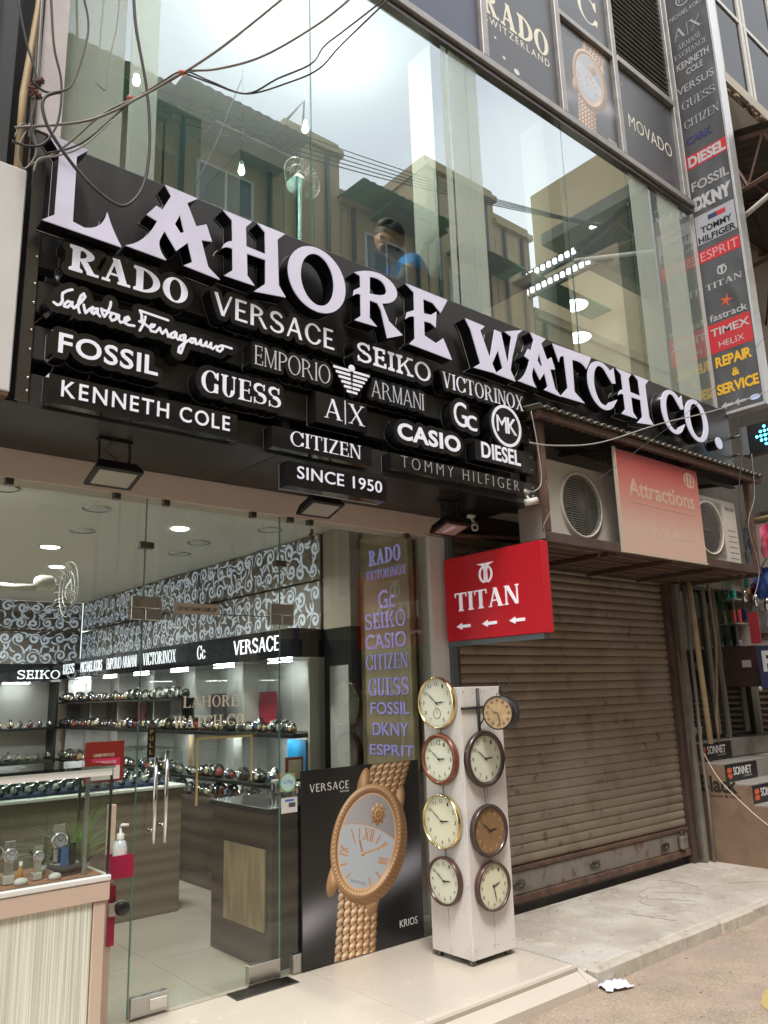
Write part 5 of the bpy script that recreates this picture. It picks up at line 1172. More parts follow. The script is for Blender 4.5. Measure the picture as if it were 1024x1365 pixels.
B('bottom_plate', M_shutbar, sh, SX0, SX1, .008, .03, .085, .235, bev=.004); B('bottom_rail', M_rust, sh, SX0, SX1, -.012, .03, .03, .083, bev=.006); B('bottom_rail', M_rust, sh, SX0, SX1, -.004, .03, .237, .268, bev=.006)
for x in (4.55, 5.45, 6.45):
    B('hasp', M_dsteel, sh, x, x+.12, -.004, .008, .13, .175, bev=.004); MB().tube([(x+.02, -.02, .14), (x+.05, -.03, .16), (x+.09, -.02, .15)], .006, 6).build('hasp_loop', M_dsteel, sh)
o = thing('padlock', (6.76, -.04, .16), 'steel padlock in its box at the right foot of the big shutter', 'padlock'); B('body', M_shutbar, o, 6.71, 6.80, -.045, -.005, .10, .21, bev=.012); MB().tube([(6.73, -.03, .21), (6.735, -.03, .24), (6.755, -.03, .25), (6.775, -.03, .24), (6.78, -.03, .21)], .006, 6).build('shackle', M_dsteel, o)
for x0, x1 in ((4.055, 4.10), (6.90, 6.99)): B('guide_rail', M_brown, sh, x0, x1, -.03, .06, -.04, 2.75, bev=.004)
B('header_box', M_brown, sh, 4.03, 7.0, .06, .45, 2.62, 3.2)
o = tag(B('shop_wall', M_cream, None, 4.0, 7.15, .47, .60, -.04, 3.44), 'plain wall closing the shutter bay behind and above', 'wall')
for z in (2.62, 2.82, 2.98): MB().rod((3.995, -.05, z), (4.6, -.40, z-.03), .016, 6).build('frame_bar', M_rust, sh)

# ------------------------------------------------------------ cage with air conditioners above the shutter
cg = thing('equipment_ledge', (5.7, -.4, 2.5), 'rusty brown steel ledge and posts carrying the air conditioners above the shutter', 'ledge')
AX0, AX1, AY, AZ = 4.18, 7.20, -.80, 2.485
B('front_angle', M_brown, cg, AX0, AX1, AY-.03, AY, AZ-.025, AZ+.045, bev=.003)
q = MB()
for i in range(8):
    y = AY+.03+i*.095
    B('deck_slat', M_rust if i % 2 else M_brown, cg, AX0+.01, AX1-.01, y, y+.07, AZ-.012+.002*(i % 3), AZ+.008)
for x in (AX0, 4.95, 5.7, 6.45, AX1-.04): B('cross_angle', M_brown, cg, x, x+.04, AY, -.01, AZ-.045, AZ-.014)
for x in (AX0+.0, AX1-.05): B('post', M_rust, cg, x, x+.042, AY-.028, AY+.02, AZ+.047, 3.36, bev=.004)
B('underside_rail', M_brown, cg, AX0, AX1, -.06, -.01, AZ-.03, AZ+.02)
aw = thing('corrugated_awning', (5.7, -.5, 3.35), 'small rusty corrugated metal awning over the air conditioners', 'awning')
q = MB(); vs = []; fs = []; n = 240; x0, x1 = 4.05, 7.30
for i in range(n+1):
    x = x0+(x1-x0)*i/n; dz = .012*math.sin(i*2*math.pi/6)
    vs += [(x, -.93, 3.375+dz), (x, -.10, 3.46+dz), (x, -.93, 3.371+dz), (x, -.10, 3.456+dz)]
    if i: a = 4*i-4; fs += [(a, a+4, a+5, a+1), (a+2, a+3, a+7, a+6), (a, a+2, a+6, a+4)]
q.add(vs, fs); q.build('corrugated_sheet', mat('weathered tin', (.27, .25, .22), .6, metal=.5, var=.4, vs=8), aw)
B('edge_beam', M_rust, aw, 4.10, 7.28, -.90, -.86, 3.305, 3.352); B('edge_beam', M_brown, aw, 4.16, 7.2, -.16, -.12, 3.38, 3.43)
for x in (4.12, 5.2, 6.2, 7.2): MB().add([(x, -.85, 3.31), (x+.03, -.85, 3.31), (x+.03, -.16, 3.39), (x, -.16, 3.39), (x, -.85, 3.35), (x+.03, -.85, 3.35), (x+.03, -.16, 3.43), (x, -.16, 3.43)], [(3, 2, 1, 0), (4, 5, 6, 7), (0, 1, 5, 4), (1, 2, 6, 5), (2, 3, 7, 6), (3, 0, 4, 7)]).build('rafter', M_brown, aw)
M_ac = mat('aged white casing', (.60, .56, .49), .5, var=.14, vs=4); M_grill = mat('grille wire', (.28, .27, .24), .5, metal=.3)
def ac(x0, x1, y0, z0, z1, lab, logo, fxc, sq=False, small=''):
    t = thing('air_conditioner_unit', ((x0+x1)/2, y0+.14, z0), lab, 'air conditioner')
    W_, H_ = x1-x0, z1-z0; R_ = H_*.42; cx, cz = x0+W_*fxc, z0+H_*.5
    # casing with a round opening in the front
    hole = circ(cx-x0, cz-z0, R_, n=40)
    MB().flat([rect(0, 0, W_, H_), hole], (x0, y0, z0), 'S', -.012, 0).build('front_panel', M_ac, t)
    q = MB(); q.box(x0, x1, y0+.013, y0+.28, z1-.012, z1); q.box(x0, x1, y0+.013, y0+.28, z0, z0+.012); q.box(x0, x0+.01, y0+.013, y0+.28, z0+.0125, z1-.0125); q.box(x1-.01, x1, y0+.013, y0+.28, z0+.0125, z1-.0125); q.box(x0+.011, x1-.011, y0+.27, y0+.28, z0+.0125, z1-.0125); q.build('casing', M_ac, t)
    MB().lathe([(R_, -.0), (R_*.99, -.022), (R_*.93, -.02), (R_*.9, .01)], (cx, y0, cz), 'y', 40).build('fan_ring', M_ac, t)
    B('shroud', M_black, t, cx-R_, cx+R_, y0+.12, y0+.13, cz-R_, cz+R_)
    q = MB()
    if sq:
        s_ = R_*1.02
        for k in range(21): a = -s_+2*s_*k/20; q.box(cx+a-.0016, cx+a+.0016, y0-.012, y0-.009, cz-s_, cz+s_)
        for k in range(26): a = -s_+2*s_*k/25; q.box(cx-s_, cx+s_, y0-.0155, y0-.0125, cz+a-.0016, cz+a+.0016)
    else:
        for k in range(27):
            a = -R_*.92+2*R_*.92*k/26; h = math.sqrt(max(0, (R_*.94)**2-a*a)); q.box(cx-h, cx+h, y0-.016, y0-.013, cz+a-.003, cz+a+.003)
        for k in range(16): a = math.pi*k/16; q.rod((cx+R_*.93*math.cos(a), y0-.011, cz+R_*.93*math.sin(a)), (cx-R_*.93*math.cos(a), y0-.011, cz-R_*.93*math.sin(a)), .0014, 4)
    q.build('fan_grille', M_grill, t)
    for k in range(3):
        a0 = 2*math.pi*k/3; P = [(cx+.04*math.cos(a0), y0+.05, cz+.04*math.sin(a0))]+[(cx+R_*.85*math.cos(a0+j*.2), y0+.04+.012*j, cz+R_*.85*math.sin(a0+j*.2)) for j in range(5)]+[(cx+.04*math.cos(a0+1), y0+.1, cz+.04*math.sin(a0+1))]
        MB().add(P, [tuple(range(len(P)))]).build('fan_blade', mat('grey plastic', (.12, .12, .12), .5), t)
    if not sq:
        for k in range(4): B('pressed_rib', M_ac, t, x0+W_*.82, x1-.02, y0-.004, y0-.001, z0+.06+k*.075, z0+.064+k*.075)
        MB().flat([[(0, 0), (.045, .0), (.045, .06)]], (x0+W_*.86, y0, z1-.13), 'S', 0, .002).build('logo', mat('blue logo', (.03, .25, .5)), t); MB().flat([[(0, .005), (.0, .06), (.04, .06)]], (x0+W_*.86, y0, z1-.13), 'S', 0, .002).build('logo', mat('black logo', (.02, .02, .03)), t)
        lettering('R32', t, M_black, (0, y0, 0), 'S', x0+W_*.88, x0+W_*.92, z1-.2, .015, 0, .001)
    else:
        lettering('VOLTAS', t, mat('navy print', (.03, .04, .12)), (0, y0, 0), 'S', x0+W_*.80, x0+W_*.97, z1-.085, .03, 0, .001, bold=.02)
        for k in range(6): B('louvre_line', M_grill, t, x0+W_*.81, x1-.03, y0-.002, y0-.0005, z0+.05+k*.05, z0+.055+k*.05)
    for x in (x0+.08, x1-.12): B('foot', M_dsteel, t, x, x+.05, y0+.0, y0+.26, z0-.025, z0-.001)
ac(4.42, 5.42, -.66, 2.522, 3.12, 'white air conditioner left of the Attractions board with round grille', 'd', .38)
ac(6.04, 6.97, -.765, 2.532, 3.10, 'white air conditioner right of the Attractions board, partly hidden by it', 'v', .44, sq=True)
# faded board
o = thing('hanging_board', (5.65, -.84, 2.5), 'faded pink and red Attractions board numbered 113 hanging between the air conditioners', 'sign board')
bx0, bx1, bz0, bz1 = 5.02, 6.20, 2.475, 3.26
def faded():
    m = mat('faded red print', (.6, .2, .15), .6); n = m.node_tree.nodes; l = m.node_tree.links; b = n['Principled BSDF']
    t = n.new('ShaderNodeTexCoord'); s_ = n.new('ShaderNodeSeparateXYZ'); nz = n.new('ShaderNodeTexNoise'); nz.inputs['Scale'].default_value = 3; ad = n.new('ShaderNodeMath'); ad.operation = 'MULTIPLY_ADD'; ad.inputs[1].default_value = .14
    r = n.new('ShaderNodeValToRGB'); e = r.color_ramp.elements; e[0].position = .3; e[0].color = (.58, .40, .32, 1); e[1].position = .98; e[1].color = (.40, .05, .04, 1); k = e.new(.66); k.color = (.52, .20, .155, 1)
    l.new(t.outputs['Generated'], s_.inputs[0]); l.new(t.outputs['Object'], nz.inputs[0]); l.new(nz.outputs['Fac'], ad.inputs[0]); l.new(s_.outputs[2], ad.inputs[2]); l.new(ad.outputs[0], r.inputs[0]); l.new(r.outputs[0], b.inputs['Base Color']); return m
B('panel', faded(), o, bx0, bx1, -.85, -.835, bz0, bz1, bev=.003); q = MB()
B('frame_edge', mat('pale frame edge', (.55, .47, .38), .6), o, bx0-.012, bx0-.001, -.855, -.83, bz0-.012, bz1+.01); B('frame_edge', MATS['pale frame edge'], o, bx0, bx1+.01, -.855, -.83, bz0-.012, bz0-.001)
M_fp = mat('faded cream print', (.56, .40, .31), .6, var=.3, vs=16, col2=(.54, .30, .23)); M_fp2 = mat('very faded print', (.62, .45, .37), .6)
lettering('Attractions', o, M_fp, (0, -.850, 0), 'S', bx0+.13, bx1-.10, bz0+.44, .13, 0, .0015, bold=.025)
B('rule_line', M_fp, o, bx0+.15, bx1-.08, -.8515, -.850, bz0+.385, bz0+.392); lettering('IMITATION JEWELLERY', o, M_fp2, (0, -.850, 0), 'S', bx0+.14, bx1-.12, bz0+.16, .05, 0, .0015)
MB().flat([circ(bx1-.14, bz1-.10, .085, .068, 30)], (0, -.85, 0), 'S', 0, .0015).build('number_disc', M_fp, o); lettering('113', o, mat('faded brown', (.30, .10, .06)), (0, -.8515, 0), 'S', bx1-.20, bx1-.08, bz1-.136, .072, 0, .0015, bold=.02)
# ------------------------------------------------------------ upper storey glazing
ug = thing('upper_glazing', (4, -.62, 4.05), 'tall reflective window wall of the upper storey above the big letters', 'window')
xs_ = [.95, 2.43, 3.86, 5.02, 5.98, 7.13]
for a, b in zip(xs_, xs_[1:]): B('window_pane', M_glassup, ug, a+.003, b-.003, -.625, -.613, 4.02, 6.25)
for x in xs_[1:-1]: B('pane_edge', M_edge, ug, x-.0026, x+.0026, -.626, -.612, 4.02, 6.25)
B('transom', M_alu, ug, .95, 7.15, -.69, -.60, 6.252, 6.32, bev=.006); B('transom', M_dsteel, ug, .95, 7.15, -.66, -.60, 6.205, 6.25)
for x0, x1 in ((.955, 1.26), (1.29, 1.44), (3.60, 3.66), (3.68, 3.98), (6.02, 6.35), (6.5, 6.9)): B('brightening_film', M_fr, ug, x0, x1, -.6275, -.6265, 4.03, 6.2)  # pale film added over the columns to brighten them through the glass
# cladding posters above the transom
cl = thing('poster_cladding', (5, -.62, 6.33), 'aluminium framed poster panels and dark louvres above the window wall', 'cladding')
xm = [2.6, 4.06, 5.05, 5.93, 7.0]
for x in xm: B('mullion', M_alu, cl, x-.035, x+.035, -.685, -.61, 6.322, 8.9, bev=.005)
B('rail', M_alu, cl, 5.087, 5.893, -.68, -.61, 7.36, 7.42, bev=.005); B('rail', M_alu, cl, 5.967, 6.965, -.69, -.61, 7.36, 7.43, bev=.005)
M_pb = mat('faded navy panel', (.07, .075, .13), .35, var=.3, vs=2); M_pg = mat('faded dark grey print', (.075, .075, .08), .35, var=.25, vs=2); speckle(M_pg, 9, (.3, .29, .28), .70, .73, .6)
B('poster_panel', M_pb, cl, 2.64, 4.02, -.645, -.63, 6.33, 8.8); B('poster_panel', M_pg, cl, 4.098, 5.012, -.645, -.63, 6.33, 8.8)
B('poster_panel', M_pg, cl, 5.088, 5.892, -.645, -.63, 7.425, 8.8); B('poster_panel', M_black, cl, 5.088, 5.892, -.642, -.63, 6.33, 7.355)
pw = thing('faded_watch_poster', (5.09, -.6445, 6.332), 'faded gold watch poster between RADO and MOVADO panels', 'poster'); MB().box(5.09, 5.89, -.6445, -.6423, 6.332, 7.353).build('print', poster_mat('faded poster print', .28), pw)
lettering('VERSACE', pw, mat('dim print', (.35, .34, .33)), (5.09, -.6447, 6.332), 'S', .05, .45, .92, .045, 0, .001, style='optima', track=.1); lettering('KRIOS', pw, M_wp, (5.09, -.6447, 6.332), 'S', .64, .77, .05, .03, 0, .001)
B('poster_panel', M_pg, cl, 5.968, 7.0, -.645, -.63, 6.33, 7.355)
a, b = at(646, 22, Y=-.65), at(730, 70, Y=-.65)
a, b = at(643.7, 15, Y=-.645), at(732, 76, Y=-.645); lettering('RADO', cl, M_film, (0, -.645, 0), 'S', a[0], b[0], (a[2]+b[2])/2, .24, 0, .001, style='rado')
a, b = at(646, 26, Y=-.645), at(733, 91, Y=-.645); lettering('SWITZERLAND', cl, M_film, (0, -.645, 0), 'S', a[0], b[0], (a[2]+b[2])/2, .07, 0, .001, track=.25)
a, b = at(839, 167, Y=-.645), at(896.6, 213, Y=-.645); lettering('MOVADO', cl, M_film, (0, -.645, 0), 'S', a[0], b[0], (a[2]+b[2])/2, .15, 0, .001, bold=-.012, track=.05); lettering('C', cl, M_film, (0, -.645, 0), 'S', 5.45, 5.75, 7.6, .3, 0, .001, style='serif')
for px, py, r in ((689, 96, .035), (672, 77, .02), (660, 50, .015)):
    p = at(px, py, Y=-.646); MB().flat([circ(p[0], p[2], r, r*.8, 9)], (0, -.645, 0), 'S', .0005, .0015).build('bird_stain', M_white, cl)
n = 0; z = 7.44
lv = MB()
while z < 9.4: MB().add([(5.97, -.66, z), (6.96, -.66, z), (6.96, -.61, z+.035), (5.97, -.61, z+.035), (5.97, -.664, z+.006), (6.96, -.664, z+.006), (6.96, -.612, z+.041), (5.97, -.612, z+.041)], [(3, 2, 1, 0), (4, 5, 6, 7), (0, 1, 5, 4), (1, 2, 6, 5), (3, 7, 6, 2), (0, 4, 7, 3)]).build('louvre_blade', M_alu, cl); z += .062
B('louvre_void', M_black, cl, 5.968, 6.965, -.60, -.59, 7.43, 9.4)

# ------------------------------------------------------------ vertical brand sign
vs_ = thing('vertical_brand_sign', (7.2, -.83, 4.02), 'tall narrow vertical brand list sign ending in REPAIR & SERVICE', 'sign')
VX, VY0, VY1, VZ0, VZ1 = 7.20, -1.085, -.60, 4.02, 9.6
def vinyl():
    m = mat('wrinkled grey vinyl', (.10, .10, .105), .35); n = m.node_tree.nodes; l = m.node_tree.links; b = n['Principled BSDF']
    t = n.new('ShaderNodeTexCoord'); mp = n.new('ShaderNodeMapping'); mp.inputs['Scale'].default_value = (1, 1, .45); w_ = n.new('ShaderNodeTexWave'); w_.inputs['Scale'].default_value = 2.2; w_.inputs['Distortion'].default_value = 9; w_.inputs['Detail'].default_value = 1
    bb = n.new('ShaderNodeBump'); bb.inputs['Strength'].default_value = .6; bb.inputs['Distance'].default_value = .02
    l.new(t.outputs['Object'], mp.inputs[0]); l.new(mp.outputs[0], w_.inputs[0]); l.new(w_.outputs['Fac'], bb.inputs['Height']); l.new(bb.outputs[0], b.inputs['Normal']); return m
B('face_sheet', vinyl(), vs_, VX, VX+.02, VY0+.025, VY1-.025, VZ0+.03, VZ1)
B('box_back', M_black, vs_, VX+.021, VX+.13, VY0+.025, VY1-.025, VZ0+.03, VZ1)
M_sf = mat('silver frame', (.6, .6, .6), .4, metal=.5, var=.15, vs=6)
B('frame_edge', M_sf, vs_, VX-.008, VX+.135, VY0, VY0+.024, VZ0, VZ1, bev=.002); B('frame_edge', M_sf, vs_, VX-.008, VX+.135, VY1-.024, VY1, VZ0, VZ1, bev=.002); B('frame_edge', M_sf, vs_, VX-.008, VX+.135, VY0+.0245, VY1-.0245, VZ0, VZ0+.028, bev=.002)
Mg_ = mat('grey vinyl print', (.42, .42, .42), .5); M_rp = mat('red vinyl print', (.50, .03, .04), .45, em=.05, emc=(.8, .05, .05)); M_bl = mat('dull blue print', (.04, .045, .16), .5); M_yel = mat('amber print', (.75, .42, .03), .45, em=.06, emc=(1, .6, .05)); M_wv = mat('white vinyl print', (.52, .52, .52), .5)
VW = VY1-VY0
def row(txt, px, py, hpx, w0, w1, style='sans', m=None, bold=.0, box=None):
    z = at(px, py, X=VX)[2]; h = at(px, py-hpx/2, X=VX)[2]-at(px, py+hpx/2, X=VX)[2]
    if box:
        q = MB().flat([rect(w0*VW-.02, -h*.72, w1*VW+.02, h*.72)], (VX, VY1, z), 'W', .0, .0015, back=False).build('colour_block', box, vs_)
    if txt: lettering(txt, vs_, m or Mg_, (VX, VY1, z), 'W', w0*VW, w1*VW, -h/2, h, .002, .003, style=style, bold=bold)
    return z, h
z, h = row('MICHAEL KORS', 904, 21, 6, .1, .85); z2 = at(901, 4, X=VX)[2]; MB().flat([circ(.46*VW, 0, .085), circ(.46*VW, 0, .073)], (VX, VY1, z2), 'W', 0, .003).build('ring', Mg_, vs_); lettering('MK', vs_, Mg_, (VX, VY1, z2), 'W', .36*VW, .56*VW, -.035, .07, 0, .003)
row('A|X', 908, 43, 15, .12, .8, 'serif'); row('ARMANI', 911, 60, 7, .2, .72, 'serif'); row('EXCHANGE', 912, 71, 7, .1, .85, 'serif'); row('KENNETH', 914, 85, 9, .12, .86, bold=.02); row('COLE', 915, 97, 8, .32, .70, bold=.02)
row('VERSUS', 917, 116, 10, .06, .9); row('GUESS', 921, 136, 11, .12, .88, 'serif'); row('CITIZEN', 924, 161.5, 11, .12, .9, 'serif'); row('CARK', 925, 185, 9, .12, .7, m=M_bl, bold=.04)
row('DIESEL', 931, 211, 13, .1, .92, m=M_wv, bold=.04, box=M_rp); row('FOSSIL', 936, 244, 12, .1, .92, m=Mg_, bold=.02); row('DKNY', 938, 268, 16, .1, .92, m=M_wv, bold=.07)
z = at(947, 303, X=VX)[2]; MB().flat([rect(.07*VW, -.14, .93*VW, .18)], (VX, VY1, z), 'W', 0, .0015, back=False).build('colour_block', mat('pale grey block', (.42, .42, .46)), vs_)
row('TOMMY', 947, 302, 8, .18, .85, m=M_black, bold=.03); row('HILFIGER', 949, 314, 8, .1, .9, m=M_black, bold=.03)
MB().flat([rect(.36*VW, .09, .55*VW, .14)], (VX, VY1, z), 'W', .002, .003, back=False).build('flag_block', mat('navy print'), vs_); MB().flat([rect(.55*VW, .09, .74*VW, .14)], (VX, VY1, z), 'W', .002, .003, back=False).build('flag_block', M_rp, vs_)
row('ESPRIT', 952, 336, 12, .1, .9, m=mat('pink print', (.7, .35, .35)), box=M_rp); row('TITAN', 958, 378, 8, .12, .88, 'flare', m=M_wv)
z = at(956, 362, X=VX)[2]; MB().flat([circ(.5*VW, 0, .05), circ(.5*VW, 0, .036)], (VX, VY1, z), 'W', 0, .003).build('logo', M_wv, vs_); MB().flat([[(.5*VW-.045, .05), (.5*VW+.045, .05), (.5*VW+.01, .02), (.5*VW+.01, -.04), (.5*VW-.01, -.04), (.5*VW-.01, .02)]], (VX, VY1, z), 'W', .0, .0035).build('logo', M_wv, vs_)
row('fastrack', 964.6, 419, 9, .12, .9, m=M_wv, bold=.01); z = at(959, 404, X=VX)[2]; MB().flat([[(.5*VW+r*math.cos(a), r*math.sin(a)) for k in range(10) for a, r in [(rad(70+36*k), .075 if k % 2 == 0 else .022)]]], (VX, VY1, z), 'W', 0, .003).build('star', mat('orange print', (.65, .12, .04)), vs_)
z = at(968, 446, X=VX)[2]; MB().flat([rect(.05*VW, -.15, .93*VW, .15)], (VX, VY1, z), 'W', 0, .0015, back=False).build('colour_block', M_rp, vs_)
row('TIMEX', 968, 438, 10, .1, .9, m=M_wv, bold=.02); row('HELIX', 969, 456, 8, .24, .76, m=M_wv)
row('REPAIR', 973, 478, 13, .12, .86, m=M_yel, bold=.04); row('&', 976, 496, 10, .42, .58, m=M_yel, bold=.04); row('SERVICE', 979, 514, 13, .08, .92, m=M_yel, bold=.04)
z = at(980, 537, X=VX)[2]
for x0 in (.12, .38): MB().flat([[(x0*VW, 0), (x0*VW+.05, .035), (x0*VW+.05, .013), (x0*VW+.12, .013), (x0*VW+.12, -.013), (x0*VW+.05, -.013), (x0*VW+.05, -.035)]], (VX, VY1, z), 'W', 0, .003).build('arrow', M_wv, vs_)
MB().flat([circ(.80*VW, 0, .05, .025, 14)], (VX, VY1, z), 'W', 0, .003).build('flower_mark', mat('pale blue print', (.45, .55, .8), em=.2), vs_)
for z in (4.5, 5.6, 6.7, 7.8): MB().rod((7.26, -.62, z), (7.26, -.45, z), .012, 6).build('bracket', M_dsteel, vs_)

# LED arrow box
lb_ = thing('led_arrow_box', (7.2, -1.1, 3.6), 'dark box with a glowing cyan dotted arrow below the vertical sign', 'sign')
B('box', M_black, lb_, 7.20, 7.32, -1.32, -.80, 3.58, 3.86, bev=.004); MB().quad((7.198, -.80, 3.59), (7.198, -.87, 3.58), (7.198, -.87, 3.86), (7.198, -.80, 3.86)).build('side_sheet', mat('grey sheet', (.16, .17, .18), .3), lb_)
M_cy = mat('cyan led', (.05, .6, .9), .4, em=4, emc=(.08, .62, .95)); cc = (-1.03, 3.73)
for i in range(-2, 3):
    for j in range(-2, 3):
        if abs(i)+abs(j) <= 2: MB().flat([circ(-(cc[0]+i*.038)-.0, cc[1]+j*.042, .013, n=8)], (7.20, 0, 0), 'W', 0, .004).build('led', M_cy, lb_)
for z in (3.62, 3.8): MB().rod((7.25, -.80, z), (7.25, -.62, z), .012, 6).build('bracket', M_dsteel, lb_)

# ------------------------------------------------------------ neighbouring building at right
nb = thing('neighbour_building', (9.5, 0, 0), 'cream building at the far right with white framed bay windows and a broken ledge', 'building')
M_nb = mat('stained cream render', (.52, .46, .38), .8, var=.25, vs=2.5, bump=.2, bs=20); M_wf = mat('white window frame', (.6, .58, .53), .5, var=.12)
B('wall', M_nb, nb, 7.32, 16, .2, .6, 2.9, 14); B('wall', M_nb, nb, 9.0, 16, -.62, .19, 0, 3.4)
# bay
M_wg = glass('dusty window', (.38, .39, .40), .03, .35, rough=.1)
BX0, BX1, BY, BZ = 7.50, 11.5, -1.0, 7.86
B('bay_floor', M_nb, nb, BX0, BX1, BY-.02, .19, BZ-.13, BZ); B('bay_apron', M_nb, nb, BX0+.02, BX1, BY+.26, .18, BZ-.299, BZ-.131); 
B('bay_side', M_nb, nb, BX0, BX0+.10, BY+.24, .19, BZ+.001, 12); B('bay_roof', M_nb, nb, BX0, BX1, BY-.06, .19, 10.6, 10.8)
B('side_pane', glass('pale side pane', (.5, .52, .55), .25, .6), nb, BX0+.04, BX0+.05, BY+.03, BY+.235, BZ+.001, 10.59)
for i, (x, wd) in enumerate(((BX0, .05), (BX0+.62, .06), (BX0+.72, .05), (BX0+1.55, .06), (BX0+2.6, .05))): B('window_mullion', M_wf, nb, x, x+wd, BY-.01, BY+.05, BZ+.002, 10.59, bev=.004)
for z in (8.85,): B('window_rail', M_wf, nb, BX0+.051, BX0+2.6, BY+.0, BY+.045, z, z+.05)
B('window_pane', M_wg, nb, BX0+.052, BX1, BY+.015, BY+.02, BZ+.003, 10.58); B('dark_room_sheet', mat('dark room', (.10, .095, .09), .9, var=.3, vs=6), nb, BX0+.11, BX1, BY+.5, BY+.52, BZ+.003, 10.58)  # dark sheet stands in for the shade of the room behind
q = MB(); q.add([(BX0, BY-.02, BZ-.301), (BX0+1.2, BY-.02, BZ-.301), (BX0+1.2, .18, BZ-.301), (BX0, .18, BZ-.301), (BX0+.3, BY+.25, BZ-.62), (BX0+1.2, BY+.2, BZ-.62), (BX0+1.2, .18, BZ-.8), (BX0+.3, .18, BZ-.8)], [(0, 4, 5, 1), (0, 3, 7, 4), (4, 7, 6, 5)]); q.build('bay_underside', M_nb, nb)
q = MB(); rn = random.Random(3)
for k in range(150):
    x = BX0+.04+rn.random()**1.3*1.1; y = BY+.0+rn.random()*.27; q.sphere((x, y, BZ-.13-rn.random()*(.05+.20*(y-BY)/.27)), rn.uniform(.015, .05), 3, (1.4, 1, .8))
q.build('broken_concrete', mat('broken concrete', (.33, .24, .16), .95, var=.5, vs=20, bump=.8, bs=40), nb)['kind'] = 'stuff'
# truss awning
ta = thing('truss_awning', (8.4, -1.0, 6.4), 'dark corrugated awning on a rusty steel truss under the bay window', 'awning')
p = at(965, 172, X=7.55); zt_ = 7.05
vs = []; fs = []; q = MB()
for i in range(61):
    x = 7.46+i*.08; dz = .02*(1 if i % 2 else -1); vs += [(x, -2.3, 6.75+dz), (x, .18, 7.45+dz)]
    if i: fs.append((2*i-2, 2*i, 2*i+1, 2*i-1))
q.add(vs, fs).build('corrugated_sheet', mat('dark awning tin', (.13, .12, .11), .7, metal=.3, var=.3, vs=4), ta)
M_tr = mat('rusty truss', (.17, .10, .08), .7, var=.3, vs=8)
for x in (7.55, 9.0, 10.6):
    q = MB(); q.tube([(x, -2.3, 6.68), (x, .15, 7.36)], .028, 4); q.tube([(x, -2.3, 6.60), (x, .15, 6.30)], .028, 4)
    for k in range(5): y = -1.9+k*.42; q.tube([(x, y, 6.60-(y+2.3)*.12), (x, y+.2, 6.68+(y+2.5)*.277)], .018, 4); q.tube([(x, y+.2, 6.68+(y+2.5)*.277), (x, y+.42, 6.60-(y+2.72)*.12)], .014, 4)
    q.build('truss', M_tr, ta)
for y in (-2.25, -1.5, -.7, .1): MB().tube([(7.46, y, 6.70+(y+2.3)*.28), (12, y, 6.70+(y+2.3)*.28)], .022, 4).build('purlin', M_tr, ta)
MB().tube([(7.5, -2.3, 6.60), (7.5, .15, 5.7)], .025, 6).build('stay', M_wf, ta)
# shop front further right: wall bits, posts, pipes
B('upper_lintel', mat('dirty grey lintel', (.17, .155, .135), .8, var=.3, vs=4), nb, 7.34, 16, -.1, .19, 2.45, 5.2)
B('side_wall', mat('dim interior wall', (.20, .17, .14), .8, var=.2, vs=3), nb, 8.97, 9.0, -.5, 3.0, 0, 3.4); B('back_wall', mat('shop back', (.34, .37, .36), .8, var=.5, vs=3), nb, 7.3, 9.0, 2.6, 2.7, 0, 3.4)
B('ceiling', MATS['dim interior wall'], nb, 7.1, 9.0, .2, 2.6, 2.85, 2.9); B('party_wall', M_cream, nb, 7.05, 7.15, .12, 3.0, 0, 2.9)
gp = thing('grey_post', (7.08, -.06, 0), 'grey weathered concrete post right of the big shutter', 'post'); MB().bbox(6.993, 7.055, -.09, .10, -.04, 2.46, b=.008).build('post', mat('grey concrete', (.22, .20, .17), .9, var=.4, vs=6, bump=.5), gp)
o = tag(MB().tube([(7.075, -.12, -.04), (7.082, -.125, .5), (7.07, -.12, .9), (7.085, -.12, 1.3), (7.08, -.12, 2.44)], .016, 8).build('grey_conduit', M_wireg, None), 'crooked grey conduit running down to the pavement beside the graffiti wall', 'pipe')
o = tag(MB().tube([(7.175, -.16, .97), (7.13, -.165, 1.9), (7.12, -.15, 2.62)], .026, 10).build('cream_pipe', mat('yellowed pipe', (.50, .40, .24), .5, var=.2, vs=8), None), 'yellowed plastic pipe standing right of the grey post', 'pipe')
o = tag(MB().tube([(7.22, -.22, .98), (7.22, -.22, 1.2), (7.30, -.22, 1.5), (7.36, -.23, 1.9), (7.34, -.23, 2.45)], .014, 8).build('brown_cable', mat('brown cable', (.22, .16, .10), .7), None), 'thick brown cable hanging in front of the shop door', 'cable')
dd = thing('shop_door_frame', (7.9, .05, 0), 'grey steel framed glass door at the top of the SONNET steps', 'door')
for x in (7.17, 7.70, 8.30): B('jamb', mat('grey jamb', (.20, .185, .16), .6, var=.2), dd, x, x+.06, .03, .09, 1.02, 2.84, bev=.004)
B('door_glass', glass('dim door glass', (.5, .55, .55), .05, 1), dd, 7.235, 7.695, .055, .06, 1.02, 2.80); B('door_glass', MATS['dim door glass'], dd, 7.765, 8.295, .055, .06, 1.02, 2.80)
gr_ = [(.25, .3, .36), (.05, .05, .07), (.4, .38, .34), (.04, .28, .28), (.10, .11, .14)]
for i in range(9):
    x = 7.25+.12*i; o = tag(MB().bbox(x, x+.07, .5, .62, 1.35, 2.0+.1*(i % 3), b=.02).build('hanging_garment', mat('garment %d' % (i % 5), gr_[i % 5], .8, var=.3, vs=10), None), ['pale blue', 'black', 'cream', 'teal', 'dark navy'][i % 5]+' garment hanging behind the door glass above the steps', 'garment', 'garments hanging behind the shop door')
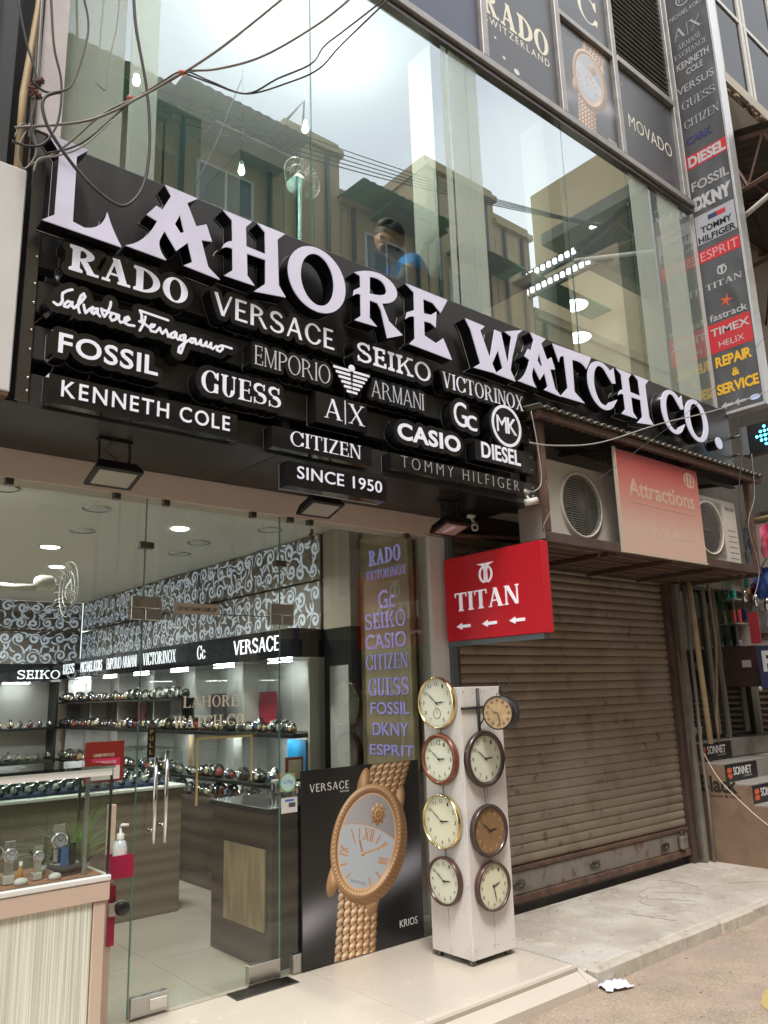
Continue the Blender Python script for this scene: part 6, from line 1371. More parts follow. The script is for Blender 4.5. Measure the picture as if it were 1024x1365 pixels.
for i in range(3): tag(MB().bbox(7.35, 8.0, .7, .95, 1.03+i*.13, 1.15+i*.13, b=.006).build('stacked_carton', mat('pale carton', (.38, .37, .34), .7, var=.2, vs=6), None), 'pale carton stacked on the floor behind the shop door glass', 'carton', 'cartons stacked behind the shop door')
# steps with advertising risers
stp = thing('shop_steps', (7.9, -.5, 0), 'steep steps with black and orange SONNET riser panels', 'steps')
M_stc = mat('grey step concrete', (.30, .28, .255), .8, var=.25, vs=6, bump=.2); M_ris = mat('black riser panel', (.018, .018, .02), .3); M_or = mat('orange print', (.65, .12, .04)); SXL = 7.13
lv_ = [(1.01, .07), (.965, -.02), (.79, -.24), (.625, -.48), (.46, -.72), (.30, -.96), (.14, -1.2)]
for i, (zt, y) in enumerate(((1.01, .30), (.975, -.04), (.80, -.27), (.635, -.50), (.47, -.73), (.30, -.96), (.13, -1.19))):
    if i: B('step', M_stc, stp, SXL+.0, 8.6, y, y+.34, zt-.17, zt-.001, bev=.004); B('step_fill', M_stc, stp, SXL+.08, 8.55, y+.06, y+.31, -.12, zt-.172)
    if i in (1, 2, 3, 4):
        B('riser_panel', M_ris, stp, SXL-.01, 7.75, y-.014, y-.001, zt-.155, zt-.012); yy = y-.0145; z = zt-.135
        lettering('SONNET', stp, M_wp, (0, yy, 0), 'S', SXL+.16, SXL+.50, z+.025, .068, 0, .0015, bold=.01); lettering('LUGGAGE', stp, Mg_, (0, yy, 0), 'S', SXL+.34, SXL+.5, z-.0, .014, 0, .0015)
        for k, zz in ((0, .05), (1, .0)): MB().flat([[(SXL+.05, z+zz+.0), (SXL+.12, z+zz+.0), (SXL+.135, z+zz+.02), (SXL+.12, z+zz+.042), (SXL+.065, z+zz+.042), (SXL+.05, z+zz+.025)]], (0, yy, 0), 'S', 0, .0015+.0002*k).build('orange_mark', M_or, stp)
B('riser_panel', M_ris, stp, 7.08, 7.42, .02, .03, 1.012, 1.15); lettering('SONNET', stp, M_wp, (0, .0195, 0), 'S', 7.1, 7.38, 1.04, .07, 0, .0015)
# graffiti side wall of the stairs
gw = thing('stair_side_wall', (7.1, -.6, 0), 'brown stained side wall of the steps with the painted word Black', 'wall')
M_gw = mat('brown stained plaster', (.30, .20, .135), .85, var=.35, vs=3, bump=.3, bs=25); speckle(M_gw, 2.2, (.13, .09, .065), .56, .70, .7)
P = [(-.07, -.12), (1.5, -.12), (1.5, .05), (1.22, .13), (.98, .13), (.98, .30), (.75, .30), (.75, .46), (.52, .46), (.52, .62), (.29, .62), (.29, .785), (.055, .785), (-.0, .96), (-.07, .96)]
MB().flat([[(a, b) for a, b in P]], (7.128, 0, 0), 'W', -.0, .02).build('wall_slab', M_gw, gw)
M_gp = mat('black brush paint', (.03, .025, .02), .7)
lettering('Black', gw, M_gp, (7.107, 0, 0), 'W', .05, .40, .56, .13, 0, .0015, bold=.03); lettering('creation & more', gw, M_gp, (7.107, 0, 0), 'W', .10, .42, .515, .022, 0, .0015)
# second shutter and boxes at the right edge
s2 = thing('rolling_shutter', (8.9, -.4, 0), 'smaller dark brown shutter beyond the SONNET steps', 'shutter')
q = None
for k in range(24):
    z = .2+k*.062
    if q is None:
        q = MB(); q.add([(8.75, .08, z), (8.75, -1.6, z), (8.735, .08, z+.03), (8.735, -1.6, z+.03), (8.75, .08, z+.06), (8.75, -1.6, z+.06)], [(0, 2, 3, 1), (2, 4, 5, 3)]); q = q.build('slat', M_shut2, s2)
    else: c = q.copy(); COL.objects.link(c); c.parent = s2; c.location = (0, 0, k*.062)
B('backing', M_black, s2, 8.752, 8.78, -1.6, .08, 0, 1.75); B('side_rail', MATS['grey jamb'], s2, 8.70, 8.76, .082, .14, .8, 2.85)
o = thing('brown_box', (8.2, -.3, 1.6), 'dark brown box with a small white sticker above the SONNET steps', 'box'); B('body', mat('dark brown laminate', (.055, .03, .027), .4, var=.2), o, 7.95, 7.98, -.33, .03, 1.47, 1.87, bev=.004); B('body_side', MATS['dark brown laminate'], o, 7.981, 8.5, -.33, .03, 1.47, 1.87); B('sticker', mat('pink sticker', (.5, .38, .38)), o, 7.944, 7.949, -.26, -.17, 1.66, 1.73)
o = thing('blue_banner', (8.2, -.62, 1.5), 'navy banner with a white letter P at the right edge of the photo', 'banner'); B('cloth', mat('navy cloth', (.035, .04, .11), .7, var=.2), o, 7.90, 7.92, -.85, -.36, 1.45, 1.86); lettering('P', o, M_wp, (7.90, -.38, 1.62), 'W', .02, .13, 0, .18, 0, .002, bold=.04)
for y, c_ in ((-.34, 'left'), (-.52, 'right')): tag(MB().sphere((7.9, y, 1.45), .022, 6).build('bulb', mat('milk glass', (.5, .45, .4), .2), None), 'small milky bulb under the navy banner, the %s one' % c_, 'bulb')
# things seen through the side glass above the brown box
gc = thing('glass_partition', (8.0, -.3, 1.9), 'greenish glass partition with shelves above the dark brown box', 'glass partition')
B('pane', glass('greenish glass', (.68, .78, .70), .04, .8), gc, 7.93, 7.94, -.16, .02, 1.89, 2.82); B('jamb', MATS['grey jamb'], gc, 7.90, 7.96, .03, .08, .98, 2.84)
for z in (2.1, 2.35, 2.6): B('glass_shelf', mat('pale shelf', (.3, .34, .3), .3), gc, 8.0, 8.3, -.15, 0.1, z, z+.012)
cb = [(.3, .3, .28), (.45, .05, .06), (.02, .3, .28), (.08, .08, .09), (.35, .3, .2), (.5, .5, .5)]
rn = random.Random(5)
for k in range(14):
    y = -.14+.032*(k % 7); z = (1.875, 2.112, 2.362)[k % 3]; c_ = k % 6
    tag(MB().bbox(8.03+.07*(k//7), 8.07+.07*(k//7), y, y+.022+.01*(k % 2), z, z+.06+.04*((k*5) % 3), b=.006).build('small_goods', mat('goods %d' % c_, cb[c_], .5), None), 'small %s item on the %s shelf behind the greenish glass' % (['grey', 'red', 'teal', 'black', 'olive', 'white'][c_], ['lowest', 'middle', 'upper'][k % 3]), 'goods', 'small goods behind the greenish glass')
tag(B('red_panel', mat('red panel', (.35, .03, .04), .6), None, 8.2, 8.22, -.27, -.17, 1.9, 2.22), 'tall narrow red panel beyond the greenish glass at the right edge', 'panel')
o = thing('framed_picture', (8.6, -1.2, 2.1), 'grey framed picture hanging at the right edge beyond the red panel', 'picture'); B('mount', mat('grey picture', (.22, .21, .22), .6, var=.5, vs=9), o, 8.6, 8.62, -.30, -.03, 2.02, 2.40); B('picture_wall', mat('pale pinkish wall', (.50, .42, .38), .8, var=.1), o, 8.63, 8.68, -2.2, .35, 1.8, 3.2)
# bags and clothes hung at the right edge
rl = tag(MB().rod((7.3, -.72, 2.98), (7.3, -1.6, 3.02), .02, 8).build('bamboo_rail', mat('bamboo', (.48, .36, .2), .5, var=.2, vs=10), None), 'horizontal bamboo rail carrying hung bags at the right edge', 'rail')
def bag(x, y, z0, z1, w_, cols_, lab, name='hanging_bag'):
    t = thing(name, (x, y, z0), lab, 'bag'); n = 14
    for s_, (c_, nm) in enumerate(cols_):
        q = MB(); vs = []; fs = []; y0, y1 = y-w_/2+w_*s_/len(cols_), y-w_/2+w_*(s_+1)/len(cols_)
        for i in range(9):
            zz = z0+(z1-z0)*i/8; bul = .07*math.sin(math.pi*min(1, i/8+.08))
            for j in range(5):
                yy = y0+(y1-y0)*j/4; vs.append((x-bul*(.6+.4*math.sin(yy*60+i))-.01*math.sin(i*2.3+j), yy, zz))
                if i and j: a = len(vs)-1; fs.append((a, a-5, a-6, a-1))
        q.add(vs, fs, True).build('fabric_panel', mat(nm, c_, .35, var=.2, vs=12), t)
    MB().tube([(x, y-w_*.3, z1), (x, y-w_*.1, z1+.08), (x, y+w_*.1, z1+.08), (x, y+w_*.3, z1)], .008, 5).build('handle', M_wireg, t)
bag(7.3, at(1022, 640, X=7.3)[1]-.05, 2.62, 2.93, .34, [((.5, .02, .04), 'red nylon'), ((.65, .6, .6), 'white nylon'), ((.02, .02, .03), 'black nylon'), ((.65, .6, .6), 'white nylon'), ((.55, .03, .07), 'pink red nylon'), ((.62, .12, .2), 'rose nylon')], 'red bag with black and white stripes wrapped in plastic at the right edge')
bag(7.42, at(993, 660, X=7.42)[1], 2.60, 2.95, .12, [((.02, .035, .16), 'navy nylon'), ((.3, .3, .32), 'grey nylon')], 'dark navy bag hanging left of the red striped one')
bag(7.35, at(1018, 740, X=7.35)[1]-.05, 2.26, 2.54, .3, [((.03, .03, .035), 'black nylon'), ((.02, .05, .2), 'blue nylon')], 'black bag with blue piping hanging under the red striped bag')

# ------------------------------------------------------------ left edge: white box, dark window, pipes
lf = thing('white_shop_box', (.4, -.75, 2.8), 'weathered white box sign edge left of the fascia', 'sign box')
B('front_panel', mat('weathered white panel', (.66, .65, .64), .55, var=.1, vs=2.5), lf, -.8, .805, -.77, -.60, 2.76, 3.80, bev=.006); B('bottom_edge', M_rust, lf, -.8, .80, -.765, -.61, 2.745, 2.758); B('dark_gap', M_black, lf, .807, .836, -.66, -.60, 2.76, 4.05)
lw = thing('left_neighbour_building', (-.2, 0, 3.8), 'dark grey glazed column of the neighbouring building at top left', 'building')
M_dg = mat('dark glazing', (.07, .085, .09), .12, var=.4, vs=3)
B('glass_column', M_dg, lw, -1.5, .56, -.70, -.50, 3.81, 9); B('frame', mat('slate frame', (.14, .155, .165), .4, var=.2), lw, .562, .64, -.74, -.50, 3.81, 9, bev=.006); B('frame', mat('dark slate', (.05, .055, .06), .4), lw, .645, .73, -.70, -.50, 3.81, 9); B('recess', M_black, lw, .732, .832, -.60, -.5, 3.81, 9)
for i, (x, r, m_, lab) in enumerate(((.775, .017, 'bamboo', 'long bamboo pole standing upright at the left of the window wall'),)): tag(MB().tube([(x, -.72, 3.8), (x-.005, -.73, 4.2), (x+.03, -.72, 4.7), (x+.05, -.72, 5.4)], [r*1.1, r, r*.9, r*.8], 8).build('bamboo_pole', MATS[m_], None), lab, 'pole')
tag(MB().tube([(.815, -.74, 3.85), (.818, -.75, 4.3), (.81, -.74, 4.9), (.82, -.74, 5.6)], .009, 6).build('dark_pipe', M_dsteel, None), 'thin dark pipe beside the bamboo pole', 'pipe')
# tangled wires
def wire(pts, r, m, lab, Y=-1.0, ys=None, name='hanging_wire'):
    P = [at(x, y, Y=(ys[i] if ys else Y)) for i, (x, y) in enumerate(pts)]
    C_ = []
    for i in range(len(P)-1):
        p0, p1, p2, p3 = P[max(0, i-1)], P[i], P[i+1], P[min(len(P)-1, i+2)]
        for k in range(6):
            t = k/6; C_.append(.5*((2*p1)+(-p0+p2)*t+(2*p0-5*p1+4*p2-p3)*t*t+(-p0+3*p1-3*p2+p3)*t**3))
    C_.append(P[-1])
    def on(p, q): d = (p-q); d = d/np.linalg.norm(d); d[2] = abs(d[2])+.25; d[1] = min(.0, d[1]); return [p+d*t+np.array([0, 0, .12*t*t]) for t in (.5, 1.1, 2.0)]
    if pts[-1][1] < 0: C_ = C_+on(C_[-1], C_[-4])
    if pts[0][1] < 0: C_ = on(C_[0], C_[3])[::-1]+C_
    return tag(MB().tube(C_, r, 6).build(name, m, None), lab, 'wire')
yy = [-.8, -.82, -.88, -1.0, -1.1, -1.2]
wire([(20, 170), (120, 160), (195, 125), (245, 97), (300, 60), (375, 0), (400, -20)], .006, M_wireg, 'brown grey wire running straight from the left bunch up past the bulb', ys=[-.85, -.9, -1, -1.1, -1.3, -1.6, -1.7])
wire([(40, 220), (80, 200), (140, 150), (195, 125), (245, 97), (290, 92), (350, 75), (420, 35), (465, 0), (480, -15)], .0055, M_wireg, 'second grey wire sagging to the right from the orange tie', ys=[-.8, -.85, -.92, -1, -1.1, -1.2, -1.35, -1.5, -1.6, -1.7])
wire([(60, 205), (110, 190), (170, 140), (215, 110), (245, 95), (280, 108), (328, 125), (370, 105), (415, 85), (432, 62), (460, 40), (505, 5), (530, -15)], .0045, M_wire, 'dark wire dipping low then climbing to the top middle', ys=[-.85, -.9, -.95, -1, -1.1, -1.2, -1.3, -1.4, -1.5, -1.5, -1.6, -1.7, -1.8])
wire([(245, 97), (285, 112), (330, 125), (385, 110), (425, 92), (455, 60), (512, 5), (530, -12)], .004, M_wire, 'thin dark wire running just under the dipping one', ys=[-1.1, -1.2, -1.3, -1.4, -1.5, -1.6, -1.8, -1.85])
wire([(178, -10), (182, 40), (196, 120), (200, 190), (192, 245), (172, 272), (150, 270), (110, 235), (70, 180), (57, 145), (62, 128), (82, 122)], .0075, M_wire, 'thick black cable looping down in front of the letter L', Y=-1.0)
wire([(110, -10), (118, 40), (100, 105), (82, 122), (60, 122), (45, 110)], .005, M_wire, 'black cable curving from the top down to the wire knot', Y=-.95)
wire([(68, -10), (72, 60), (82, 110), (78, 160), (60, 190), (38, 195), (16, 188)], .0055, M_wire, 'dark cable hanging along the white pier', Y=-.9)
wire([(22, -10), (35, 55), (50, 110), (42, 160), (46, 195)], .005, M_wire, 'black wire coming down beside the dark window column', Y=-.9)
wire([(160, -10), (155, 40), (143, 90), (142, 120), (128, 110)], .003, M_wireg, 'thin grey wire hanging in front of the pale green column', Y=-.75)
wire([(20, 182), (30, 165), (44, 178), (48, 205), (32, 225), (24, 200), (40, 165)], .004, M_wireg, 'loose grey loop of wire around the bamboo pole', Y=-.85)
wire([(45, 228), (52, 212), (75, 208), (110, 195), (150, 160)], .004, M_wireg, 'thin wire crossing the top of the letter L', Y=-.95)
q = MB(); p = at(48, 118, Y=-.9)
for k in range(9): a = k*.7; q.tube([p+(0.02*math.cos(a), -.02, -.05+.012*k), p+(.03*math.cos(a+1), 0, -.04+.012*k), p+(.02*math.cos(a+2), .02, -.045+.014*k)], .007, 5)
tag(q.build('wire_knot', mat('reddish tape', (.16, .06, .045), .7, var=.5, vs=30), None), 'taped knot of wires by the bamboo pole', 'wire knot')
for px, py, w_ in ((243, 97, 'higher'), (174, 131, 'lower')): p = at(px, py, Y=-1.1 if px > 200 else -.96); tag(MB().tube([p-(.012, 0, .006), p+(.012, 0, .006)], .012, 6).build('orange_tie', mat('orange tape', (.45, .12, .05), .6), None), '%s orange tape tie on the wires' % w_, 'tape')
wire([(706, 590), (740, 594), (800, 590), (880, 565), (960, 545), (1040, 515)], .005, mat('pale wire', (.35, .33, .30), .5), 'pale cable strung across the letters CO. to the right edge', ys=[-.95, -1, -1.05, -1.1, -1.2, -1.3])
wire([(790, 645), (850, 600), (910, 555), (960, 510), (1030, 440)], .002, M_wire, 'very thin black wire rising to the right past REPAIR & SERVICE', ys=[-1, -1.05, -1.1, -1.2, -1.3])
wire([(708, 548), (716, 590), (722, 640), (712, 655), (700, 652)], .004, mat('pale wire', (.35, .33, .30), .5), 'pale cable running down the left post to the camera', Y=-.88)
wire([(728, 640), (735, 675), (725, 700), (728, 712)], .003, M_wireg, 'thin cable at the lower left corner of the left air conditioner', Y=-.88)
wire([(936, 1000), (960, 1040), (1000, 1080), (1024, 1100)], .003, M_film, 'thin pale cord running down across the SONNET risers', ys=[-.12, -.3, -.62, -.85])
wire([(885, 765), (905, 860), (918, 960), (925, 1060), (936, 1145)], .007, M_brown, 'rusty cable clipped down the shutter guide', Y=-.06)

for k, (pts, lab) in enumerate((([(985, 560), (990, 600), (985, 660), (992, 720)], 'thin wire hanging beside the LED arrow box'), ([(1002, 605), (1006, 660), (998, 700), (1012, 760), (1004, 800)], 'tangled wire hanging in front of the striped bags'), ([(960, 750), (964, 800), (958, 850), (966, 900)], 'thin cable in front of the greenish glass'), ([(905, 770), (912, 850), (922, 930), (926, 985)], 'grey cable tied along the yellowed pipe'), ([(940, 560), (950, 600), (975, 612), (990, 640)], 'loose wire drooping behind the fascia end'))):
    wire(pts, .0035, (M_wire, M_wireg)[k % 2], lab, Y=(-.95, -1.0, -.35, -.2, -.75)[k])
rn = random.Random(21)
for k in range(9):
    px, py = 985+rn.random()*38, 770+rn.random()*60; p = at(px, py, X=7.75); c_ = [(.04, .05, .12), (.35, .04, .06), (.3, .3, .3), (.05, .22, .2), (.08, .06, .05), (.5, .35, .1), (.5, .48, .45), (.02, .02, .02), (.2, .05, .2)][k]; h_ = rn.uniform(.06, .16)
    t = thing('hanging_goods', (7.75, p[1], p[2]), 'small %s item hanging on a string at the right edge under the ledge' % ['navy', 'red', 'grey', 'teal', 'brown', 'amber', 'white', 'black', 'purple'][k], 'goods', 'small goods hung on strings at the right edge')
    MB().bbox(7.74, 7.77, p[1]-.03, p[1]+.03, p[2]-h_, p[2], b=.012).build('packet', mat('hung goods %d' % k, c_, .3, var=.4, vs=30), t); MB().rod((7.755, p[1], p[2]), (7.755, p[1], 2.45), .002, 4).build('string', M_wire, t)
for k in range(3): p = at(985+14*k, 735, X=7.7); tag(MB().lathe([(.02, 0), (.03, .02), (.03, .09), (.012, .12), (.002, .12)], (7.7, p[1], 2.28-.05*k), 'z', 10).build('steel_pendant', M_chrome, None), 'shiny steel pendant hanging under the ledge, %s of three' % ['left', 'middle', 'right'][k], 'pendant')
q = MB(); rn = random.Random(8)
for k in range(8):   # hairline cracks in the pavement slab, thin raised dirt lines
    x, y = rn.uniform(4.1, 7.0), rn.uniform(-.95, -.1); a = rn.uniform(0, 6.28); P = [(x, y, -.0385)]
    for m in range(7): a += rn.uniform(-.5, .5); x += .05*math.cos(a); y = min(-.04, max(-.98, y+.05*math.sin(a))); P.append((x, y, -.0385))
    q.tube(P, [.0012]*8, 3)
tag(q.build('pavement_cracks', mat('dirt line', (.14, .11, .09), .9), None), 'fine dark dirt lines in the cracks of the grey marble pavement', 'cracks', kind='stuff')

# ------------------------------------------------------------ upper room: bulbs, cases, person
for i, (px, py, lab) in enumerate(((467, 112, 'highest lit bulb hanging in the upper room, right of the pane joint'), (407, 171, 'lit bulb close to the pane joint in the upper room'), (362, 35, 'lit bulb near the top edge of the photo'), (322, 227, 'lowest lit bulb, over the glass counter upstairs'), (182, 107, 'lit bulb in front of the pale column at left'))):
    p = at(px, py, Y=-.1); t = thing('hanging_bulb', p, lab, 'light bulb')
    MB().lathe([(.001, -.032), (.018, -.026), (.023, -.008), (.019, .012), (.012, .035)], p, 'z', 16).build('glass_globe', M_bulb, t); MB().lathe([(.015, .035), (.015, .06), (.001, .062)], p, 'z', 10).build('socket', M_white, t); MB().rod(p+(0, 0, .06), (p[0], p[1], 6.32), .002, 4).build('cord', M_wire, t)
    ld = bpy.data.lights.new('bulb_light', 'POINT'); ld.energy = 28; ld.shadow_soft_size = .05; ld.color = (1, .93, .82); lo = bpy.data.objects.new('bulb_light', ld); COL.objects.link(lo); lo.parent = t; lo.location = (0, .12, .0)
for i, (px, py) in enumerate(((766, 407), (770, 450))):
    p = at(px, py, Y=.5); t = thing('ceiling_light', (p[0], p[1], p[2]), ['upper', 'lower'][i]+' of two round lit ceiling lights seen through the right panes', 'ceiling light'); MB().lathe([(.001, -.01), (.13, -.01), (.14, 0), (.001, .0)], p, 'z', 22).build('diffuser', M_lamp, t)
    MB().rod(p+(0, 0, .0), (p[0], p[1], 6.32), .004, 4).build('suspension', M_white, t)
for x0, x1, z1, lab in ((1.35, 1.75, 4.7, 'short glass showcase with blue lining upstairs at the left'), (2.0, 2.52, 4.62, 'glass showcase with pale items upstairs left of the pane joint'), (3.0, 4.0, 4.32, 'glass counter in front of the person upstairs')):
    t = thing('upper_showcase', ((x0+x1)/2, -.3, 3.45), lab, 'showcase'); B('base', mat('showcase base', (.2, .24, .28), .4), t, x0, x1, -.52, -.1, 3.452, 4.02 if x0 < 3 else 4.0); B('glass_box', glass('aqua glass', (.55, .72, .72), .10, 1), t, x0, x1, -.52, -.1, 4.04, z1)
    for k in range(4): MB().tube([(x0+.08+k*.1+.03*math.cos(a), -.35, 4.12+.035*math.sin(a)) for a in [2*math.pi*j/10 for j in range(10)]], .008, 5, closed=True).build('displayed_bangle', M_chrome, t)
B('blue_lining', mat('blue lining', (.05, .14, .32), .6, var=.4, vs=6), ORG and [o for o in COL.objects if o.name == 'upper_showcase'][0], 1.36, 1.74, -.2, -.19, 4.05, 4.65)
fn = thing('pedestal_fan', (2.35, -.1, 4.5), 'round wire cage fan upstairs behind the pane joint', 'fan'); fc2 = at(400, 240, Y=.0); q = MB()
for r in (.05, .10, .15): q.tube([(fc2[0]+r*math.cos(2*math.pi*k/28), fc2[1]-.03, fc2[2]+r*math.sin(2*math.pi*k/28)) for k in range(28)], .003, 4, closed=True)
for k in range(28): a = 2*math.pi*k/28; q.tube([fc2+(0.02*math.cos(a), -.06, .02*math.sin(a)), fc2+(.15*math.cos(a), -.03, .15*math.sin(a)), fc2+(.10*math.cos(a), .05, .10*math.sin(a))], .0018, 3)
q.build('cage', mat('dim white wire', (.4, .4, .38)), fn); MB().rod(fc2, (fc2[0], fc2[1]+.02, 3.46), .014, 8).build('stand', M_white, fn); MB().lathe([(.001, 0), (.05, 0), (.05, .1), (.001, .11)], fc2, 'y', 12).build('motor', M_white, fn)
def skin(name, verts, edges, radii, m, parent, sub=2):
    me = bpy.data.meshes.new(name); org = ORG[parent]; me.from_pydata([tuple(np.array(v)-org) for v in verts], edges, []); o = bpy.data.objects.new(name, me); COL.objects.link(o)
    md = o.modifiers.new('s', 'SKIN'); 
    for i, r in enumerate(radii): me.skin_vertices[0].data[i].radius = r if hasattr(r, '__len__') else (r, r)
    me.skin_vertices[0].data[0].use_root = True
    sb = o.modifiers.new('u', 'SUBSURF'); sb.levels = sub; sb.render_levels = sub
    dg = bpy.context.evaluated_depsgraph_get(); m2 = bpy.data.meshes.new_from_object(o.evaluated_get(dg)); bpy.data.objects.remove(o); m2.name = name
    o = bpy.data.objects.new(name, m2); COL.objects.link(o); o.parent = parent; m2.materials.clear(); m2.materials.append(m)
    for p in m2.polygons: p.use_smooth = True
    return o
M_skin = mat('brown skin', (.30, .16, .10), .55); M_shirt = mat('bright blue shirt', (.02, .28, .75), .7, var=.15, vs=6); M_hair = mat('black hair', (.012, .01, .01), .6)
h = at(516, 318, Y=-.33); pr = thing('person', (h[0]+.25, -.2, 3.45), 'person in a bright blue shirt bending over the counter upstairs', 'person')
hx, hy, hz = h
def rel(dx, dy, dz): return (hx+dx, hy+dy, hz+dz)
pv, nk, ch_, sL, sR = rel(.50, .20, -.62), rel(.10, .02, -.09), rel(.25, .03, -.23), rel(.13, -.13, -.19), rel(.30, .20, -.12)
V = [pv, rel(.42, .22, -.45), ch_, nk, rel(.05, .02, -.02), sL, rel(-.02, -.14, -.42), rel(-.22, -.08, -.46), sR, rel(.12, .24, -.38), rel(-.12, .12, -.44), rel(.34, -.05, -.62), rel(.02, -.12, -.68), rel(.04, -.04, -.95), rel(.34, .30, -.62), rel(.0, .28, -.68), rel(.02, .30, -.95)]
E_ = [(0, 1), (1, 2), (2, 3), (3, 4), (2, 5), (5, 6), (6, 7), (2, 8), (8, 9), (9, 10), (0, 11), (11, 12), (12, 13), (0, 14), (14, 15), (15, 16)]
skin('body', V, E_, [.14, .14, .15, .055, .05, .065, .045, .028, .065, .045, .028, .085, .065, .045, .085, .065, .045], M_skin, pr)
Vs = [rel(.46, .25, -.54), rel(.41, .21, -.42), ch_, rel(.16, .08, -.15), sL, rel(.04, -.13, -.33), sR, rel(.21, .26, -.28)]
skin('shirt', Vs, [(0, 1), (1, 2), (2, 3), (2, 4), (4, 5), (2, 6), (6, 7)], [.17, .18, .195, .085, .10, .075, .10, .075], M_shirt, pr)
hd = MB().sphere((hx, hy, hz), .105, 12, (.82, .88, 1.12)); a = rad(-38)
hd.sphere((hx-.085, hy-.03, hz-.04), .02, 6, (.8, .7, 1.3)); hd.sphere((hx-.055, hy-.02, hz-.10), .04, 7, (1, 1, .7)); hd.sphere((hx+.01, hy-.09, hz-.01), .025, 6, (.8, .5, 1.2)); hd.build('head', M_skin, pr)
MB().sphere((hx+.020, hy-.004, hz+.030), .118, 12, (.92, .95, .98)).sphere((hx-.035, hy-.03, hz+.075), .06, 8, (1, 1.2, .7)).sphere((hx+.06, hy-.03, hz-.01), .07, 8, (.8, 1, 1.1)).build('hair', M_hair, pr)
q = MB(); [q.sphere((hx-.078, hy-.03+s_*.032, hz+.005), .009, 5) for s_ in (-1, 1)]; q.build('eyes', M_black, pr); MB().box(hx-.085, hx-.079, hy-.055, hy-.012, hz-.075, hz-.068).build('mouth', mat('lips', (.22, .08, .07)), pr)
for (wx, wy, wz), s_ in ((rel(-.22, -.08, -.46), 1), (rel(-.12, .12, -.44), -1)):
    q = MB(); q.sphere((wx-.045, wy, wz-.012), .034, 7, (1.2, 1, .5))
    for k in range(4): yk = wy+(-.026+.017*k); L_ = (.045, .055, .052, .042)[k]; q.tube([(wx-.075, yk, wz-.01), (wx-.075-L_*.6, yk, wz-.02), (wx-.075-L_, yk, wz-.042)], [.009, .0085, .006], 6)
    q.tube([(wx-.03, wy+s_*.03, wz-.01), (wx-.055, wy+s_*.05, wz-.022), (wx-.08, wy+s_*.045, wz-.034)], [.011, .009, .007], 6); q.build('hand', M_skin, pr)
ch = thing('office_chair', (hx+.6, .1, 3.45), 'dark chair behind the bending person upstairs', 'chair'); MB().bbox(hx+.58, hx+.64, -.28, .26, hz-.45, hz+.0, b=.03).build('backrest', M_black, ch); MB().bbox(hx+.15, hx+.56, -.26, .26, 3.93, 3.99, b=.02).build('seat', M_black, ch); MB().rod((hx+.35, 0, 3.46), (hx+.35, 0, 3.93), .03).build('leg', M_black, ch)

# ------------------------------------------------------------ litter
p = at(812, 1293, Z=-.118); p = np.array([4.06, -1.14, -.118]); vs = []; fs = []; rn = random.Random(2); n = 9
for i in range(n):
    for j in range(n): 
        u, v = i/(n-1)-.5, j/(n-1)-.5; vs.append((p[0]+u*.17+v*.04+rn.uniform(-.006, .006), p[1]+v*.12-u*.05+rn.uniform(-.006, .006), -.116+.014*abs(math.sin(u*9+v*5))+rn.uniform(0, .008)))
        if i and j: a = i*n+j; fs.append((a, a-n, a-n-1, a-1))
tag(MB().add(vs, fs).build('crumpled_paper', mat('lavender white paper', (.66, .66, .78), .7), None), 'crumpled white paper lying on the road beside the kerb', 'litter')
rn = random.Random(11); q = MB()
for k in range(160):
    x, y = rn.uniform(1.5, 8), rn.uniform(-3.2, -1.12); r = rn.uniform(.003, .009); q.sphere((x, y, -.119), r, 3, (1, 1, .5))
for k in range(50): x, y = rn.uniform(4.1, 7), rn.uniform(-.95, -.05); q.sphere((x, y, -.039), rn.uniform(.002, .006), 3, (1, 1.6, .4))
q.build('grit', mat('grit', (.25, .2, .16), .9), None, (0, 0, -.12)); o = [x for x in COL.objects if x.name == 'grit'][0]; tag(o, 'small stones and grit scattered over road and pavement', 'grit', kind='stuff')

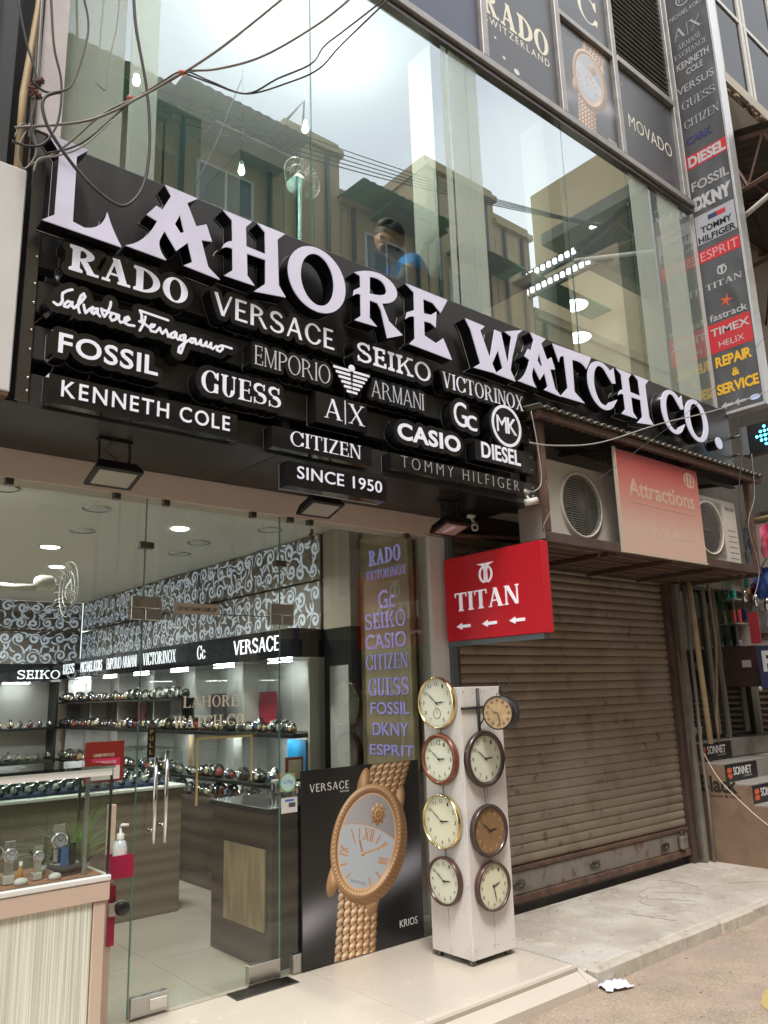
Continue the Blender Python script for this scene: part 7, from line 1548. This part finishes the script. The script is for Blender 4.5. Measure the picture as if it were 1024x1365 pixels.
# ------------------------------------------------------------ the other side of the street (seen mirrored in the window wall)
M_ob = mat('ochre render', (.33, .265, .15), .85, var=.2, vs=.8); M_ob2 = mat('tan render', (.40, .32, .19), .85, var=.2, vs=.6); M_gn = mat('green awning sheet', (.04, .20, .10), .6); M_ow = mat('dark window glass', (.05, .055, .06), .15); M_owf = mat('pale window frame', (.42, .42, .38), .6)
def obuild(x0, x1, z1, m, lab, y=-9.0, wins=True, roof=None, depth=7):
    t = thing('opposite_building', ((x0+x1)/2, y-3, 0), lab, 'building'); B('wall', m, t, x0, x1, y-depth, y, -.12, z1)
    B('parapet', m, t, x0-.05, x1+.05, y-depth, y+.12, z1-.35, z1-.2)
    if wins:
        for zz in np.arange(3.4, z1-2, 3.1):
            for xx in np.arange(x0+.6, x1-1.4, 2.2):
                f_ = B('window', M_owf, t, xx, xx+1.2, y, y+.05, zz, zz+1.6); B('pane', M_ow, f_, xx+.07, xx+.57, y+.051, y+.06, zz+.07, zz+1.53); B('pane', M_ow, f_, xx+.63, xx+1.13, y+.051, y+.06, zz+.07, zz+1.53)
    if roof:
        q = MB(); vs = []; fs = []; n = int((x1-x0)/.09)
        for i in range(n+1):
            x = x0-.1+(x1-x0+.2)*i/n; dz = .03*(i % 2); vs += [(x, y+.9, z1-.3+dz), (x, y-depth, z1+.1+dz)]
            if i: fs.append((2*i-2, 2*i-1, 2*i+1, 2*i))
        q.add(vs, fs).build('tin_roof', roof, t)
    for k in range(3): B('floor_ledge', m, t, x0, x1, y+.001, y+.16, 2.9+3.1*k, 3.05+3.1*k)
    for xx in (x0+.3, x1-.35): MB().rod((xx, y+.06, 0), (xx, y+.06, z1-.4), .05, 6).build('drain_pipe', M_ow, t)
    rr = random.Random(int(x0*10)); 
    for k in range(3): xx = x0+.8+rr.random()*max(.5, x1-x0-2.2); zz = 3.6+3.1*rr.randint(0, 2); B('wall_unit', M_owf, t, xx, xx+.8, y+.05, y+.35, zz-.5, zz+.0); B('sun_shade', M_gn if k == 1 else M_tin, t, xx-.3, xx+1.4, y+.02, y+.7, zz+1.75, zz+1.80)
    B('shopfront', M_black, t, x0+.2, x1-.2, y+.0, y+.03, -.1, 2.6); return t
M_tin = mat('old tin roof', (.28, .25, .20), .8, var=.3, vs=1)
obuild(-12, 5.05, 12.0, M_ob, 'long ochre building across the street with a corrugated roof edge', roof=M_tin)
obuild(5.1, 7.6, 12.3, M_ob, 'narrow ochre building across the street with a tin roof', roof=M_tin)
obuild(7.62, 9.0, 13.05, M_ob2, 'tan block with a roof railing across the street', wins=False)
obuild(9.02, 11.5, 12.0, M_ob, 'building with a green awning across the street', roof=M_gn)
obuild(11.55, 13.9, 14.0, M_ob2, 'tall tan house across the street beside the green awnings')
obuild(13.92, 15.25, 13.4, M_ob2, 'tan house with railing across the street, right of the tall one')
obuild(15.3, 24, 11.2, M_ob2, 'wide low tan building across the street with pale windows')
# mast with lattice on the far roof
o = thing('roof_mast', (9.0, -9.3, 13), 'bent metal mast on the roof across the street', 'mast'); MB().tube([(8.2, -9.2, 13.06), (8.25, -9.2, 13.9), (7.8, -9.2, 13.2)], .03, 5).build('mast', M_dsteel, o)
# dark projecting signboard with rows of lamps
lc = thing('lamp_canopy', (19, -7, 13.6), 'dark projecting canopy across the street with rows of white lamps', 'canopy')
B('slab', mat('dark canopy', (.12, .115, .09), .7, var=.2, vs=1), lc, 16.6, 24, -9.6, -6.2, 13.75, 14.1); B('fascia', mat('black canopy face', (.02, .02, .022), .5), lc, 16.62, 24, -6.19, -6.1, 13.3, 14.15); B('support_tower', M_ob2, lc, 22, 26, -14, -9, 0, 20)
M_ls = mat('lamp white', (1, 1, 1), .5, em=5, emc=(.95, .97, 1)); q = MB()
for x0, x1, y in ((16.9, 20.6, -7.2), (16.9, 20.6, -8.2)):
    x = x0
    while x < x1: q.box(x, x+.10, y, y+.22, 13.70, 13.745); x += .28
for z, y1 in ((11.88, -6.4), (11.42, -7.0)):
    y = -9.4
    while y < y1: q.box(14.95, 15.0, y, y+.09, z, z+.13); y += .19
q.build('lamp', M_ls, lc)['kind'] = 'stuff'
B('lamp_bar', MATS['black canopy face'], lc, 15.01, 15.12, -9.6, -6.3, 11.8, 12.08); B('lamp_bar', MATS['black canopy face'], lc, 15.01, 15.12, -9.6, -6.9, 11.35, 11.62)
for i in range(5):
    a = np.array([-3+i*1.0, -8.95, 10.5+.4*i]); b = np.array([26, -3-.8*i, 13.5+i*.5]); tag(MB().tube([a+(b-a)*t-np.array([0, 0, 1.2*math.sin(math.pi*t)]) for t in np.linspace(0, 1, 14)], .012, 4).build('overhead_wire', M_wire, None), 'thin overhead wire sagging across the street, seen mirrored in the upper windows', 'wire', 'overhead wires across the street')
